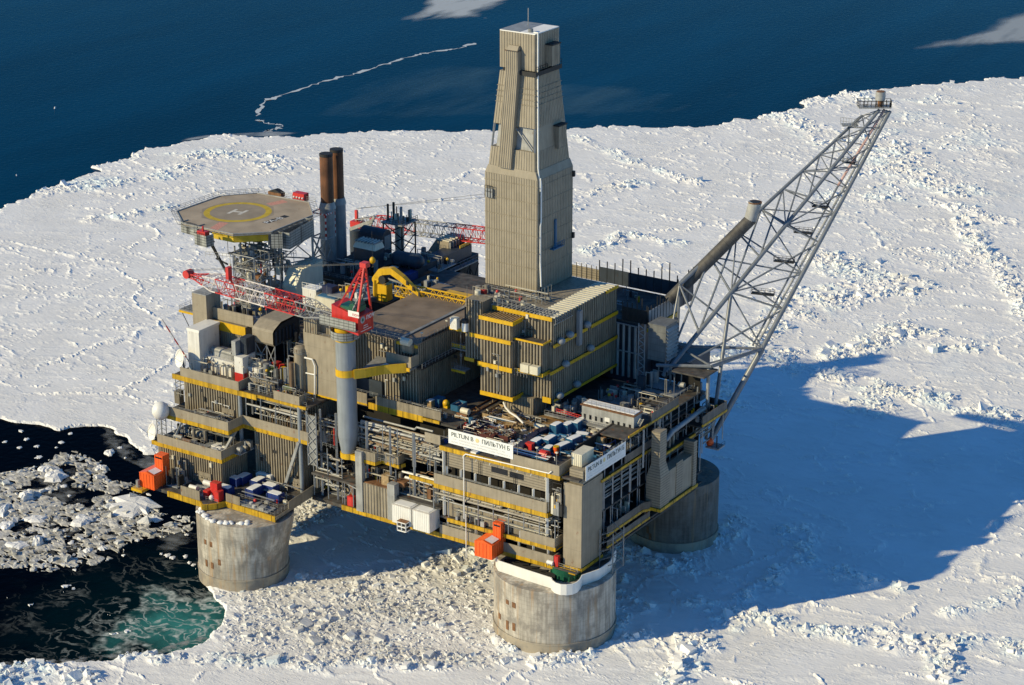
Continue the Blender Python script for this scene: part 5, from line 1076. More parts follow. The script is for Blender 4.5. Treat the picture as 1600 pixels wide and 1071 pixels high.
# ------------------------------------------------------------------ yellow pipe-handling gantry and crane
t = thing('pipe_gantry','long yellow lattice gantry beam above the brown roof','gantry',(-85,52,65)); a = at(617,456,y=50); b = at(737,484,y=50)
L_ = 12
for y in (50,53.5):
    for z in (0,3.0): MB().sq((a.x,y,a.z-1.2+z),(b.x,y,a.z-1.2+z),.35).build('chord','yellow_plain',t)
for k in range(L_):
    xa = a.x+(b.x-a.x)*k/L_; xb = a.x+(b.x-a.x)*(k+1)/L_; zb = a.z-1.2; mb = MB()
    for y in (50,53.5): mb.bar((xa,y,zb),(xb,y,zb+3),.12,4); mb.bar((xa,y,zb+3),(xb,y,zb),.12,4); mb.bar((xa,y,zb),(xa,y,zb+3),.12,4)
    mb.bar((xa,50,zb),(xa,53.5,zb),.12,4); mb.build('lacing','yellow_plain',t)
MB().box(a.x+14,b.x,54.5,58,a.z+.6,a.z+1.0).build('walkway','yellow_plain',t)
for x in (a.x+1,(a.x+b.x)/2,b.x-1): MB().sq((x,51.7,62),(x,51.7,a.z-1.2),.5).build('post','yellow_plain',t)
t = thing('knuckle_crane','yellow bent arm crane with curved elbow behind the red triangular frame','crane',tuple(at(592,462,y=50)))
pp = [at(590,462,y=50),at(590,436,y=50),at(597,424,y=50),at(613,423,y=50),at(630,436,y=49.7),at(668,472,y=49.3)]
rad = [1.7,1.7,1.4,1.35,1.25,.55]
for i in range(5): MB().bar(pp[i],pp[i+1],rad[i],4,rad[i+1]).build('column' if i < 2 else 'arm','yellow_plain',t)
for i in (1,2,3,4): MB().bar(pp[i]+Vector((0,-rad[i]*.72,0)),pp[i]+Vector((0,rad[i]*.72,0)),rad[i]*.70,14).build('pivot_plate','yellow_plain',t)
for q_ in (.25,.5,.75): p_=pp[4].lerp(pp[5],q_); MB().box(p_.x-.3,p_.x+.3,p_.y-1.2,p_.y-.8,p_.z+.2,p_.z+1.3).build('bracket','dark',t)
MB().box(pp[0].x+.5,pp[0].x+4,49,52,pp[0].z-1,pp[0].z+4).build('machine_house','yellow_plain',t); MB().bar((pp[1].x+2.6,48.6,pp[1].z+.5),(pp[1].x+2.6,51,pp[1].z+.5),1.3,14).build('winch','dark',t,True); MB().bar(pp[1]+Vector((1.5,0,1)),pp[4]+Vector((0,0,-1.6)),.3,8).build('ram','galv',t)
MB().box(pp[0].x-4,pp[0].x+5,47,56,60,pp[0].z-1).build('base','dark',t)
h = at(582,407,y=50); t = thing('hook_block','small yellow hook block hanging above the red crane frame','hook',tuple(h)); MB().sphere(h,.9,10,8,1.2).build('block','yellow_plain',t,True); MB().bar(h,h+Vector((0,0,9)),.05,4).build('rope','rope',t); MB().pipe([h+Vector((0,0,-1)),h+Vector((.3,0,-1.8)),h+Vector((-.2,0,-2.2))],.15,6).build('hook','dark',t)
# ------------------------------------------------------------------ drilling module (tan ribbed blocks)
t = D = thing('drilling_module','large stepped tan ribbed drilling module with yellow bands below the tower','module',(-38,45,53))
XR = -27.8
def px_x(px,y,z): return solve((0,y,z),0,0,px)
yA,yB,yC = 25.5,29.8,31.5
def zrow(px,py,y): return at(px,py,y=y).z
b1 = zrow(865,627,31.0); print('drill bottom',b1)
zb,z1,z2,z3,z4 = 53.3,62.0,69.0,77.2,76.0
xl = at(729,590,y=27.5).x; xa = at(800,623,y=25.5).x; xb_ = at(847.5,597,y=27.5).x; print(xl,xa,xb_)
yR = 64.5
# upper block
MB().corr(at(762,495,y=31).x,XR,31,yR,z2,77.0,1.0,.55).build('wall','tan',t)
# middle block left part and lower blocks
MB().corr(xl,xb_,27.5,yR,z1,70.2,1.0,.55).build('wall','tan',t)
MB().corr(at(751,600,y=25.5).x,xa,25.5,yR,zb,70.0,1.0,.55).build('wall','tan',t)
MB().corr(at(751,520,y=26).x,at(800,520,y=26).x,26.0,31.5,70.05,75.2,1.0,.55).build('wall','tan',t)
MB().corr(xa+.1,XR,30.6,yR,zb,z1+.2,1.0,.55).build('wall','tan',t)
MB().corr(xb_+.1,XR,30.8,yR,z1+.25,z2-.05,1.0,.55).build('wall','tan',t)
MB().corr(at(727,480,y=27).x,at(754,486,y=27).x,27,33,62,79,1.0,.55).build('wall','tan',t)
MB().box(xa,xb_,27.4,31,70.2,70.35).build('roof','steel_deck',t)
xq = at(751,520,y=26).x; xq2 = at(800,520,y=26).x
# yellow bands
EB = lambda pts,z0,z1: edge_beam(t,pts,z0,z1,'yellow_plain',.25)
EB([(at(770,470,y=30.6).x,30.55),(XR-.2,30.55)],76.2,77.3); EB([(XR+.4,30.6),(XR+.4,48)],68.6,69.6); EB([(XR+.4,50),(XR+.4,yR)],68.6,69.6); EB([(XR+.4,29),(XR+.4,yR)],61.3,62.2); EB([(XR+.4,31),(XR+.4,yR)],52.9,53.6)
EB([(xq-3,25.0),(xq2+.2,25.0)],69.2,70.3); EB([(xq-.2,25.5),(xq2+.5,25.5),(xq2+.5,31)],74.6,75.7); EB([(xl-.2,26.9),(xl+3,26.9)],61.0,62.0); EB([(at(751,600,y=25).x-1,25.0),(xa+.3,25.0)],61.2,62.5); EB([(xa+.2,26.9),(xb_+.4,26.9),(xb_+.4,30.5)],61.2,62.2)
EB([(at(751,600,y=25).x-.2,25.1),(xa+.4,25.1),(xa+.4,30.4)],52.8,54.0); EB([(xa+7,30.1),(XR-.1,30.1)],52.6,54.2); EB([(xb_-12,27.0),(xb_+.4,27.0),(xb_+.4,31)],70.3,70.8); EB([(XR+.4,58),(XR+.4,yR)],76.4,77.2)
EB([(xl-5,26.6),(xl+.5,26.6)],69.2,70.1); EB([(xl-5.5,28.5),(xl,28.5)],63.5,64.4)
# timber-like roof slats on top of the upper block and the small block
for k in range(22):
    y = 31.2+k*1.5; MB().box(-33.5-.25*k*0,XR+.3,y,y+.75,77.05,77.35+.004*k).build('roof_slat','cream',t)
for k in range(12):
    x = xq+.3+k*(xq2-xq)/12; MB().box(x,x+.35,25.8,31.2,75.3,75.65).build('roof_slat','wood',t)
for k in range(16):
    x = at(772,470,y=31).x+k*1.15; MB().box(x,x+.5,30.8,36,77.0,77.45).build('roof_rib','galv',t)
# flood boxes / vents on the shaded side
for y,z in ((33.5,69.3),(38,69.8),(47,70.0),(36,61.9),(49,62.5),(33,53.6),(42,54.0)):
    MB().sphere((XR+.9,y,z+.7),1.25,10,6,.8).build('vent_cowl','grey',t,True)
MB().box(XR+.35,XR+1.4,42.2,43.8,66,76).build('cable_riser','grey',t); MB().box(XR+.35,XR+.6,30.6,40,75.3,75.5).build('platform_edge','galv',t)
mb = MB(); mb.rail([(XR+.6,31,75.5),(XR+.6,39,75.5)],1.4,.9,.08); mb.build('railing','galv',t)
mb = MB(); mb.rail([(-53,30.7,77.3),(XR,30.7,77.3)],2.2,1.5,.06); mb.rail([(-53,36,77.3),(-38,36,77.3),(-38,46,77.3)],3.4,1.8,.07); mb.build('railing','galv',t)
for k,x in enumerate((xa+2.5,xa+5.5)): MB().box(x,x+2.6,25.7,27.3,61.9,64.2).build('equipment_box','cream',t)
mb = MB(); mb.rail([(xa+.5,26.0,60.4),(xa+4.5,26.0,60.4)],2,1,.07); mb.build('hung_frame','galv',t)
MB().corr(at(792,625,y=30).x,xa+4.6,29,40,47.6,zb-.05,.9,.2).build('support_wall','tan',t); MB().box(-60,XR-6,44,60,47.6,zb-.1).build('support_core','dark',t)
for x,y,z,m,lb in ((xl-2.3,25.4,70.3,'white_clean','white equipment box on the yellow ledge at left of the drilling module'),(xl+1.2,25.3,70.3,'white_clean','short white tank with dark flue on the yellow ledge of the drilling module')):
    o_ = thing('deck_tank' if 'tank' in lb else 'equipment_box',lb,'equipment',(x,y,z))
    if 'tank' in lb: MB().cyl((x,y),.95,z,z+2.4,14).build('shell','white_clean',o_,True); MB().cyl((x,y),.98,z+2.4,z+3.4,14).build('dark_top','dark',o_); MB().cyl((x+.1,y),.25,z+3.4,z+7,8).build('flue','dark',o_)
    else: MB().box(x-1.1,x+1.1,y-.8,y+.8,z,z+3.1).build('case','white_clean',o_); MB().box(x-1.15,x+1.15,y-.85,y+.85,z+3.1,z+3.25).build('lid','cream',o_); MB().box(x-.8,x+.8,y-.84,y-.81,z+.4,z+2.5).build('door','white',o_)
t2 = thing('ladder_tower','grey caged ladder platforms on the left side of the drilling module','platform',(xl-3,28,58))
for z in (57.5,63.5): MB().box(xl-5,xl-.2,27.5,30,z-.25,z).build('platform','galv',t2); mb=MB(); mb.rail([(xl-5,30,z),(xl-5,27.5,z),(xl-.2,27.5,z)],1.6,1); mb.build('railing','galv',t2)
MB().strip([(xl-5,27.4),(xl-.4,27.4)],56.6,57.25,.25).build('edge_beam','yellow_plain',t2); MB().sq((xl-2.2,28,57.5),(xl-2.2,28,70),.2).build('post','galv',t2)
skid('equipment_skid','silver ducts and fans on the roof corner left of the drilling tower',-56,-46,31,37,77.1,4,81,('galv','light_grey','cream','pipe_steel'),12)
t2 = thing('red_beacon','small red box at the roof corner left of the drilling tower','beacon',(-58,30,79)); c = at(753,458,y=33); MB().box(c.x-.7,c.x+.7,33,34.4,c.z-.8,c.z+.8).build('case','red',t2); MB().bar((c.x,33.7,77),(c.x,33.7,c.z-.8),.12,6).build('post','galv',t2)
# ------------------------------------------------------------------ drilling tower
DY0 = 46.0; base = at(839,470,y=DY0); print('derrick base',tuple(base))
x1 = base.x; x0 = solve((x1,DY0,base.z),0,0,758.5); y1 = solve((x1,DY0,base.z),1,0,893.5)
zs_ = zrow(839.5,283,DY0); print('shoulder',zs_)
cx,cy = (x0+x1)/2,(DY0+y1)/2; W0 = x1-x0; H0 = y1-DY0
# head: corner nearest (842,58) -> plan half size from picture columns
ztop = None
def headz(hw,hh): return at(842,56,y=cy-hh).z
hw,hh = W0*.36,H0*.37
for _ in range(6):
    zt_ = headz(hw,hh); hw = (solve((cx,cy-hh,zt_),0,0,842)-solve((cx,cy-hh,zt_),0,0,787))/2; xr = cx+hw; hh = (solve((xr,cy-hh,zt_),1,0,873.5)-(cy-hh))/2
print('head',zt_,hw,hh,'plan',W0,H0)
zh = at(840,113,y=cy-hh).z
t = T = thing('drilling_tower','tall tapering tan clad drilling tower with sloping upper sides','drilling tower',(cx,cy,77))
def ring_(z,a,b,cx_=None): c_ = cx if cx_ is None else cx_; return [(c_-a,cy-b,z),(c_+a,cy-b,z),(c_+a,cy+b,z),(c_-a,cy+b,z)]
def shell(secs,name,m,ribs=True,par=None,pitch=.82):
    # loft with ribbed faces: thin proud ribs follow each face
    vs=[];
    for s_ in secs: vs += ring_(*s_)
    fs=[(4*i+k,4*i+(k+1)%4,4*i+4+(k+1)%4,4*i+4+k) for i in range(len(secs)-1) for k in range(4)]; k=4*(len(secs)-1); fs+=[(k,k+1,k+2,k+3),(3,2,1,0)]
    MB().add(vs,fs).build(name,m,t)
    if ribs:
        mb=MB()
        for i in range(len(secs)-1):
            A=[Vector(v) for v in ring_(*secs[i])]; B=[Vector(v) for v in ring_(*secs[i+1])]
            for k in (0,1,3):
                L=(A[(k+1)%4]-A[k]).length; m_=int(L/pitch)
                for j in range(m_):
                    f=(j+.5)/m_; w_=.20/L
                    p,q=A[k].lerp(A[(k+1)%4],f-w_),A[k].lerp(A[(k+1)%4],f+w_); r_,s2=B[k].lerp(B[(k+1)%4],f-w_),B[k].lerp(B[(k+1)%4],f+w_)
                    nn=(q-p).cross(r_-p).normalized()*.11; mb.add([p,q,s2,r_,p+nn,q+nn,s2+nn,r_+nn],[(4,5,6,7),(0,4,7,3),(5,1,2,6),(0,1,5,4),(3,7,6,2)])
        mb.build(name+'_ribs',m,t)
hw0,hh0=W0/2,H0/2
zc2 = zs_+2.2
shell([(77.1,hw0,hh0),(zs_,hw0,hh0)],'lower_cladding','tower_tan'); shell([(zs_+.02,hw0,hh0),(zc2,hw0*.90,hh0*.97)],'shoulder','tower_tan',False)
zw0,zw1 = at(820,237,y=cy-hh0*.9).z, at(820,200,y=cy-hh0*.85).z; print('opening',zw0,zw1,zc2,zh)
f_ = lambda z,a,b: a+(b-a)*(z-zc2)/(zh-zc2)
A0,B0 = hw0*.88,hh0*.96

shell([(zc2+.02,A0,B0),(zw0,f_(zw0,A0,hw),f_(zw0,B0,hh))],'middle_cladding','tower_tan')
shell([(zw1,f_(zw1,A0,hw),f_(zw1,B0,hh)),(zh-1,hw,hh)],'upper_cladding','tower_tan'); shell([(zh,hw,hh),(zt_,hw,hh)],'head','tower_tan')
shell([(zw0+.02,f_(zw0,A0,hw)-1.2,f_(zw0,B0,hh)-1.0),(zw1-.02,f_(zw1,A0,hw)-1.2,f_(zw1,B0,hh)-1.0)],'window_lining','light_grey',False); shell([(zh-.98,hw-.6,hh-.6),(zh-.02,hw-.6,hh-.6)],'crown_gap','dark',False)
for k_,z_ in enumerate(np.linspace(84,zs_-2,6)):
    MB().strip([(cx-hw0-.14,cy-hh0-.14),(cx+hw0+.14,cy-hh0-.14),(cx+hw0+.14,cy+hh0)],z_,z_+.18,.1).build('panel_seam','tan',t)
for z_ in np.linspace(zw1+6,zh-5,4):
    q1_,q2_=f_(z_,A0,hw)+.14,f_(z_,B0,hh)+.14; MB().strip([(cx-q1_,cy-q2_),(cx+q1_,cy-q2_),(cx+q1_,cy+q2_)],z_,z_+.18,.1).build('panel_seam','tan',t)
a_,b_=f_(zw0,A0,hw),f_(zw0,B0,hh); a2,b2=f_(zw1,A0,hw),f_(zw1,B0,hh)
mb=MB(); mb.add([(cx+a_-.9,cy-b_+.8,zw0+.03),(cx+a_,cy-b_+.8,zw0+.03),(cx+a_,cy+b_,zw0+.03),(cx+a_-.9,cy+b_,zw0+.03),(cx+a2-.9,cy-b2+.8,zw1-.03),(cx+a2,cy-b2+.8,zw1-.03),(cx+a2,cy+b2,zw1-.03),(cx+a2-.9,cy+b2,zw1-.03)],[(3,2,1,0),(4,5,6,7),(0,1,5,4),(1,2,6,5),(2,3,7,6),(3,0,4,7)]); mb.build('side_cladding','tower_tan',t)
for sx,sy in ((-1,-1),(1,-1),(1,1),(-1,1)): MB().sq((cx+sx*(a_-.25),cy+sy*(b_-.25),zw0),(cx+sx*(a2-.25),cy+sy*(b2-.25),zw1),.5).build('corner_column','grey',t)
MB().sq((cx+.5,cy-b2-.02,zw1-.4),(cx+a_-.8,cy-b_+.02,zw0+.3),.35).build('window_brace','grey',t); MB().sq((cx-a2+.3,cy-b2+1,zw1-.3),(cx-a_+.2,cy+b_-2,zw0+.3),.35).build('window_brace','dark',t)
MB().box(cx-hw,cx+hw,cy-hh,cy+hh,zt_,zt_+.25).build('roof','snow',t); MB().box(cx-hw,cx+hw*.1,cy-hh,cy+hh,zt_+.26,zt_+.34).build('roof_mat','grey',t); MB().bar((cx-2,cy+hh*.4,zt_),(cx-2,cy+hh*.4,zt_+5),.12,6).build('antenna','light_grey',t); MB().cyl((cx+hw-2.4,cy-hh+1.6),.7,zt_+.25,zt_+1.2,10).build('roof_vent','galv',t)
# protruding shaft on the left face
sx0,sx1 = at(790,75,y=cy-hh-1.9).x, at(808,78,y=cy-hh-1.9).x; zt2 = at(808,78,y=cy-hh-1.9).z
zm = at(805,110,y=cy-hh-1.9).z; sb0,sb1 = at(778,270,y=cy-hh0-.5).x, at(798,275,y=cy-hh0-.5).x
loftbox(MB(),[(sb0,sb1,cy-hh0-.6,cy-hh0*.5,zs_+2.2),(sx0-.1,sx1+.1,cy-hh-1.9,cy,zm),(sx0,sx1,cy-hh-1.9,cy,zt2-.6),(sx0+.2,sx1-.2,cy-hh-.8,cy,zt2+.7)]).build('shaft_housing','tower_tan',t)
mb=MB(); 
for k in range(6):
    f=(k+.5)/6; p=Vector((sb0+(sb1-sb0)*f,cy-hh0-.62,zs_+2.3)); q=Vector((sx0+(sx1-sx0)*f,cy-hh-1.92,zm)); r_=Vector((q.x,q.y,zt2-.7)); mb.sq(p,q,.2); mb.sq(q,r_,.2)
mb.build('shaft_ribs','tower_tan',t); MB().box(sx0-.2,sx1+.2,cy-hh-2.1,cy-hh+.3,zt2-.62,zt2-.45).build('shaft_cap','steel_deck',t)
# hoods on the shaded face
for (pxc,pyt,pyb,dx_) in ((857,70,102,2.2),(864,196,230,2.0)):
    yy=solve((cx+hw,cy,(at(pxc,pyb,x=cx+hw).z)),1,0,pxc); zq0=at(pxc,pyb,x=cx+hw+.5).z; zq1=at(pxc,pyt,x=cx+hw+.5).z; xx=cx+(hw if pyt<150 else f_(zq1,A0,hw)-.3)
    MB().corr(xx,xx+dx_,yy-1.6,yy+2.4,zq0,zq1,.9,.1).build('hood','tan',t); MB().box(xx,xx+dx_+.25,yy-1.8,yy+2.6,zq1,zq1+.35).build('hood_roof','dark',t)
MB().strip([(cx-1.5,cy-hh-.7),(cx+hw+.7,cy-hh-.7),(cx+hw+.7,cy+hh+.4)],zh-1.3,zh-.1,.2).build('crown_walkway','dark',t); mb=MB(); mb.rail([(cx+hw+.7,cy-hh-.7,zh-.1),(cx+hw+.7,cy+hh+.4,zh-.1)],1.4,1.2,.08); mb.build('crown_railing','dark',t)
# mud pipe down the corner
P=[at(843,50,y=cy-hh-.6),at(840.5,55,y=cy-hh-.6)]; pts=[(cx+hw-.8,cy-hh+.7,zt_+.5),(cx+hw+.5,cy-hh+.7,zt_+.5),(cx+hw+.5,cy-hh+.7,zh),(cx+A0+.5,cy-B0+.8,zc2+1),(x1+.5,DY0+.8,zs_-3),(x1+.5,DY0+.8,110),(x1+.5,DY0+1.2,108),(x1+.5,DY0+1.2,98),(x1+.5,DY0+.8,96.5),(x1+.5,DY0+.8,86),(x1+1.6,DY0-.4,79.5)]
MB().pipe(pts,.24,8).build('riser_pipe','white_clean',t,True); MB().bar((x1+1.6,DY0-1.0,79.5),(x1+2.4,DY0-4,72),.32,8).build('riser_tail','dark',t)
c=at(870,386,x=x1+.8); MB().box(x1+.1,x1+1.5,c.y-2.6,c.y+2.8,c.z-.3,c.z).build('side_platform','teal',t); mb=MB(); mb.rail([(x1+1.5,c.y-2.6,c.z),(x1+1.5,c.y+2.8,c.z)],1.5,.9,.08); mb.build('side_railing','teal',t); MB().box(x1+.1,x1+.6,c.y-.4,c.y+.3,c.z,c.z+8).build('side_ladder','teal',t)
c=at(766,300,y=DY0-.3); MB().box(c.x-1.2,c.x+1,DY0-.8,DY0-.05,c.z-1.5,c.z+1).build('small_balcony','grey',t); mb=MB(); mb.rail([(c.x-1.4,DY0-.9,c.z-1.5),(c.x+1.2,DY0-.9,c.z-1.5)],3.4,.9,.09); mb.build('balcony_rail','dark',t)
for k,(yy,z) in enumerate(((y1-.2,zs_-3),(y1-.2,zs_-21))): MB().obox((x1+.3,yy,z),.8,.8,1.6).build('lamp_box','dark',t)
# ------------------------------------------------------------------ shaded block right of the drilling module
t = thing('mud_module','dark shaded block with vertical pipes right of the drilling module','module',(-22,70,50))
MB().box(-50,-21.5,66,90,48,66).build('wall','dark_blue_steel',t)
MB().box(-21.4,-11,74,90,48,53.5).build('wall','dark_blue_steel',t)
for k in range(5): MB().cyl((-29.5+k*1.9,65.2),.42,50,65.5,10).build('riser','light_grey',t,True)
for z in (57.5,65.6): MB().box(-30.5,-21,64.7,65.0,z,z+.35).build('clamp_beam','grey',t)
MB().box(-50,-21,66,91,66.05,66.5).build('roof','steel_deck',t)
# wind wall with tall posts
def windwall(label,pts,z0,z1,zp,sp,m='dark_blue_steel'):
    t = thing('wind_wall',label,'wind wall',(pts[0][0],pts[0][1],z0)); MB().strip(pts,z0,z1,.2).build('panel',m,t); mb=MB(); r=random.Random(4)
    for i in range(len(pts)-1):
        a,b=Vector(pts[i]),Vector(pts[i+1]); k=max(1,int((b-a).length/sp))
        for j in range(k+1):
            p=a.lerp(b,j/k); MB().sq((p.x,p.y,z0),(p.x,p.y,zp+(r.choice((0,0,0,1.8,3.5)))),.28).build('post','dark',t)
    return t
q1 = at(1012,515,x=-18.5); q2 = at(1058,485,x=-18.5); print('windwall',tuple(q1),tuple(q2))
windwall('pale shaded wind wall with tall posts and yellow foot beam by the vent pipe',[(-18.4,q1.y),(-18.4,q2.y)],q1.z+.5,q1.z+5.4,q1.z+6.6,1.6,'grey')
t = thing('foot_beam','yellow beam along the foot of the pale wind wall','beam',(-18,q1.y,q1.z)); MB().strip([(-18.2,q1.y-.5),(-18.2,q2.y+.5)],q1.z-.5,q1.z+.4,.5).build('beam','yellow_plain',t); MB().box(-18.8,-18.3,q1.y,q2.y,q1.z-.9,q1.z-.55).build('flange','yellow_plain',t)
windwall('dark wind wall with tall thin posts behind the drilling module roof',[(-50,92),(-34,92),(-18.4,92),(-18.4,q2.y+.4)],66.5,71,73,2.4)
windwall('low shaded fence of posts on the dark block beside the drilling module',[(-27,66.4),(-19,66.4)],66.5,70.5,72,1.5,'dark')
t = thing('tan_fence','tan slatted fence standing on the far roof right of the drilling tower','fence',(-50,93,71)); MB().strip([(-62,93),(-48,93)],66,69.6,.2).build('panel','tan_louver',t)
for k in range(9): MB().sq((-62+k*1.75,92.8,66),(-62+k*1.75,92.8,70.6),.22).build('post','tan',t)
x0,x1,y0,y1,z0,z1 = cb(1039,567,1012,1057,512,y=62.5); print('louver box',x0,x1,y0,y1,z0,z1)
t = thing('cooler_house','shaded grey cooler house with bright horizontal louvres','cooler',(x0,y0,z0)); MB().box(x0,x1,y0,y1,z0,z1).build('casing','cooler_shaded',t); MB().box(x0-.1,x1+.1,y0-.1,y1+.1,z1,z1+.25).build('roof','cooler_shaded',t)
for k in range(9):
    z=z0+.6+k*(z1-z0-1)/9; mb=MB(); mb.add([(x1+.03,y0+.2,z+.65),(x1+.03,y1-.2,z+.65),(x1+.7,y1-.2,z),(x1+.7,y0+.2,z),(x1+.03,y0+.2,z+.55),(x1+.03,y1-.2,z+.55),(x1+.7,y1-.2,z-.1),(x1+.7,y0+.2,z-.1)],[(0,1,2,3),(7,6,5,4),(0,3,7,4),(1,5,6,2),(3,2,6,7)]); mb.build('louvre','light_grey',t)
t = thing('lattice_frame','grey zigzag lattice column between the dark pipes and the cooler house','lattice frame',(x0-1.5,y0,50))
for k in range(8):
    z=50+k*2.2; MB().bar((x0-3,y0-.2,z),(x0-1,y0-.2,z+1.1),.14,5).build('brace','grey',t); MB().bar((x0-1,y0-.2,z+1.1),(x0-3,y0-.2,z+2.2),.14,5).build('brace','grey',t)
for xx in (x0-3,x0-1): MB().sq((xx,y0-.2,49),(xx,y0-.2,68),.28).build('post','grey',t)
for i,(xa,xb,ya,yb,z,h,lb) in enumerate(((-16,-4,56,66,51,6,'dark shaded machinery under the cooler house'),(-10,0,62,70,48,5,'shaded pipes and cabinets at the foot of the flare boom'),(-24,-14,50,60,48,4,'low dark equipment in the shade right of the drilling module'),(-8,-1,40,50,48,3,'grey lockers and pipes near the right edge of the top deck'))):
    skid('equipment_skid',lb,xa,xb,ya,yb,z,h,90+i,('dark','grey','light_grey','dark_blue_steel'),13)
# ------------------------------------------------------------------ flare boom
t = FB = thing('flare_boom','long grey triangular lattice flare boom rising to the right','flare boom',(-4,72,57))
def onray(px,py,f0,f1): return None
B0_,T_ = Vector((-10.5,63,57.5)),Vector((20,130,121.0))
A0=at(1062,445,y=76); C0=at(1191,545,y=82); B0_=at(1036,588,y=62)
ax_=T_; 
At=at(1347,181,y=129); Bt=at(1374,172,y=129); Ct=at(1391,174,y=131); print('boom',tuple(A0),tuple(B0_),tuple(C0),tuple(At),tuple(Bt),tuple(Ct))
def nodes(P,Q,n): return [P.lerp(Q,(1-.90**i)/(1-.90**n)) for i in range(n+1)]
NB_=9; NA=nodes(A0,At,NB_); NBt=nodes(B0_,Bt,NB_); NC=nodes(C0,Ct,NB_)
for P,Q,r_ in ((A0,At,.6),(B0_,Bt,.7),(C0,Ct,.72)): MB().bar(P,Q,r_,10,r_*.7).build('chord','boom_steel',t,True)
for i in range(NB_+1):
    k=1-.5*i/NB_
    for P,Q in ((NA[i],NC[i]),(NA[i],NBt[i]),(NBt[i],NC[i])):
        if i==0 or i==NB_ or (P,Q)==(NA[i],NC[i]) or i%2==0: MB().bar(P,Q,.26*k,7).build('strut','boom_steel',t,True)
for i in range(NB_):
    k=1-.5*i/NB_
    MB().bar(NA[i],NBt[i+1],.33*k,7).build('brace','boom_steel',t,True); MB().bar(NBt[i],NA[i+1],.33*k,7).build('brace','boom_steel',t,True)
    (MB().bar(NC[i],NBt[i+1],.3*k,7) if i%2 else MB().bar(NBt[i],NC[i+1],.3*k,7)).build('brace','boom_steel',t,True)
    (MB().bar(NA[i],NC[i+1],.24*k,7) if i%2 else MB().bar(NC[i],NA[i+1],.24*k,7)).build('brace','boom_steel',t,True)
s0=at(1108,692,y=69); MB().bar(C0,s0,.85,12).build('lower_strut','boom_steel',t,True)
h1=at(1058,541,y=72); h2=at(1112,573,y=64); h3=at(1085,608,y=60)
MB().bar(C0,h1,.4,8).build('horizontal','boom_steel',t,True); MB().bar(C0,h2,.5,8).build('horizontal','boom_steel',t,True); MB().bar(h2,(-12,60,h2.z-1.5),.5,8).build('horizontal','boom_steel',t,True); MB().bar(h1,(h2.x,h2.y,h2.z),.3,7).build('horizontal','boom_steel',t,True); MB().bar(A0,h1,.4,8).build('horizontal','boom_steel',t,True)
v=at(1122,545,y=64); MB().bar(NBt[2],(h2.x+.6,h2.y,38),.55,10).build('vertical','boom_steel',t,True); MB().bar((h2.x-1.2,h2.y+.5,h2.z),(h2.x-1.2,h2.y+.5,37),.5,10).build('vertical','light_grey',t,True)
MB().box(-6,h2.x+1,58,66,h2.z-1.6,h2.z-1.2).build('root_platform','steel_deck',t); mb=MB(); mb.rail([h2,C0]); mb.build('root_railing','light_grey',t)
# gas pipes along the boom and walkway platforms
o1=Vector((-1.8,-.5,.4)); MB().bar(NC[0]+o1,NC[9]+o1*.5,.34,8).build('gas_pipe','light_grey',t,True); MB().bar(NC[5]+o1*1.6,NC[9]+o1*.9,.4,8).build('insulated_pipe','pink_pipe',t,True); MB().bar(NC[0]+o1*1.5,NC[5]+o1*1.6,.3,8).build('gas_pipe','boom_steel',t,True)
for i in (1,2,3,4,6):
    p=NC[i].lerp(NA[i],.28); a_=NA[i]-NC[i]; a_.z=0; L=a_.length*.30; a_.normalize(); b2_=Vector((-a_.y,a_.x,0)); mb=MB()
    q=[p+a_*L*.5-b2_*.8,p+a_*L*.5+b2_*.8,p-a_*L*.5+b2_*.8,p-a_*L*.5-b2_*.8]; mb.add([v_ for v_ in q]+[v_+Vector((0,0,.3)) for v_ in q],[(0,1,2,3),(7,6,5,4),(0,4,5,1),(1,5,6,2),(2,6,7,3),(3,7,4,0)]); pl=mb.build('walkway','dark',t); mb=MB(); mb.rail([v_+Vector((0,0,.3)) for v_ in (q[0],q[1],q[2],q[3],q[0])],1.2,1.2,.06); sub(mb,'railing','dark',pl)
mb=MB()
for i in range(70):
    p=NC[0].lerp(NC[9],i/70)+o1*.6; mb.bar(p-Vector((.4,0,0)),p+Vector((.4,0,0)),.05,4)
mb.build('ladder_rungs','dark',t)
# head platform and flare tip
hp=Bt+Vector((0,0,.6)); e1=RGT.copy(); e2=Vector((FWD.x,FWD.y,0)).normalized(); poly=[hp+e1*(-6.0)-e2*1.2,hp+e1*3.2-e2*1.2,hp+e1*3.4+e2*2.0,hp+e1*(-6.2)+e2*2.0]
mb=MB(); mb.add([v_ for v_ in poly]+[v_+Vector((0,0,.35)) for v_ in poly],[(3,2,1,0),(4,5,6,7),(0,1,5,4),(1,2,6,5),(2,3,7,6),(3,0,4,7)]); hd=mb.build('head_platform','light_grey',t); mb=MB(); mb.rail([v_+Vector((0,0,.35)) for v_ in poly+[poly[0]]],1.9,1.1,.07); sub(mb,'railing','dark',hd)
tipc=hp+e1*.2+e2*.6; MB().bar(tipc,tipc+Vector((0,0,2.6)),.75,12).build('flare_stem','rust',t,True); MB().bar(tipc+Vector((0,0,2.2)),tipc+Vector((0,0,4.6)),1.45,14).build('flare_tip','light_grey',t,True); MB().bar(tipc+Vector((0,0,4.61)),tipc+Vector((0,0,4.75)),1.2,14).build('flare_mouth','rust',t)
r=random.Random(9)
for k in range(9): p=hp+e1*r.uniform(-5.4,4)+e2*r.uniform(-1,2); MB().bar(p,p+Vector((0,0,r.uniform(1,2.6))),.13,5).build('pilot_pipe','dark',t)
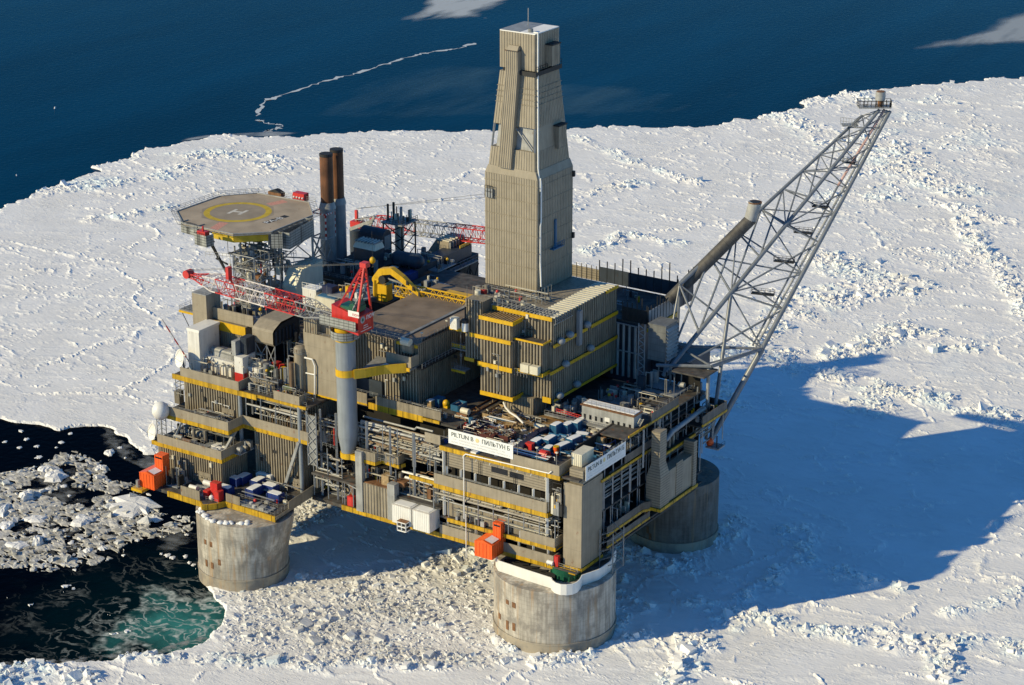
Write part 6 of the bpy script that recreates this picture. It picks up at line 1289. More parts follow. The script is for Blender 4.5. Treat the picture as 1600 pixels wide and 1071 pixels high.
l2=NA[8]+Vector((0,0,.6)); MB().obox((l2.x,l2.y,l2.z),4.5,3,.25,.6).build('lower_platform','galv',t); mb=MB(); mb.rail([(l2.x-2.2,l2.y-1.5,l2.z+.2),(l2.x+2.2,l2.y-1.5,l2.z+.2),(l2.x+2.2,l2.y+1.5,l2.z+.2)],2.2,.8,.07); mb.build('lower_railing','galv',t)
# big vent pipe
t = thing('vent_pipe','fat dark grey vent pipe slanting up beside the flare boom','vent pipe',(-15,74,70)); a=at(1045,470,y=76); b=at(1172,344,y=92); top=at(1180,316,y=93); print('vent',tuple(a),tuple(b))
MB().bar(a,b,1.75,20).build('barrel','vent_dark',t,True); MB().sphere(b,1.76,20,12).build('elbow','vent_dark',t,True)
c_=b+Vector((.9,.5,.6)); MB().bar(b,(top.x,top.y,top.z-.2),1.75,20,1.85).build('mouth_section','light_grey',t,True); MB().bar((top.x,top.y,top.z-.21),(top.x,top.y,top.z+.1),1.95,20).build('mouth_rim','rust',t); MB().bar((top.x,top.y,top.z+.11),(top.x,top.y,top.z+.13),1.6,20).build('mouth','dark',t)
for k in range(12): p=a.lerp(b,(k+.5)/12); d_=(b-a).normalized(); MB().bar(p-d_*.06,p+d_*.06,1.8,20).build('band','vent_dark',t)
# ------------------------------------------------------------------ cargo deck (z 47.5)
ZD=47.42
protoT = make_container('teal',3.6,2.3,2.5,True,'blue container with snowy roof just behind the red tank on the cargo deck'); protoT['group']='blue containers on the cargo deck'; place(protoT,839,700,ZD,pi/2)
protoN = make_container('navy',3.4,2.2,2.3,False,'unlidded dark navy container at the back of the blue container group'); place(protoN,893,664,ZD,.1); protoN['group']='blue containers on the cargo deck'
for px,py,rz,s_,lb in ((820,703,pi/2,(1.25,1,1),'dark blue container next to the right end of the white banner'),(858,697,pi/2,(1.2,1,1),'plain blue container right behind the red drum'),(869,679,pi/2,(.9,.9,1.25),'tall narrow blue container in the middle of the cargo deck'),(888,676,pi/2,(1,1,1.1),'open looking blue container beside the brown plate'),(904,673,pi/2,(1.3,.8,1.2),'blue container tilted row end nearest the deck stairs'),(857,709,pi/2,(.8,.9,.8),'low blue container at the front parapet by the orange drum'),(879,706,pi/2,(1.3,1,.9),'blue container behind the front parapet right of the orange drum'),(897,698,pi/2,(1.2,1,1.1),'blue container beside the small ribbed cream container'),(910,688,.3,(1,1,.8),'bright blue container under heaped snow near the stairs'),(832,690,pi/2,(1,.9,.9),'dark blue container behind the banner end with white cover'),(846,683,pi/2,(1,.9,1),'navy container between the scrap basket and the tall narrow one'),(922,690,0,(1.2,1,.7),'low blue tray shaped container at the foot of the deck stairs')):
    p=at(px,py,z=ZD); o_=dup(protoT if px not in (820,846,832,922) else protoN,(p.x,p.y,ZD),rz+random.Random(px).uniform(-.16,.16),lb,s_); o_['group']='blue containers on the cargo deck'
t=basket('maroon',9,4.2,1.5,'large maroon basket full of steel scrap behind the white banner','pipe_steel',60,2); place(t,778,682,ZD,0)
t=basket('maroon',7,2.6,1.6,'maroon tray with a sheet lid left of the scrap basket','cream',16,5); place(t,757,684,ZD,.05)
t=basket('navy',9,2.8,1.8,'long navy blue basket with white sacks behind the banner','white',12,3); place(t,745,674,ZD,pi/2)
t=basket('rust',13,2.2,1.2,'long rusty pipe rack of timber lying towards the drilling module','wood',24,4); place(t,752,641,ZD,pi/2)
t=basket('wood',8,2.4,1.4,'wooden crate row full of rope beside the rusty pipe rack','cream',16,6); place(t,772,647,ZD,pi/2)
t=basket('teal',4,2.6,1.9,'open teal skip near the foot of the ribbed module','wood',10,7); place(t,717,640,48.3,pi/2)
t=make_container('teal',3,2.4,2.4,False,'bright teal box in the shade at the foot of the ribbed module'); place(t,685,634,48.3,pi/2)
t=make_container('wood',2.2,1.8,2.2,True,'pale wooden crate beside the bright teal box'); place(t,673,637,48.3,pi/2)
p=at(697,637,z=48.3); t=thing('yellow_pump','small yellow pump between the teal box and the teal skip','pump',(p.x,p.y,48.3)); MB().sphere((p.x,p.y,49.6),1.0,10,8).build('casing','yellow_plain',t,True); MB().box(p.x-.8,p.x+.8,p.y-.6,p.y+.6,48.3,49).build('base','yellow_plain',t)
p=at(828,706,z=ZD); t=thing('red_tank','small red tank box at the front parapet of the cargo deck','tank',(p.x,p.y,ZD)); MB().box(p.x-1,p.x+1,p.y-.8,p.y+.8,ZD,ZD+2.4).build('body','red',t); MB().box(p.x-1.05,p.x+1.05,p.y-.85,p.y+.85,ZD+2.4,ZD+2.55).build('lid','boom_red',t)
p=at(851,718,z=ZD); t=thing('red_drum','red round drum lying at the front parapet of the cargo deck','drum',(p.x,p.y,ZD)); MB().bar((p.x-1.2,p.y,ZD+1.3),(p.x+1.2,p.y,ZD+1.3),1.25,18).build('shell','red',t,True); MB().box(p.x-.8,p.x-.5,p.y-.9,p.y+.9,ZD,ZD+.5).build('saddle','rust',t)
p=at(869,711,z=ZD); t=thing('orange_drum','orange drum at the front parapet right of the red drum','drum',(p.x,p.y,ZD)); MB().cyl((p.x,p.y),.8,ZD,ZD+2.3,14).build('shell','orange',t,True); MB().cyl((p.x,p.y),.82,ZD+2.3,ZD+2.5,14).build('lid','yellow_plain',t)
q=[at(px,py,z=48.0) for px,py in ((770,660),(800,641),(818,637),(911,664),(900,672),(850,664),(800,666))]; t=thing('hatch_cover','big rusty brown hatch plate in the middle of the cargo deck','hatch',tuple(q[2])); MB().prism([tuple(v[:2]) for v in q],ZD+.02,ZD+.6).build('plate','rusty_deck',t)
t=thing('timber_pile','pile of pale timber on the scrap basket corner','timber',tuple(at(805,668,z=ZD))); p=at(806,670,z=ZD); r=random.Random(3)
for k in range(12): MB().obox((p.x+r.uniform(-2,2),p.y+r.uniform(-1,1),ZD+.1+k*.13),3.6,.3,.16,r.uniform(-.3,.3)).build('plank','wood',t)
t=thing('rope_coil','orange brown coil of hose on the hatch plate','hose',tuple(at(797,655,z=48.1))); p=at(797,656,z=48.1); MB().pipe([(p.x+2.2*math.cos(a),p.y+1.4*math.sin(a),48.4+.08*a) for a in np.linspace(0,15,50)],.2,6).build('coil','wood',t,True)
t=thing('loading_hose','white hose curving down from the drilling module to the hatch plate','hose',tuple(at(790,636,z=52))); P=[at(787,629,y=27),at(790,637,y=25),at(797,645,y=22),at(808,652,y=19),at(818,662,y=16)]; MB().pipe(P,.28,8).build('hose','white_clean',t,True); MB().bar(P[-1],at(824,672,y=14),.25,8).build('hose_end','dark',t)
t=thing('snow_patch','trodden dirty snow between the loads on the cargo deck','snow',tuple(at(830,668,z=ZD))); mb=MB(); r=random.Random(18)
for k in range(150):
    p=at(r.uniform(715,930),r.uniform(640,712),z=ZD)
    if -45<p.x<-7 and 1<p.y<30: mb.obox((p.x,p.y,ZD-.05),r.uniform(.8,2.6),r.uniform(.6,1.8),r.uniform(.12,.5),r.uniform(0,3))
tag(mb.build('lumps','snow',t),kind='stuff')
LB=['small crates and reels at the left of the cargo deck behind the banner','pallets between the blue containers near the middle of the cargo deck','loose tools and pipes beside the tall narrow blue container','valves and frames at the right side of the cargo deck','low pale sacks in front of the deck stairs','pipes and boxes below the support wall of the drilling module']
for i,(px,py) in enumerate(((728,658),(868,690),(850,675),(925,682),(930,695),(850,636))):
    p=at(px,py,z=ZD); skid('cargo_load',LB[i],p.x-3,p.x+3,p.y-2,p.y+2,ZD,1.7,200+i,('snow','cream','galv','wood','teal','rust'),12,'cargo')
t=thing('fence','low grey fence by the cream container on the right deck edge','fence',tuple(at(925,700,z=ZD))); mb=MB(); mb.rail([(-.6,12,ZD),(-.6,34,ZD)],2,1,.08); mb.build('rails','galv',t)
# long control cabin
x0,x1,y0,y1,z0,z1=cb(990,677,909,1003,652,z=49.6); print('cabin',x0,x1,y0,y1,z0,z1)
t=thing('control_cabin','long low grey cabin with dark windows and rusty roof edge on the cargo deck','cabin',(x0,y0,z0)); MB().box(x0,x1,y0,y0+4,z0,z1).build('wall','light_grey',t); MB().box(x0-.3,x1+.3,y0-.4,y0+4.3,z1,z1+.3).build('roof','rust',t); MB().box(x0+.2,x1-.2,y0+.4,y0+3.8,z1+.31,z1+.45).build('snow_cover','snow',t); MB().box(x0-11,x1+2,y0-1.6,y0-.02,z0-.35,z0).build('walkway','galv',t); mb=MB(); mb.rail([(x0-11,y0-1.6,z0),(x1-4,y0-1.6,z0)],1.2,1.4); mb.build('railing','galv',t)
for k in range(9): xx=x0+.6+k*(x1-x0)/9.2; MB().box(xx,xx+.7,y0-.05,y0-.015,z0+.9,z0+2.2).build('window','glass_dark',t)
MB().box(x0+7.2,x0+8.8,y0-.06,y0-.03,z0+1.4,z0+2.6).build('notice_board','white_clean',t); mb=MB(); mb.rail([(x0,y0+.2,z1+.45),(x1,y0+.2,z1+.45)],1.3,1.5); mb.build('roof_railing','galv',t)
for k in range(4): MB().sq((x0+k*5,y0-1.2,ZD),(x0+k*5,y0-1.2,z0-.35),.3).build('leg','galv',t)
t=thing('deck_stairs','pale steel stairs leading down from the cabin walkway to the cargo deck','stairs',tuple(at(940,678,z=ZD))); a=at(949,668,z=z0); b=at(937,690,z=ZD)
for s_ in (-.8,.8): MB().sq((a.x+s_,a.y,a.z),(b.x+s_,b.y,b.z),.22).build('stringer','cream',t)
for k in range(11): p=a.lerp(b,(k+.5)/11); MB().box(p.x-.8,p.x+.8,p.y-.25,p.y+.25,p.z-.04,p.z+.04).build('tread','galv',t)
t=thing('deck_stairs','short steep steps at the right end of the control cabin','stairs',(x1,y0,z0)); a=at(1003,655,z=z1); b=at(994,672,z=z0)
for s_ in (-.5,.5): MB().sq((a.x+s_,a.y,a.z),(b.x+s_,b.y,b.z),.16).build('stringer','cream',t)
for k in range(8): p=a.lerp(b,(k+.5)/8); MB().box(p.x-.5,p.x+.5,p.y-.2,p.y+.2,p.z-.03,p.z+.03).build('tread','galv',t)
t=thing('red_rail','faded red barrier row left of the control cabin','barrier',tuple(at(880,648,z=50))); a=at(869,642,z=50.2); b=at(908,653,z=50.2)
for k in range(12): p=a.lerp(b,k/11); MB().sq((p.x,p.y,49.6),(p.x,p.y,50.9),.1).build('post','boom_red',t)
for z in (50.2,50.8): MB().sq((a.x,a.y,z),(b.x,b.y,z),.14).build('rail','boom_red',t)
for i,(px,py) in enumerate(((878,640),(912,640),(995,645),(1010,655),(960,625))):
    p=at(px,py,z=49); skid('equipment_skid',('shaded boxes and rails behind the red barrier','roof machinery behind the long control cabin','pale pipes and vents at the right end of the cabin roof','grey handrails and lockers near the right deck edge','dark low skid in the shade beyond the cabin')[i],p.x-4,p.x+4,p.y-2,p.y+2.5,48.6,3.2,220+i,('cream','galv','light_grey','grey'),11)
MB_=None
t=thing('upper_deck_plate','dark shaded upper deck plate between cabin and drilling module','deck',(-20,50,50)); MB().box(-34,-.5,38,64,48.3,48.6).build('plate','steel_deck',t)
# ------------------------------------------------------------------ helideck
ZH=82; oct_=[tuple(at(px,py,z=ZH)[:2]) for px,py in ((276,331),(286,350),(364.6,366.5),(422.5,363.5),(489,337),(483,317),(402,302.5),(344,307))]
t=thing('helideck','octagonal tan helicopter deck with yellow ring and white letter H','helideck',(-150,47,ZH)); MB().prism(oct_,ZH-.5,ZH).build('deck','heli_tan',t)
cH=Vector((*at(371.5,331.7,z=ZH)[:2],ZH)); n=48
def ringm(r0,r1,z): vs=[]; [vs.extend([(cH.x+r0*math.cos(2*pi*i/n),cH.y+r0*math.sin(2*pi*i/n),z),(cH.x+r1*math.cos(2*pi*i/n),cH.y+r1*math.sin(2*pi*i/n),z)]) for i in range(n)]; return MB().add(vs,[(2*i+1,2*i,2*((i+1)%n),2*((i+1)%n)+1)[::-1] for i in range(n)])
rO=(at(425,331.7,z=ZH)-at(318.5,331.7,z=ZH)).length/2; print('ring',rO,'cH',tuple(cH))
MB().prism([(cH.x+(rO+1.4)*math.cos(2*pi*i/8+.3),cH.y+(rO+1.4)*math.sin(2*pi*i/8+.3)) for i in range(8)],ZH+.003,ZH+.006).build('inner_field','heli_inner',t)
ringm(rO-1.9,rO,ZH+.012).build('yellow_ring','heli_yellow',t)
ang=0.0; e1=Vector((1,0,0)); e2=Vector((0,1,0))
def bar2(a,b,w_,z,m,nm):
    a,b=Vector(a),Vector(b); d_=(b-a).normalized(); q=Vector((-d_.y,d_.x))*w_/2; return MB().add([(*(a+q),z),(*(a-q),z),(*(b-q),z),(*(b+q),z)],[(0,1,2,3)]).build(nm,m,t)
P2=lambda px,py: at(px,py,z=ZH)[:2]
mb=MB()
def quad(mb,a,b,w_,z):
    a,b=Vector(a),Vector(b); d_=(b-a).normalized(); q=Vector((-d_.y,d_.x))*w_/2; mb.add([(*(a+q),z),(*(a-q),z),(*(b-q),z),(*(b+q),z)],[(0,1,2,3)])
quad(mb,P2(356,334),P2(370,327.5),1.0,ZH+.016); quad(mb,P2(373,335.5),P2(387,329),1.0,ZH+.016); quad(mb,P2(363.5,330.6),P2(379.5,332.2),1.0,ZH+.02); mb.build('letter','heli_white',t)
bar2(P2(333,359),P2(350,348),3.0,ZH+.01,'heli_pink','pink_strip'); bar2(P2(420,320),P2(446,314.5),3.0,ZH+.01,'heli_pink','pink_strip')
a=Vector((*P2(413,349),ZH+.01)); b=Vector((*P2(450,337),ZH+.01)); d_=(b-a); L_=d_.length; d_.normalize(); e=Vector((-d_.y,d_.x,0))
for k in range(4):
    q=a+d_*(L_*(k+.05)/4); mb=MB(); mb.add([q+e*-1.1,q+d_*(L_*.2)+e*-1.1,q+d_*(L_*.2)+e*1.1,q+e*1.1],[(0,1,2,3)]); mb.build('letter_field','dark',t)
M4=Matrix(((d_.x,e.x,0,a.x),(d_.y,e.y,0,a.y),(0,0,1,ZH+.03),(0,0,0,1))); 
text('PA-B',2.9,'white_clean','deck_lettering',M4 @ Matrix.Translation((.2,-1.05,0)) @ Matrix.Diagonal((L_/8.4,1,1,1)),.004,t)
oc=oct_+[oct_[0]]; MB().strip(oc[:-1]+[(oc[0][0]+.01,oc[0][1]+.01)],ZH-.02,ZH+.25,.3).build('rim','light_grey',t)
def outset(k): c2=Vector(cH[:2]); return [tuple(c2+(Vector(p)-c2)*k) for p in oct_]
O2=outset(1.09); mb=MB()
for i in range(8):
    a,b=oct_[i],oct_[(i+1)%8]; c_,d2=O2[i],O2[(i+1)%8]
    for f in np.linspace(0,1,9): p=Vector(a).lerp(Vector(b),f); q=Vector(c_).lerp(Vector(d2),f); mb.bar((*p,ZH-.2),(*q,ZH+.15),.06,4)
    mb.bar((*c_,ZH+.15),(*d2,ZH+.15),.08,4); m1=Vector(a).lerp(Vector(c_),.5); m2=Vector(b).lerp(Vector(d2),.5); mb.bar((*m1,ZH),(*m2,ZH),.05,4)
mb.build('safety_net','galv',t)
mb=MB(); mb.rail([(*p,ZH+.2) for p in O2[5:8]+[O2[0]]],1.0,2.2,.06); mb.build('net_railing','galv',t)
O3=outset(.93); MB().strip([O3[2],O3[3]],ZH-3.0,ZH-1.0,.5).build('edge_beam','heli_yellow',t); MB().strip([Vector(O3[1]).lerp(Vector(O3[2]),.55),O3[2]],ZH-3.0,ZH-1.0,.5).build('edge_beam','heli_yellow',t)
MB().strip([O3[3],O3[4],O3[5]],ZH-4.6,ZH-.6,.4).build('side_truss','grey',t)
for i in range(8): MB().bar((*O3[i],ZH-1),(*O3[(i+4)%8],ZH-1.01-.01*i),.3,6).build('under_beam','dark',t)
# walkway screen boxes hung on the near sides
def hung(label,pxl,pyl,pxr,pyr,h,w_,m):
    a=at(pxl,pyl,z=ZH-.8); b=at(pxr,pyr,z=ZH-.8); tt=thing('access_platform',label,'platform',tuple(a)); d_=(b-a).normalized(); q=Vector((-d_.y,d_.x,0)); MB().strip([(a+q*w_)[:2],a[:2],b[:2],(b+q*w_)[:2]],ZH-.8-h,ZH+.3,.12).build('screen',m,tt); mb=MB(); v=[a,b,b+q*w_,a+q*w_]; mb.add([(p.x,p.y,ZH-.8-h) for p in v],[(0,1,2,3)]); mb.build('floor','galv',tt); mb=MB(); mb.rail([(a.x,a.y,ZH+.3),(b.x,b.y,ZH+.3)],.5,1,.05); mb.build('railing','dark',tt); return tt,a,b,q
hung('grey screened access platform under the left helideck corner',283,352,308,359,2.2,3,'mesh_grey')
tt,a,b,q=hung('grey screened platform with red foam cabinet below the helideck edge',304,370,322,375,2.4,3,'mesh_grey'); m_=a.lerp(b,.5)+q*1.2; MB().box(m_.x-1.6,m_.x+1.6,m_.y-1,m_.y+1,ZH-.6,ZH+1.2).build('red_cabinet','red',tt); MB().cyl((m_.x,m_.y),.3,ZH+1.2,ZH+2.6,8).build('foam_monitor','red',tt)
hung('long grey screened ramp on the right side of the helideck',452,370,490,348,4.0,3.5,'mesh_grey'); hung('small grey screened landing at the near helideck corner',424,372,441,372,3.2,3,'mesh_grey')
q=at(467,312,z=ZH); tt=thing('foam_cabinet','red foam cabinet on the far side of the helideck','cabinet',(q.x,q.y,ZH)); MB().box(q.x-2.4,q.x+2,q.y,q.y+2.4,ZH-.6,ZH+1.9).build('case','red',tt); mb=MB()
for k in range(4): MB().sphere((q.x-1.8+k*1.1,q.y-.1,ZH+.6),.35,8,6).build('nozzle','white',tt)
q=at(429,305.5,z=ZH); tt=thing('equipment_hut','brown equipment hut on the far rim of the helideck','hut',(q.x,q.y,ZH)); MB().box(q.x-2.6,q.x+2.6,q.y,q.y+2,ZH-.4,ZH+.9).build('wall','rust',tt); loftbox(MB(),[(q.x-2.6,q.x+2.6,q.y,q.y+2,ZH+.91),(q.x-.3,q.x+.3,q.y,q.y+2,ZH+1.8)]).build('roof','dark',tt)
# support frames
t=thing('helideck_support','pale lattice frames and struts carrying the helideck','lattice frame',(-142,48,52))
cr=[(-141,36),(-133,42),(-128,54),(-137,50)]
for (x,y) in cr: MB().sq((x,y,48.3),(x,y,ZH-3),.55).build('post','light_grey',t)
for k in range(4):
    a,b=cr[k],cr[(k+1)%4]
    for z in (54,62,70,78): MB().bar((*a,z),(*b,z),.22,6).build('beam','light_grey',t)
    for z in (54,62,70): MB().bar((*a,z),(*b,z+8),.2,6).build('brace','light_grey',t); 
f1=Vector((-143,38,58))
for e_ in ((-158,38,ZH-3),(-150,32,ZH-3),(-146,45,ZH-3)): MB().bar(f1,e_,.28,8).build('strut','dark',t)
MB().bar((-158,38,ZH-3),(-146,30,ZH-3.5),.24,7).build('strut','dark',t); MB().bar((-152.5,38,70),(-146,35.5,70),.3,7).build('strut','dark',t); MB().box(-156,-134,36,56,ZH-3.4,ZH-3.1).build('access_grating','dark',t)
mb=MB(); mb.rail([(-150,30.5,73),(-137,34.5,73),(-128,46,73)],1.6,1.4,.08); mb.build('railing','light_grey',t)
for j,(cr2,lb) in enumerate(((((-139,30),(-131,30),(-131,37),(-139,37)),'pale open lattice tower below the near corner of the helideck'),(((-147,40),(-140,40),(-140,47),(-147,47)),'grey open lattice tower under the far left of the helideck'))):
    t2=thing('lattice_frame',lb,'lattice frame',(cr2[0][0]+4,cr2[0][1]+4,48.3)); zt2_=(76,72)[j]
    for (x,y) in cr2: MB().sq((x,y,48.3),(x,y,zt2_),.34).build('post','light_grey',t2)
    for k in range(4):
        a,b=cr2[k],cr2[(k+1)%4]
        for q_,z in enumerate(np.arange(56,zt2_+.1,4)): MB().bar((*a,z),(*b,z),.15,5).build('beam','light_grey',t2); MB().bar((*a,z-4),(*b,z),.12,5).build('brace','light_grey',t2) if (q_+k)%2 else MB().bar((*b,z-4),(*a,z),.12,5).build('brace','light_grey',t2)
    for z in (60,68): MB().box(cr2[0][0],cr2[1][0],cr2[0][1],cr2[2][1],z-.15,z).build('grating','galv',t2); mb=MB(); mb.rail([(*cr2[3],z),(*cr2[0],z),(*cr2[1],z),(*cr2[2],z)],1.2,1.3,.06); mb.build('railing','light_grey',t2)
    r=random.Random(30+j)
    for k in range(16): x,y,z=r.uniform(cr2[0][0],cr2[1][0]),r.uniform(cr2[0][1],cr2[2][1]),r.choice((60,68,56.5)); (MB().cyl((x,y),r.uniform(.2,.6),z,z+r.uniform(1.5,5),8) if k%2 else MB().obox((x,y,z),r.uniform(.8,2),r.uniform(.8,2),r.uniform(.8,2.4),0)).build('fitting',r.choice(('cream','galv','pipe_steel','rust','light_grey')),t2)
skid('equipment_skid','pale pipes and boxes under the helideck near edge',-146,-132,36,46,73,4,240,('light_grey','cream','galv','pipe_steel'),16); skid('equipment_skid','brown and grey clutter among the helideck support frames',-140,-128,38,50,62,6,241,('cream','rust','galv','light_grey'),16)
skid('equipment_skid','red and grey machinery at the foot of the helideck frames',-142,-126,30,40,56,5,242,('grey','cream','red','rust'),14)
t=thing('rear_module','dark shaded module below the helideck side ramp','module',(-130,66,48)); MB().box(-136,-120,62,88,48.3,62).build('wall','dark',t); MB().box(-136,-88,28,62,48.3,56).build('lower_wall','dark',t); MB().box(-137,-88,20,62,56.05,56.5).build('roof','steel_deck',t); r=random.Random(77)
for k in range(40): x,y=r.uniform(-136,-90),r.uniform(21,60); L=r.uniform(3,9); (MB().bar((x,y,56.9+r.uniform(0,3)),(x+L,y,56.9+r.uniform(0,3)),r.uniform(.15,.4),6) if k%2 else MB().bar((x,y,57+r.uniform(0,2)),(x,min(y+L,61),57+r.uniform(0,3)),r.uniform(.15,.4),6)).build('roof_pipe',r.choice(('dark','grey','galv','dark_blue_steel','light_grey')),t)
# ------------------------------------------------------------------ exhaust stacks
ST=[]
for i,(pxb,pxt,pyt,lb,hh_) in enumerate(((510.5,509.3,240,'front rusty brown exhaust stack with grey lower half',0),(528,525.5,233,'rear rusty brown exhaust stack close behind the first',0))):
    y=77+i*6; tp=at(pxt,pyt,y=y); zt=tp.z; x=tp.x; zr=at(pxt,315 if i==0 else 308,y=y).z
    t=thing('exhaust_stack',lb,'stack',(x,y,52),'exhaust stacks beside the helideck'); MB().cyl((x,y),2.05,zr,zt,24).build('rusty_pipe','stack_rust',t,True); MB().cyl((x,y),2.12,zt-.8,zt+.02,24).build('rim','dark',t); MB().cyl((x,y),1.8,zt+.03,zt+.05,24).build('mouth','dark',t)
    MB().cyl((x,y),2.45,52,zr-2,24).build('casing','light_grey' if i==0 else 'grey',t,True); MB().cyl((x,y),2.7,zr-2,zr,24,2.2).build('collar','light_grey',t,True)
    ST.append((x,y,zr))
t=thing('stack_frame','grey steel frame with red and white striped top around the exhaust stacks','lattice frame',(ST[0][0],74,52)); x,y,zr=ST[0]
fr=[(x-3.4,y-4),(x+2.2,y-4),(x+2.2,y+.6),(x-3.4,y+.6)]; zc=zr-3
for k,(a,b) in enumerate(fr):
    MB().sq((a,b,50),(a,b,zc-8),.5).build('post','light_grey',t)
    for j in range(8): MB().sq((a,b,zc-8+j),(a,b,zc-7+j),.5).build('red_band' if j%2 else 'white_band','red' if j%2 else 'white_clean',t)
for k in range(4):
    a,b=fr[k],fr[(k+1)%4]
    for j in range(8):
        p=Vector((*a,zc)).lerp(Vector((*b,zc)),j/8); q=Vector((*a,zc)).lerp(Vector((*b,zc)),(j+1)/8); MB().sq(p,q,.4).build('red_band' if j%2 else 'white_band','red' if j%2 else 'white_clean',t)
    for z0,z1 in ((52,62),(62,zc-8)): MB().bar((*a,z0),(*b,z1),.25,6).build('brace','light_grey',t); MB().bar((*b,z0),(*a,z1),.25,6).build('brace','light_grey',t)
    MB().bar((*a,62),(*b,62),.25,6).build('beam','light_grey',t); MB().bar((*a,zc-8),(*b,zc-8),.25,6).build('beam','light_grey',t)
MB().bar((fr[2][0],fr[2][1],zr-2),(fr[2][0]-2,fr[2][1],zr-12),.3,6).build('brace','dark',t)
# ------------------------------------------------------------------ hoods, tanks and rooms behind the crane
x0,x1,y0,y1,z0,z1=cb(464,462,443,505,432,y=42); print('hood',x0,x1,y0,y1,z0,z1)
t=thing('white_hood','long cream ventilation hood with sloped ribbed roof left of the stacks','hood',(x0,y0,z0)); vs=[]; prof=[(y0,z0-1),(y0-.3,z0+2.5),(y0+2.6,z1+1.2),(y1,z1+1.6),(y1,z0-1)]
for x in (x0,x1): vs+=[(x,y,z) for y,z in prof]
MB().add(vs,[(i,(i+1)%5,5+(i+1)%5,5+i) for i in range(5)]+[(4,3,2,1,0),(5,6,7,8,9)]).build('casing','cream',t)
for k in range(10): f=k/9; y=y0+2.6+(y1-y0-2.6)*f; z=z1+1.2+.4*f; MB().box(x0-.05,x1+.05,y,y+.18,z,z+.22).build('roof_rib','cream',t)
x0,x1,y0,y1,z0,z1=cb(494,474,473,507,455,y=36); t=thing('white_box','white box house with railed roof beside the cream hood','house',(x0,y0,z0)); MB().box(x0,x1,y0,y1,z0-1,z1).build('wall','white',t); MB().corr(x1+.02,x1+.3,y0+.2,y1-.2,z0,z1-.3,.6,.08).build('side_louver','light_grey',t); MB().box(x0-.1,x1+.1,y0-.1,y1+.1,z1,z1+.2).build('roof','snow',t); mb=MB(); mb.rail([(x0,y0,z1+.2),(x1,y0,z1+.2),(x1,y1,z1+.2)],1.6,2,.08); mb.build('railing','white_clean',t); MB().box(x0,x1+8,y0,y1,z0-3,z0-1).build('base','dark',t)
x0,x1,y0,y1,z0,z1=cb(523,478,492,545,462,y=34); t=thing('blue_tank_house','dark blue lidded basin with pale rim left of the red frame','tank',(x0,y0,z0)); MB().box(x0,x1,y0,y1,z0-3,z0+1.6).build('basin','cream',t); MB().box(x0+.5,x1-.5,y0+.6,y1-.5,z0+1.62,z0+1.8).build('lid','teal',t); MB().box(x0+.4,x0+4,y0+3,y0+6,z0+1.8,z0+4).build('motor','navy',t)
skid('equipment_skid','yellow and white machinery behind the red crane frame',x0+3,x1+8,y0+2,y0+8,z0+1.8,3,250,('yellow_plain','white','teal','red','galv'),14)
def dark_tank(label,pa,pb,r_,y,m):
    a=at(*pa,y=y); b=at(*pb,y=y); t=thing('horizontal_tank',label,'tank',tuple(a)); MB().bar(a,(b.x,b.y,a.z),r_,20).build('shell',m,t,True); MB().sphere(a,r_,18,10).build('head','dark' if m=='dark' else m,t,True); MB().sphere((b.x,b.y,a.z),r_,18,10).build('head',m,t,True)
    for f in (.25,.75): x=a.x+(b.x-a.x)*f; MB().box(x-.4,x+.4,y-r_*.8,y+r_*.8,a.z-r_-2,a.z-.3).build('saddle','dark',t)
    return t
dark_tank('dark rounded tank in the shade under the lattice tower',(622,403),(652,410),2.3,82,'dark_blue_steel')
x0,x1,y0,y1,z0,z1=cb(598,392,562,612,366,y=88); t=thing('filter_house','dark blue rounded filter house behind the stacks','house',(x0,y0,z0)); vs=[]; H_=z1-z0; k=8
prof=[(y0,z0-3)]+[(y0+ (y1-y0)*(.5-.5*math.cos(pi*i/k)),z0+H_*.7+H_*.45*math.sin(pi*i/k)) for i in range(k+1)]+[(y1,z0-3)]
for x in (x0,x1): vs+=[(x,y,z) for y,z in prof]
N_=len(prof); MB().add(vs,[(i,(i+1)%N_,N_+(i+1)%N_,N_+i) for i in range(N_)]+[tuple(range(N_))[::-1],tuple(range(N_,2*N_))]).build('casing','dark_blue_steel',t)
for i in range(6): MB().box(x1+.02,x1+.3,y0+.8+i*(y1-y0-1.6)/6,y0+1.2+i*(y1-y0-1.6)/6,z0,z0+H_*.8).build('vane','light_grey',t)
MB().box(x0-4,x1,y0+.5,y1,z0-8,z0-3).build('base','dark',t)
x0,x1,y0,y1,z0,z1=cb(586,410,553,600,388,y=74); t=thing('turbine_house','shaded house with pale sloping ribbed roof right of the stacks','house',(x0,y0,z0)); MB().box(x0,x1,y0,y1,z0-2,z1-1).build('wall','dark_blue_steel',t); loftbox(MB(),[(x0-.2,x1+.2,y0-.2,y1+.2,z1-.98),(x0+.5,x1-.4,y0+1,y1-.5,z1+1.2)]).build('roof','cream',t)
for i in range(7): x=x0+.5+i*(x1-x0-1)/6; MB().box(x,x+.3,y0-.1,y1,z1+.9,z1+1.35).build('roof_rib','galv',t)
x0,x1,y0,y1,z0,z1=cb(700,402,664,726,384,y=104); t=thing('sloped_hood','tan ventilation hood with sloping front and louvred end far behind the gantry','hood',(x0,y0,z0)); MB().add([(x0,y0,z0-1),(x1,y0,z0-1),(x1,y1,z0-1),(x0,y1,z0-1),(x0+4,y0+.5,z1+1),(x1,y0+.5,z1+1),(x1,y1,z1+1),(x0+4,y1,z1+1)],[(3,2,1,0),(4,5,6,7),(0,1,5,4),(1,2,6,5),(2,3,7,6),(3,0,4,7)]).build('casing','tan_panel',t)
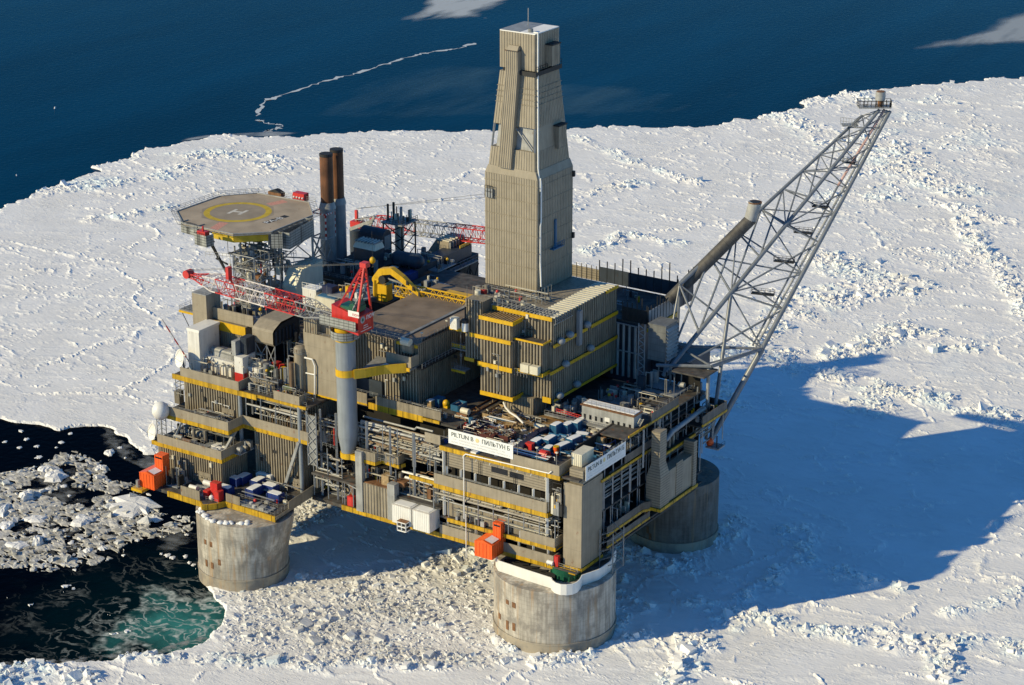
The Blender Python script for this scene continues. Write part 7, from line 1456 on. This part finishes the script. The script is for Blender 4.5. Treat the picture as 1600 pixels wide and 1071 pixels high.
for i in range(6): MB().box(x0+4,x1+.1,y0+.6+i*(y1-y0)/6,y0+.9+i*(y1-y0)/6,z1+1.01,z1+1.35).build('roof_rib','cream',t); MB().box(x1+.02,x1+.6,y0+.6+i*(y1-y0)/6,y0+.9+i*(y1-y0)/6,z0-1,z1+.8).build('vane','light_grey',t)
MB().box(x0-2,x1+4,y0+.5,y1+2,z0-9,z0-1.05).build('base','dark',t)
# pipe bridge
a=at(612,452,z=58); b=at(725,399,z=58); t=thing('pipe_bridge','long dark covered pipe bridge with trestle legs behind the gantry','bridge',tuple(a)); xa=a.x
MB().box(xa-3,xa+2.5,a.y,b.y,58,62.2).build('box_girder','dark_blue_steel',t); MB().box(xa+2.6,xa+5,a.y,b.y,57,57.4).build('walkway','galv',t); mb=MB(); mb.rail([(xa+5,a.y,57.4),(xa+5,b.y,57.4)],2.0,2,.08); mb.build('railing','galv',t)
for k in range(7):
    y=a.y+(b.y-a.y)*(k+.3)/7
    for x in (xa-2,xa+4.5): MB().sq((x,y,46),(x,y,57),.4).build('leg','dark',t)
    MB().bar((xa+4.5,y,48),(xa+4.5,y+5,56),.18,5).build('brace','dark',t); MB().bar((xa+4.5,y+5,48),(xa+4.5,y,56),.18,5).build('brace','dark',t)
MB().strip([(xa+2,b.y-6),(xa+2,b.y+1),(xa-3,b.y+1)],62.3,63.2,.3).build('yellow_rail','yellow_plain',t)
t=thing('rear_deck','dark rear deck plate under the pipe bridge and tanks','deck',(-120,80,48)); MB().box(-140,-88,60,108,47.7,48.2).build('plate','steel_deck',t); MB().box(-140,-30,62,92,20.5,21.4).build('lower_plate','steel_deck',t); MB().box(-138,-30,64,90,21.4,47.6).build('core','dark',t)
t=make_container('blue',5,2.5,2.5,False,'dark blue container behind the yellow elbow of the bent arm crane'); place(t,640,438,60,pi/2)
t=make_container('white',5,3,2.2,True,'pale flat roofed hut behind the yellow elbow'); place(t,612,430,60,pi/2)
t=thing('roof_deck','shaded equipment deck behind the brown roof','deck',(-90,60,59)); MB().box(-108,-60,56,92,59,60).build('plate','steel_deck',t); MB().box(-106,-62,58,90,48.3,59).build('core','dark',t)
t=thing('roof_mat','brown deck panel with dark stain beyond the gantry','deck',(-72,62,62)); p=at(705,462,z=64); MB().box(p.x-10,-58,p.y-3,p.y+8,63,63.8).build('plate','brown_deck',t); MB().box(p.x-6,p.x+5,p.y,p.y+4,63.81,63.86).build('stain','dark',t)
windwall('dark railing wall left of the drilling tower on the far roof',[(-88,88),(-62,88)],60,63.5,66,3)
# lattice tower with vessel
a=at(625,415,y=98); zt=at(625,347,y=98).z; t=thing('vessel_tower','dark lattice tower with tan vessel and pipe cluster on top far behind','tower',(a.x,98,58)); s_=3.6
for sx in (-1,1):
    for sy in (-1,1): MB().sq((a.x+sx*s_,98+sy*s_,50),(a.x+sx*s_,98+sy*s_,zt),.45).build('leg','dark',t)
zz=np.linspace(54,zt,5)
for k in range(4):
    for (p,q) in (((-1,-1),(1,-1)),((1,-1),(1,1))):
        MB().bar((a.x+p[0]*s_,98+p[1]*s_,zz[k]),(a.x+q[0]*s_,98+q[1]*s_,zz[k+1]),.18,5).build('brace','dark',t); MB().bar((a.x+q[0]*s_,98+q[1]*s_,zz[k]),(a.x+p[0]*s_,98+p[1]*s_,zz[k+1]),.18,5).build('brace','dark',t)
MB().cyl((a.x,98),1.5,zt-10,zt-1,16).build('vessel','cream',t,True); MB().box(a.x-4.2,a.x+4.2,93.8,102.2,zt,zt+.4).build('platform','galv',t); MB().box(a.x-4.2,a.x+4.2,93.8,102.2,zt-13,zt-12.5).build('platform','dark',t); r=random.Random(6)
for k in range(14): x,y=a.x+r.uniform(-3.6,3.6),98+r.uniform(-3.6,3.6); MB().bar((x,y,zt+.4),(x,y,zt+r.uniform(1.5,6)),r.uniform(.15,.5),7).build('pipe',r.choice(('pipe_steel','cream','dark','grey')),t)
mb=MB(); mb.rail([(a.x-4.2,93.8,zt+.4),(a.x+4.2,93.8,zt+.4),(a.x+4.2,102.2,zt+.4)],1.4,1.2,.09); mb.build('railing','dark',t)
# rear crane lying behind everything
t=thing('rear_crane','second red and white lattice crane boom lying behind the tower','crane',(-150,112,68)); rt=at(556,345,y=112); tp=at(775,370,y=112); print('rear',tuple(rt),tuple(tp))
lattice_boom(t,rt,tp,[(0,.28,'light_grey'),(.12,.42,'boom_red'),(.42,.70,'boom_white'),(.70,1,'boom_red')] and [(0,.12,'light_grey'),(.12,.40,'boom_red'),(.40,.70,'light_grey'),(.70,1,'boom_red')],4.2,4.2,0,(.15,.02))
q=at(557,345,y=112); MB().box(q.x-1.6,q.x+2.4,110.5,113.5,q.z-2,q.z).build('machinery_house','red',t); MB().box(q.x-.4,q.x+.5,111.6,112.4,q.z,q.z+3.6).build('mast_head','boom_red',t); MB().cyl((q.x,112),2.4,48,q.z-3,16).build('pedestal','dark_blue_steel',t,True)
for o_,pp_ in ((0,(757,303)),(1.2,(757,309))): e_=at(pp_[0]+20,pp_[1]-2,y=112+o_); MB().bar(Vector((q.x,112+o_,q.z+4)),e_,.07,4).build('pendant_rope','rope',t)
t=thing('slanted_chute','pale slanted chute beside the dark filter house','chute',tuple(at(575,352,y=100))); MB().sq(at(548,358,y=98),at(583,345,y=98),1.1).build('chute','light_grey',t); MB().sq(at(576,358,y=98),at(585,338,y=98),.8).build('post','light_grey',t)
for i,(xa,xb,ya,yb,z,h,lb) in enumerate(((-132,-118,64,74,60,6,'dark pipes between the stacks and the pale roofed house'),(-118,-106,56,70,60,4,'dark machinery in the shade left of the yellow elbow'),(-125,-110,84,96,58,5,'shaded machines at the foot of the vessel tower'),(-104,-96,60,80,60,4,'low dark equipment between the gantry and the pipe bridge'),(-112,-100,30,44,57,7,'pipes and white boxes around the blue lidded basin'),(-80,-64,64,80,60,3.5,'small dark roof equipment left of the drilling tower'),(-134,-122,30,44,56.5,5,'dark pipes and drums between the cream hood and the helideck frames'),(-120,-106,44,56,56.5,6,'dark pipes and stairs behind the white box house'),(-104,-92,22,30,56.5,6,'grey machinery between the blue basin and the tall tan panel house'),(-132,-120,46,58,56.5,7,'dark shaded pipes at the foot of the stack frame'),(-104,-92,34,44,56.5,5,'shaded valves beside the brown roof edge'),(-118,-106,88,98,60,4,'dark vessels below the sloped tan hood'))):
    skid('equipment_skid',lb,xa,xb,ya,yb,z,h,260+i,('dark','dark_blue_steel','grey','galv','cream'),15)

# ------------------------------------------------------------------ handrails along roof edges and ledges
for lb,pts,m in (('thin handrail along the roof of the tall tan panel house',[(-95,8.2,66.9),(-84.9,8.2,66.9),(-84.9,15,66.9)],'galv'),('handrail on top of the tan parapet above the second left deck',[(-135.2,-7.3,41.2),(-111.6,-7.3,41.2)],'galv'),('handrail along the front of the central deck beside the process module',[(-80,10.9,51.6),(-51,10.9,51.6)],'galv'),('handrail on the third storey ledge of the front deck block',[(-45.6,-.3,39.0),(-10,-.3,39.0)],'galv'),('handrail along the right hand edge of the cargo deck',[(0,11.6,50.5),(0,36,50.5)],'galv'),('handrail on the lowest ledge of the front deck block',[(-44,-.3,24.3),(-30,-.3,24.3)],'galv'),('handrail around the roof of the lowest left module',[(-134.5,-11.4,34.0),(-111,-11.4,34.0)],'galv')):
    mb=MB(); mb.rail(pts,.7,1.9,.05); tag(mb.build('guard_rail',m),lb,'railing')
r=random.Random(123)
for lb,pts in (('row of thin lamp poles along the top left deck',((-133,.2,51.2),(-122,.2,51.2),(-113,2,51.2),(-104,3.6,51.2))),('row of thin poles along the front of the cargo deck',((-19,-.3,50.4),(-13,-.3,50.4),(-7,-.3,50.4))),('row of lamp poles around the brown roof',((-62.2,18,66.6),(-62.2,30,66.6),(-62.2,44,66.6),(-80,16.5,66.6)))):
    for k,p in enumerate(pts):
        t=thing('lamp_pole',lb.replace('row of','one of the'),'lamp pole',p,lb); MB().bar(p,(p[0],p[1],p[2]+3.4),.08,5).build('pole','galv',t); MB().box(p[0]-.35,p[0]+.35,p[1]-.25,p[1]+.25,p[2]+3.3,p[2]+3.6).build('lamp','cream',t)

def fittings(par, x0, x1, y, z0, z1, n, seed):
    r=random.Random(seed)
    for k in range(n):
        x=r.uniform(x0,x1); z=r.uniform(z0,z1); u=r.random()
        if u<.35: MB().box(x-.35,x+.35,y-.95,y-.47,z,z+r.uniform(.5,1.4)).build('wall_box',r.choice(('cream','grey','dark','light_grey')),par)
        elif u<.6: MB().pipe([(x,y-.62,z0),(x,y-.62,z),(x+r.uniform(-4,4),y-.62,z)],.12,6).build('wall_pipe',r.choice(('galv','dark','white')),par)
        elif u<.8: MB().box(x-.6,x+.6,y-.55,y-.47,z,z+.9).build('vent_grille','dark',par)
        else: MB().bar((x,y-.47,z),(x,y-1.2,z+.3),.07,5).build('lamp_arm','dark',par); 
for o_ in list(bpy.data.objects):
    if o_.name.startswith('module') and o_.get('category')=='module':
        wl_=[c_ for c_ in o_.children if c_.name.startswith('wall')][0]; V=[v.co for v in wl_.data.vertices]; xs=[v.x for v in V]; ys=[v.y for v in V]; zs2=[v.z for v in V]
        fittings(o_,min(xs)+1.5,max(xs)-1.5,min(ys)+.46,min(zs2)+1,max(zs2)-2,9,len(o_['label']))
pmod=bpy.data.objects['process_module']; fittings(pmod,px1-14,px1-1,py0,50,59,8,3); fittings(pmod,px1-12,px1-4,py0,63,65,3,4)
fittings(D,xa+8,XR-1,30.6,55,61,5,5); fittings(D,-48,-40,25.5,55,68,7,6); fittings(D,XR-10,XR-1,31,70,76,5,8); fittings(D,xa+2,xb_-1,27.5,63,69,3,9)

# ------------------------------------------------------------------ small stuff on every deck: cable runs, thin pipes, cabinets, handrails
def fine(label, x0,x1,y0,y1,z,h,seed,n=26,pal=('grey','galv','dark','light_grey','pipe_steel','cream'),rail=True):
    r=random.Random(seed); t=thing('deck_fittings',label,'deck fittings',((x0+x1)/2,(y0+y1)/2,z))
    for k in range(n):
        x,y=r.uniform(x0,x1),r.uniform(y0,y1); u=r.random(); m=r.choice(pal)
        if u<.28: MB().box(x-.4,x+r.uniform(.2,.9),y-.35,y+.35,z,z+h*r.uniform(.2,.6)).build('cabinet',m,t)
        elif u<.62:
            q=z+h*r.uniform(.3,1); L=r.uniform(1.5,6); e=(min(x+L,x1),y) if r.random()<.6 else (x,min(y+L,y1)); MB().pipe([(x,y,z),(x,y,q),(*e,q),(*e,z+h*.15)],r.uniform(.07,.15),5).build('pipe',m,t)
        elif u<.8: MB().sq((x,y,z),(x,y,z+h*r.uniform(.6,1.15)),.16).build('post',r.choice(('galv','grey','dark')),t)
        elif u<.92: q=z+h*r.uniform(.4,.9); MB().box(x0+r.uniform(0,2),x1-r.uniform(0,2),y-.25,y+.25,q,q+.1).build('cable_tray',m,t)
        else: MB().cyl((x,y),r.uniform(.25,.5),z,z+h*r.uniform(.3,.7),8).build('drum',r.choice((m,'red','yellow_plain')),t,True)
    if rail: mb=MB(); mb.rail([(x0,y0,z),(x1,y0,z)],1.1,1.4,.05); mb.build('railing','galv',t)
for i,a_ in enumerate((
 ('pipes and cabinets crowding the roof of the white generator unit',-122,-112,6.5,12.5,53,2.6),('small fittings along the foot of the upper left ribbed module',-128,-114,-5.5,-1,38.4,2.6),
 ('cabinets and thin pipes under the second left deck',-133,-113,-4,-.6,31.3,5.5),('thin pipes and lockers behind the parapet right of the white generator unit',-111,-101,1,4.5,48.4,4.5),
 ('thin pipes and posts in front of the tall tan panel house',-100,-89,.2,6,48.4,3.6),('scaffold posts and pipes in the narrow bay left of the crane pedestal',-88,-80,.4,6,37.6,9),
 ('fine pipes and valves along the central ledge below the process module',-73,-52,11.2,15,48.3,3),('small pipes along the ledge at the pedestal foot',-74,-60,.6,5,37.5,3.5),
 ('thin pipes hanging over the tan tank box',-73,-60,.5,4,29,6),('cabinets on the bottom ledge right of the white containers',-43,-33,.1,2,21.7,3.4),
 ('valves and pipes in front of the lowest tan wall of the front block',-40,-9,-.15,.6,26.9,3.6),('thin pipes along the third storey ledge behind its parapet',-44,-11,.1,.8,36.1,3.6),
 ('pipes and boxes on the narrow ledge beside the stair tower',-9,-5.8,-.1,.7,36.1,9),('fittings on the drilling module roof in front of the tower',-52,-36,32,44,77.1,2.4),
 ('small vents and pipes on the roof behind the drilling tower',-50,-30,66,88,66.6,3),('dark pipes and cabinets on the deck below the cooler house',-20,-6,50,60,48.7,4.5),
 ('thin pipes and lockers near the right edge behind the control cabin',-12,-1,40,52,48.7,3.4),('posts and pipes along the right side gallery',-6,1,37,60,41,7),
 ('lower pipes and posts of the right side gallery',-6,1,13,34,28.5,6),('cabinets on the projecting deck at the far right',0,4.6,56.5,69,45,3.5),
 ('pipes and lockers on the roof of the dark rear module',-134,-121,62,88,62.1,4),('small fittings along the pipe bridge walkway',-106,-100,62,90,57.5,3),
 ('thin pipes on the deck behind the brown roof',-104,-64,57,64,60.1,3.5),('boxes and hoses along the rear edge of the cargo deck',-44,-28,24,29,47.5,2.2),
 ('small loads scattered at the left end of the cargo deck',-46,-38,2,20,47.5,1.8),('fittings round the blue lidded basin',-112,-98,30,40,57,3.4),
 ('pipe stubs and lockers on the lowest left deck edge',-104,-90,-13,-2,22.3,2.2),('thin pipes and cabinets at the foot of the helideck towers',-146,-128,28,40,56.6,5),
 ('scaffold tubes and trays below the helideck',-146,-130,34,48,68,7),('small equipment along the left walkway of the top deck',-134,-126,3,14,48.4,4))):
    fine(*a_,400+i,40 if i in (10,11,17,28) else 28,rail=(i not in (8,10,12)))

for i,(xa_,xb2,ya_,yb2,lb) in enumerate(((-44,-30,2,10,'mixed crates, reels and pipes behind the white banner'),(-30,-12,2,9,'small mixed cargo among the blue containers near the front parapet'),(-28,-10,10,20,'jumbled pipes, sacks and boxes in the middle of the cargo deck'),(-14,-3,14,30,'frames and small boxes along the right side of the cargo deck'),(-44,-32,10,22,'bundles of pipe and timber at the left of the hatch plate'))):
    fine(lb,xa_,xb2,ya_,yb2,ZD,1.7,500+i,38,('teal','snow','rust','galv','cream','wood','blue','dark','grey'),False)
t=thing('snow_patch','lumps of snow lying on the rim of the left leg below the yellow deck edge','snow',tuple(at(360,795,z=20.4))); mb=MB(); r=random.Random(31)
for k in range(34):
    a_=r.uniform(-2.6,-.7); q_=12.0+r.uniform(-1.2,.3); mb.sphere((-102.2+q_*math.cos(a_),-14+q_*math.sin(a_),20.4),r.uniform(.4,1.0),8,6,.6)
tag(mb.build('lumps','snow',t,True),kind='stuff')
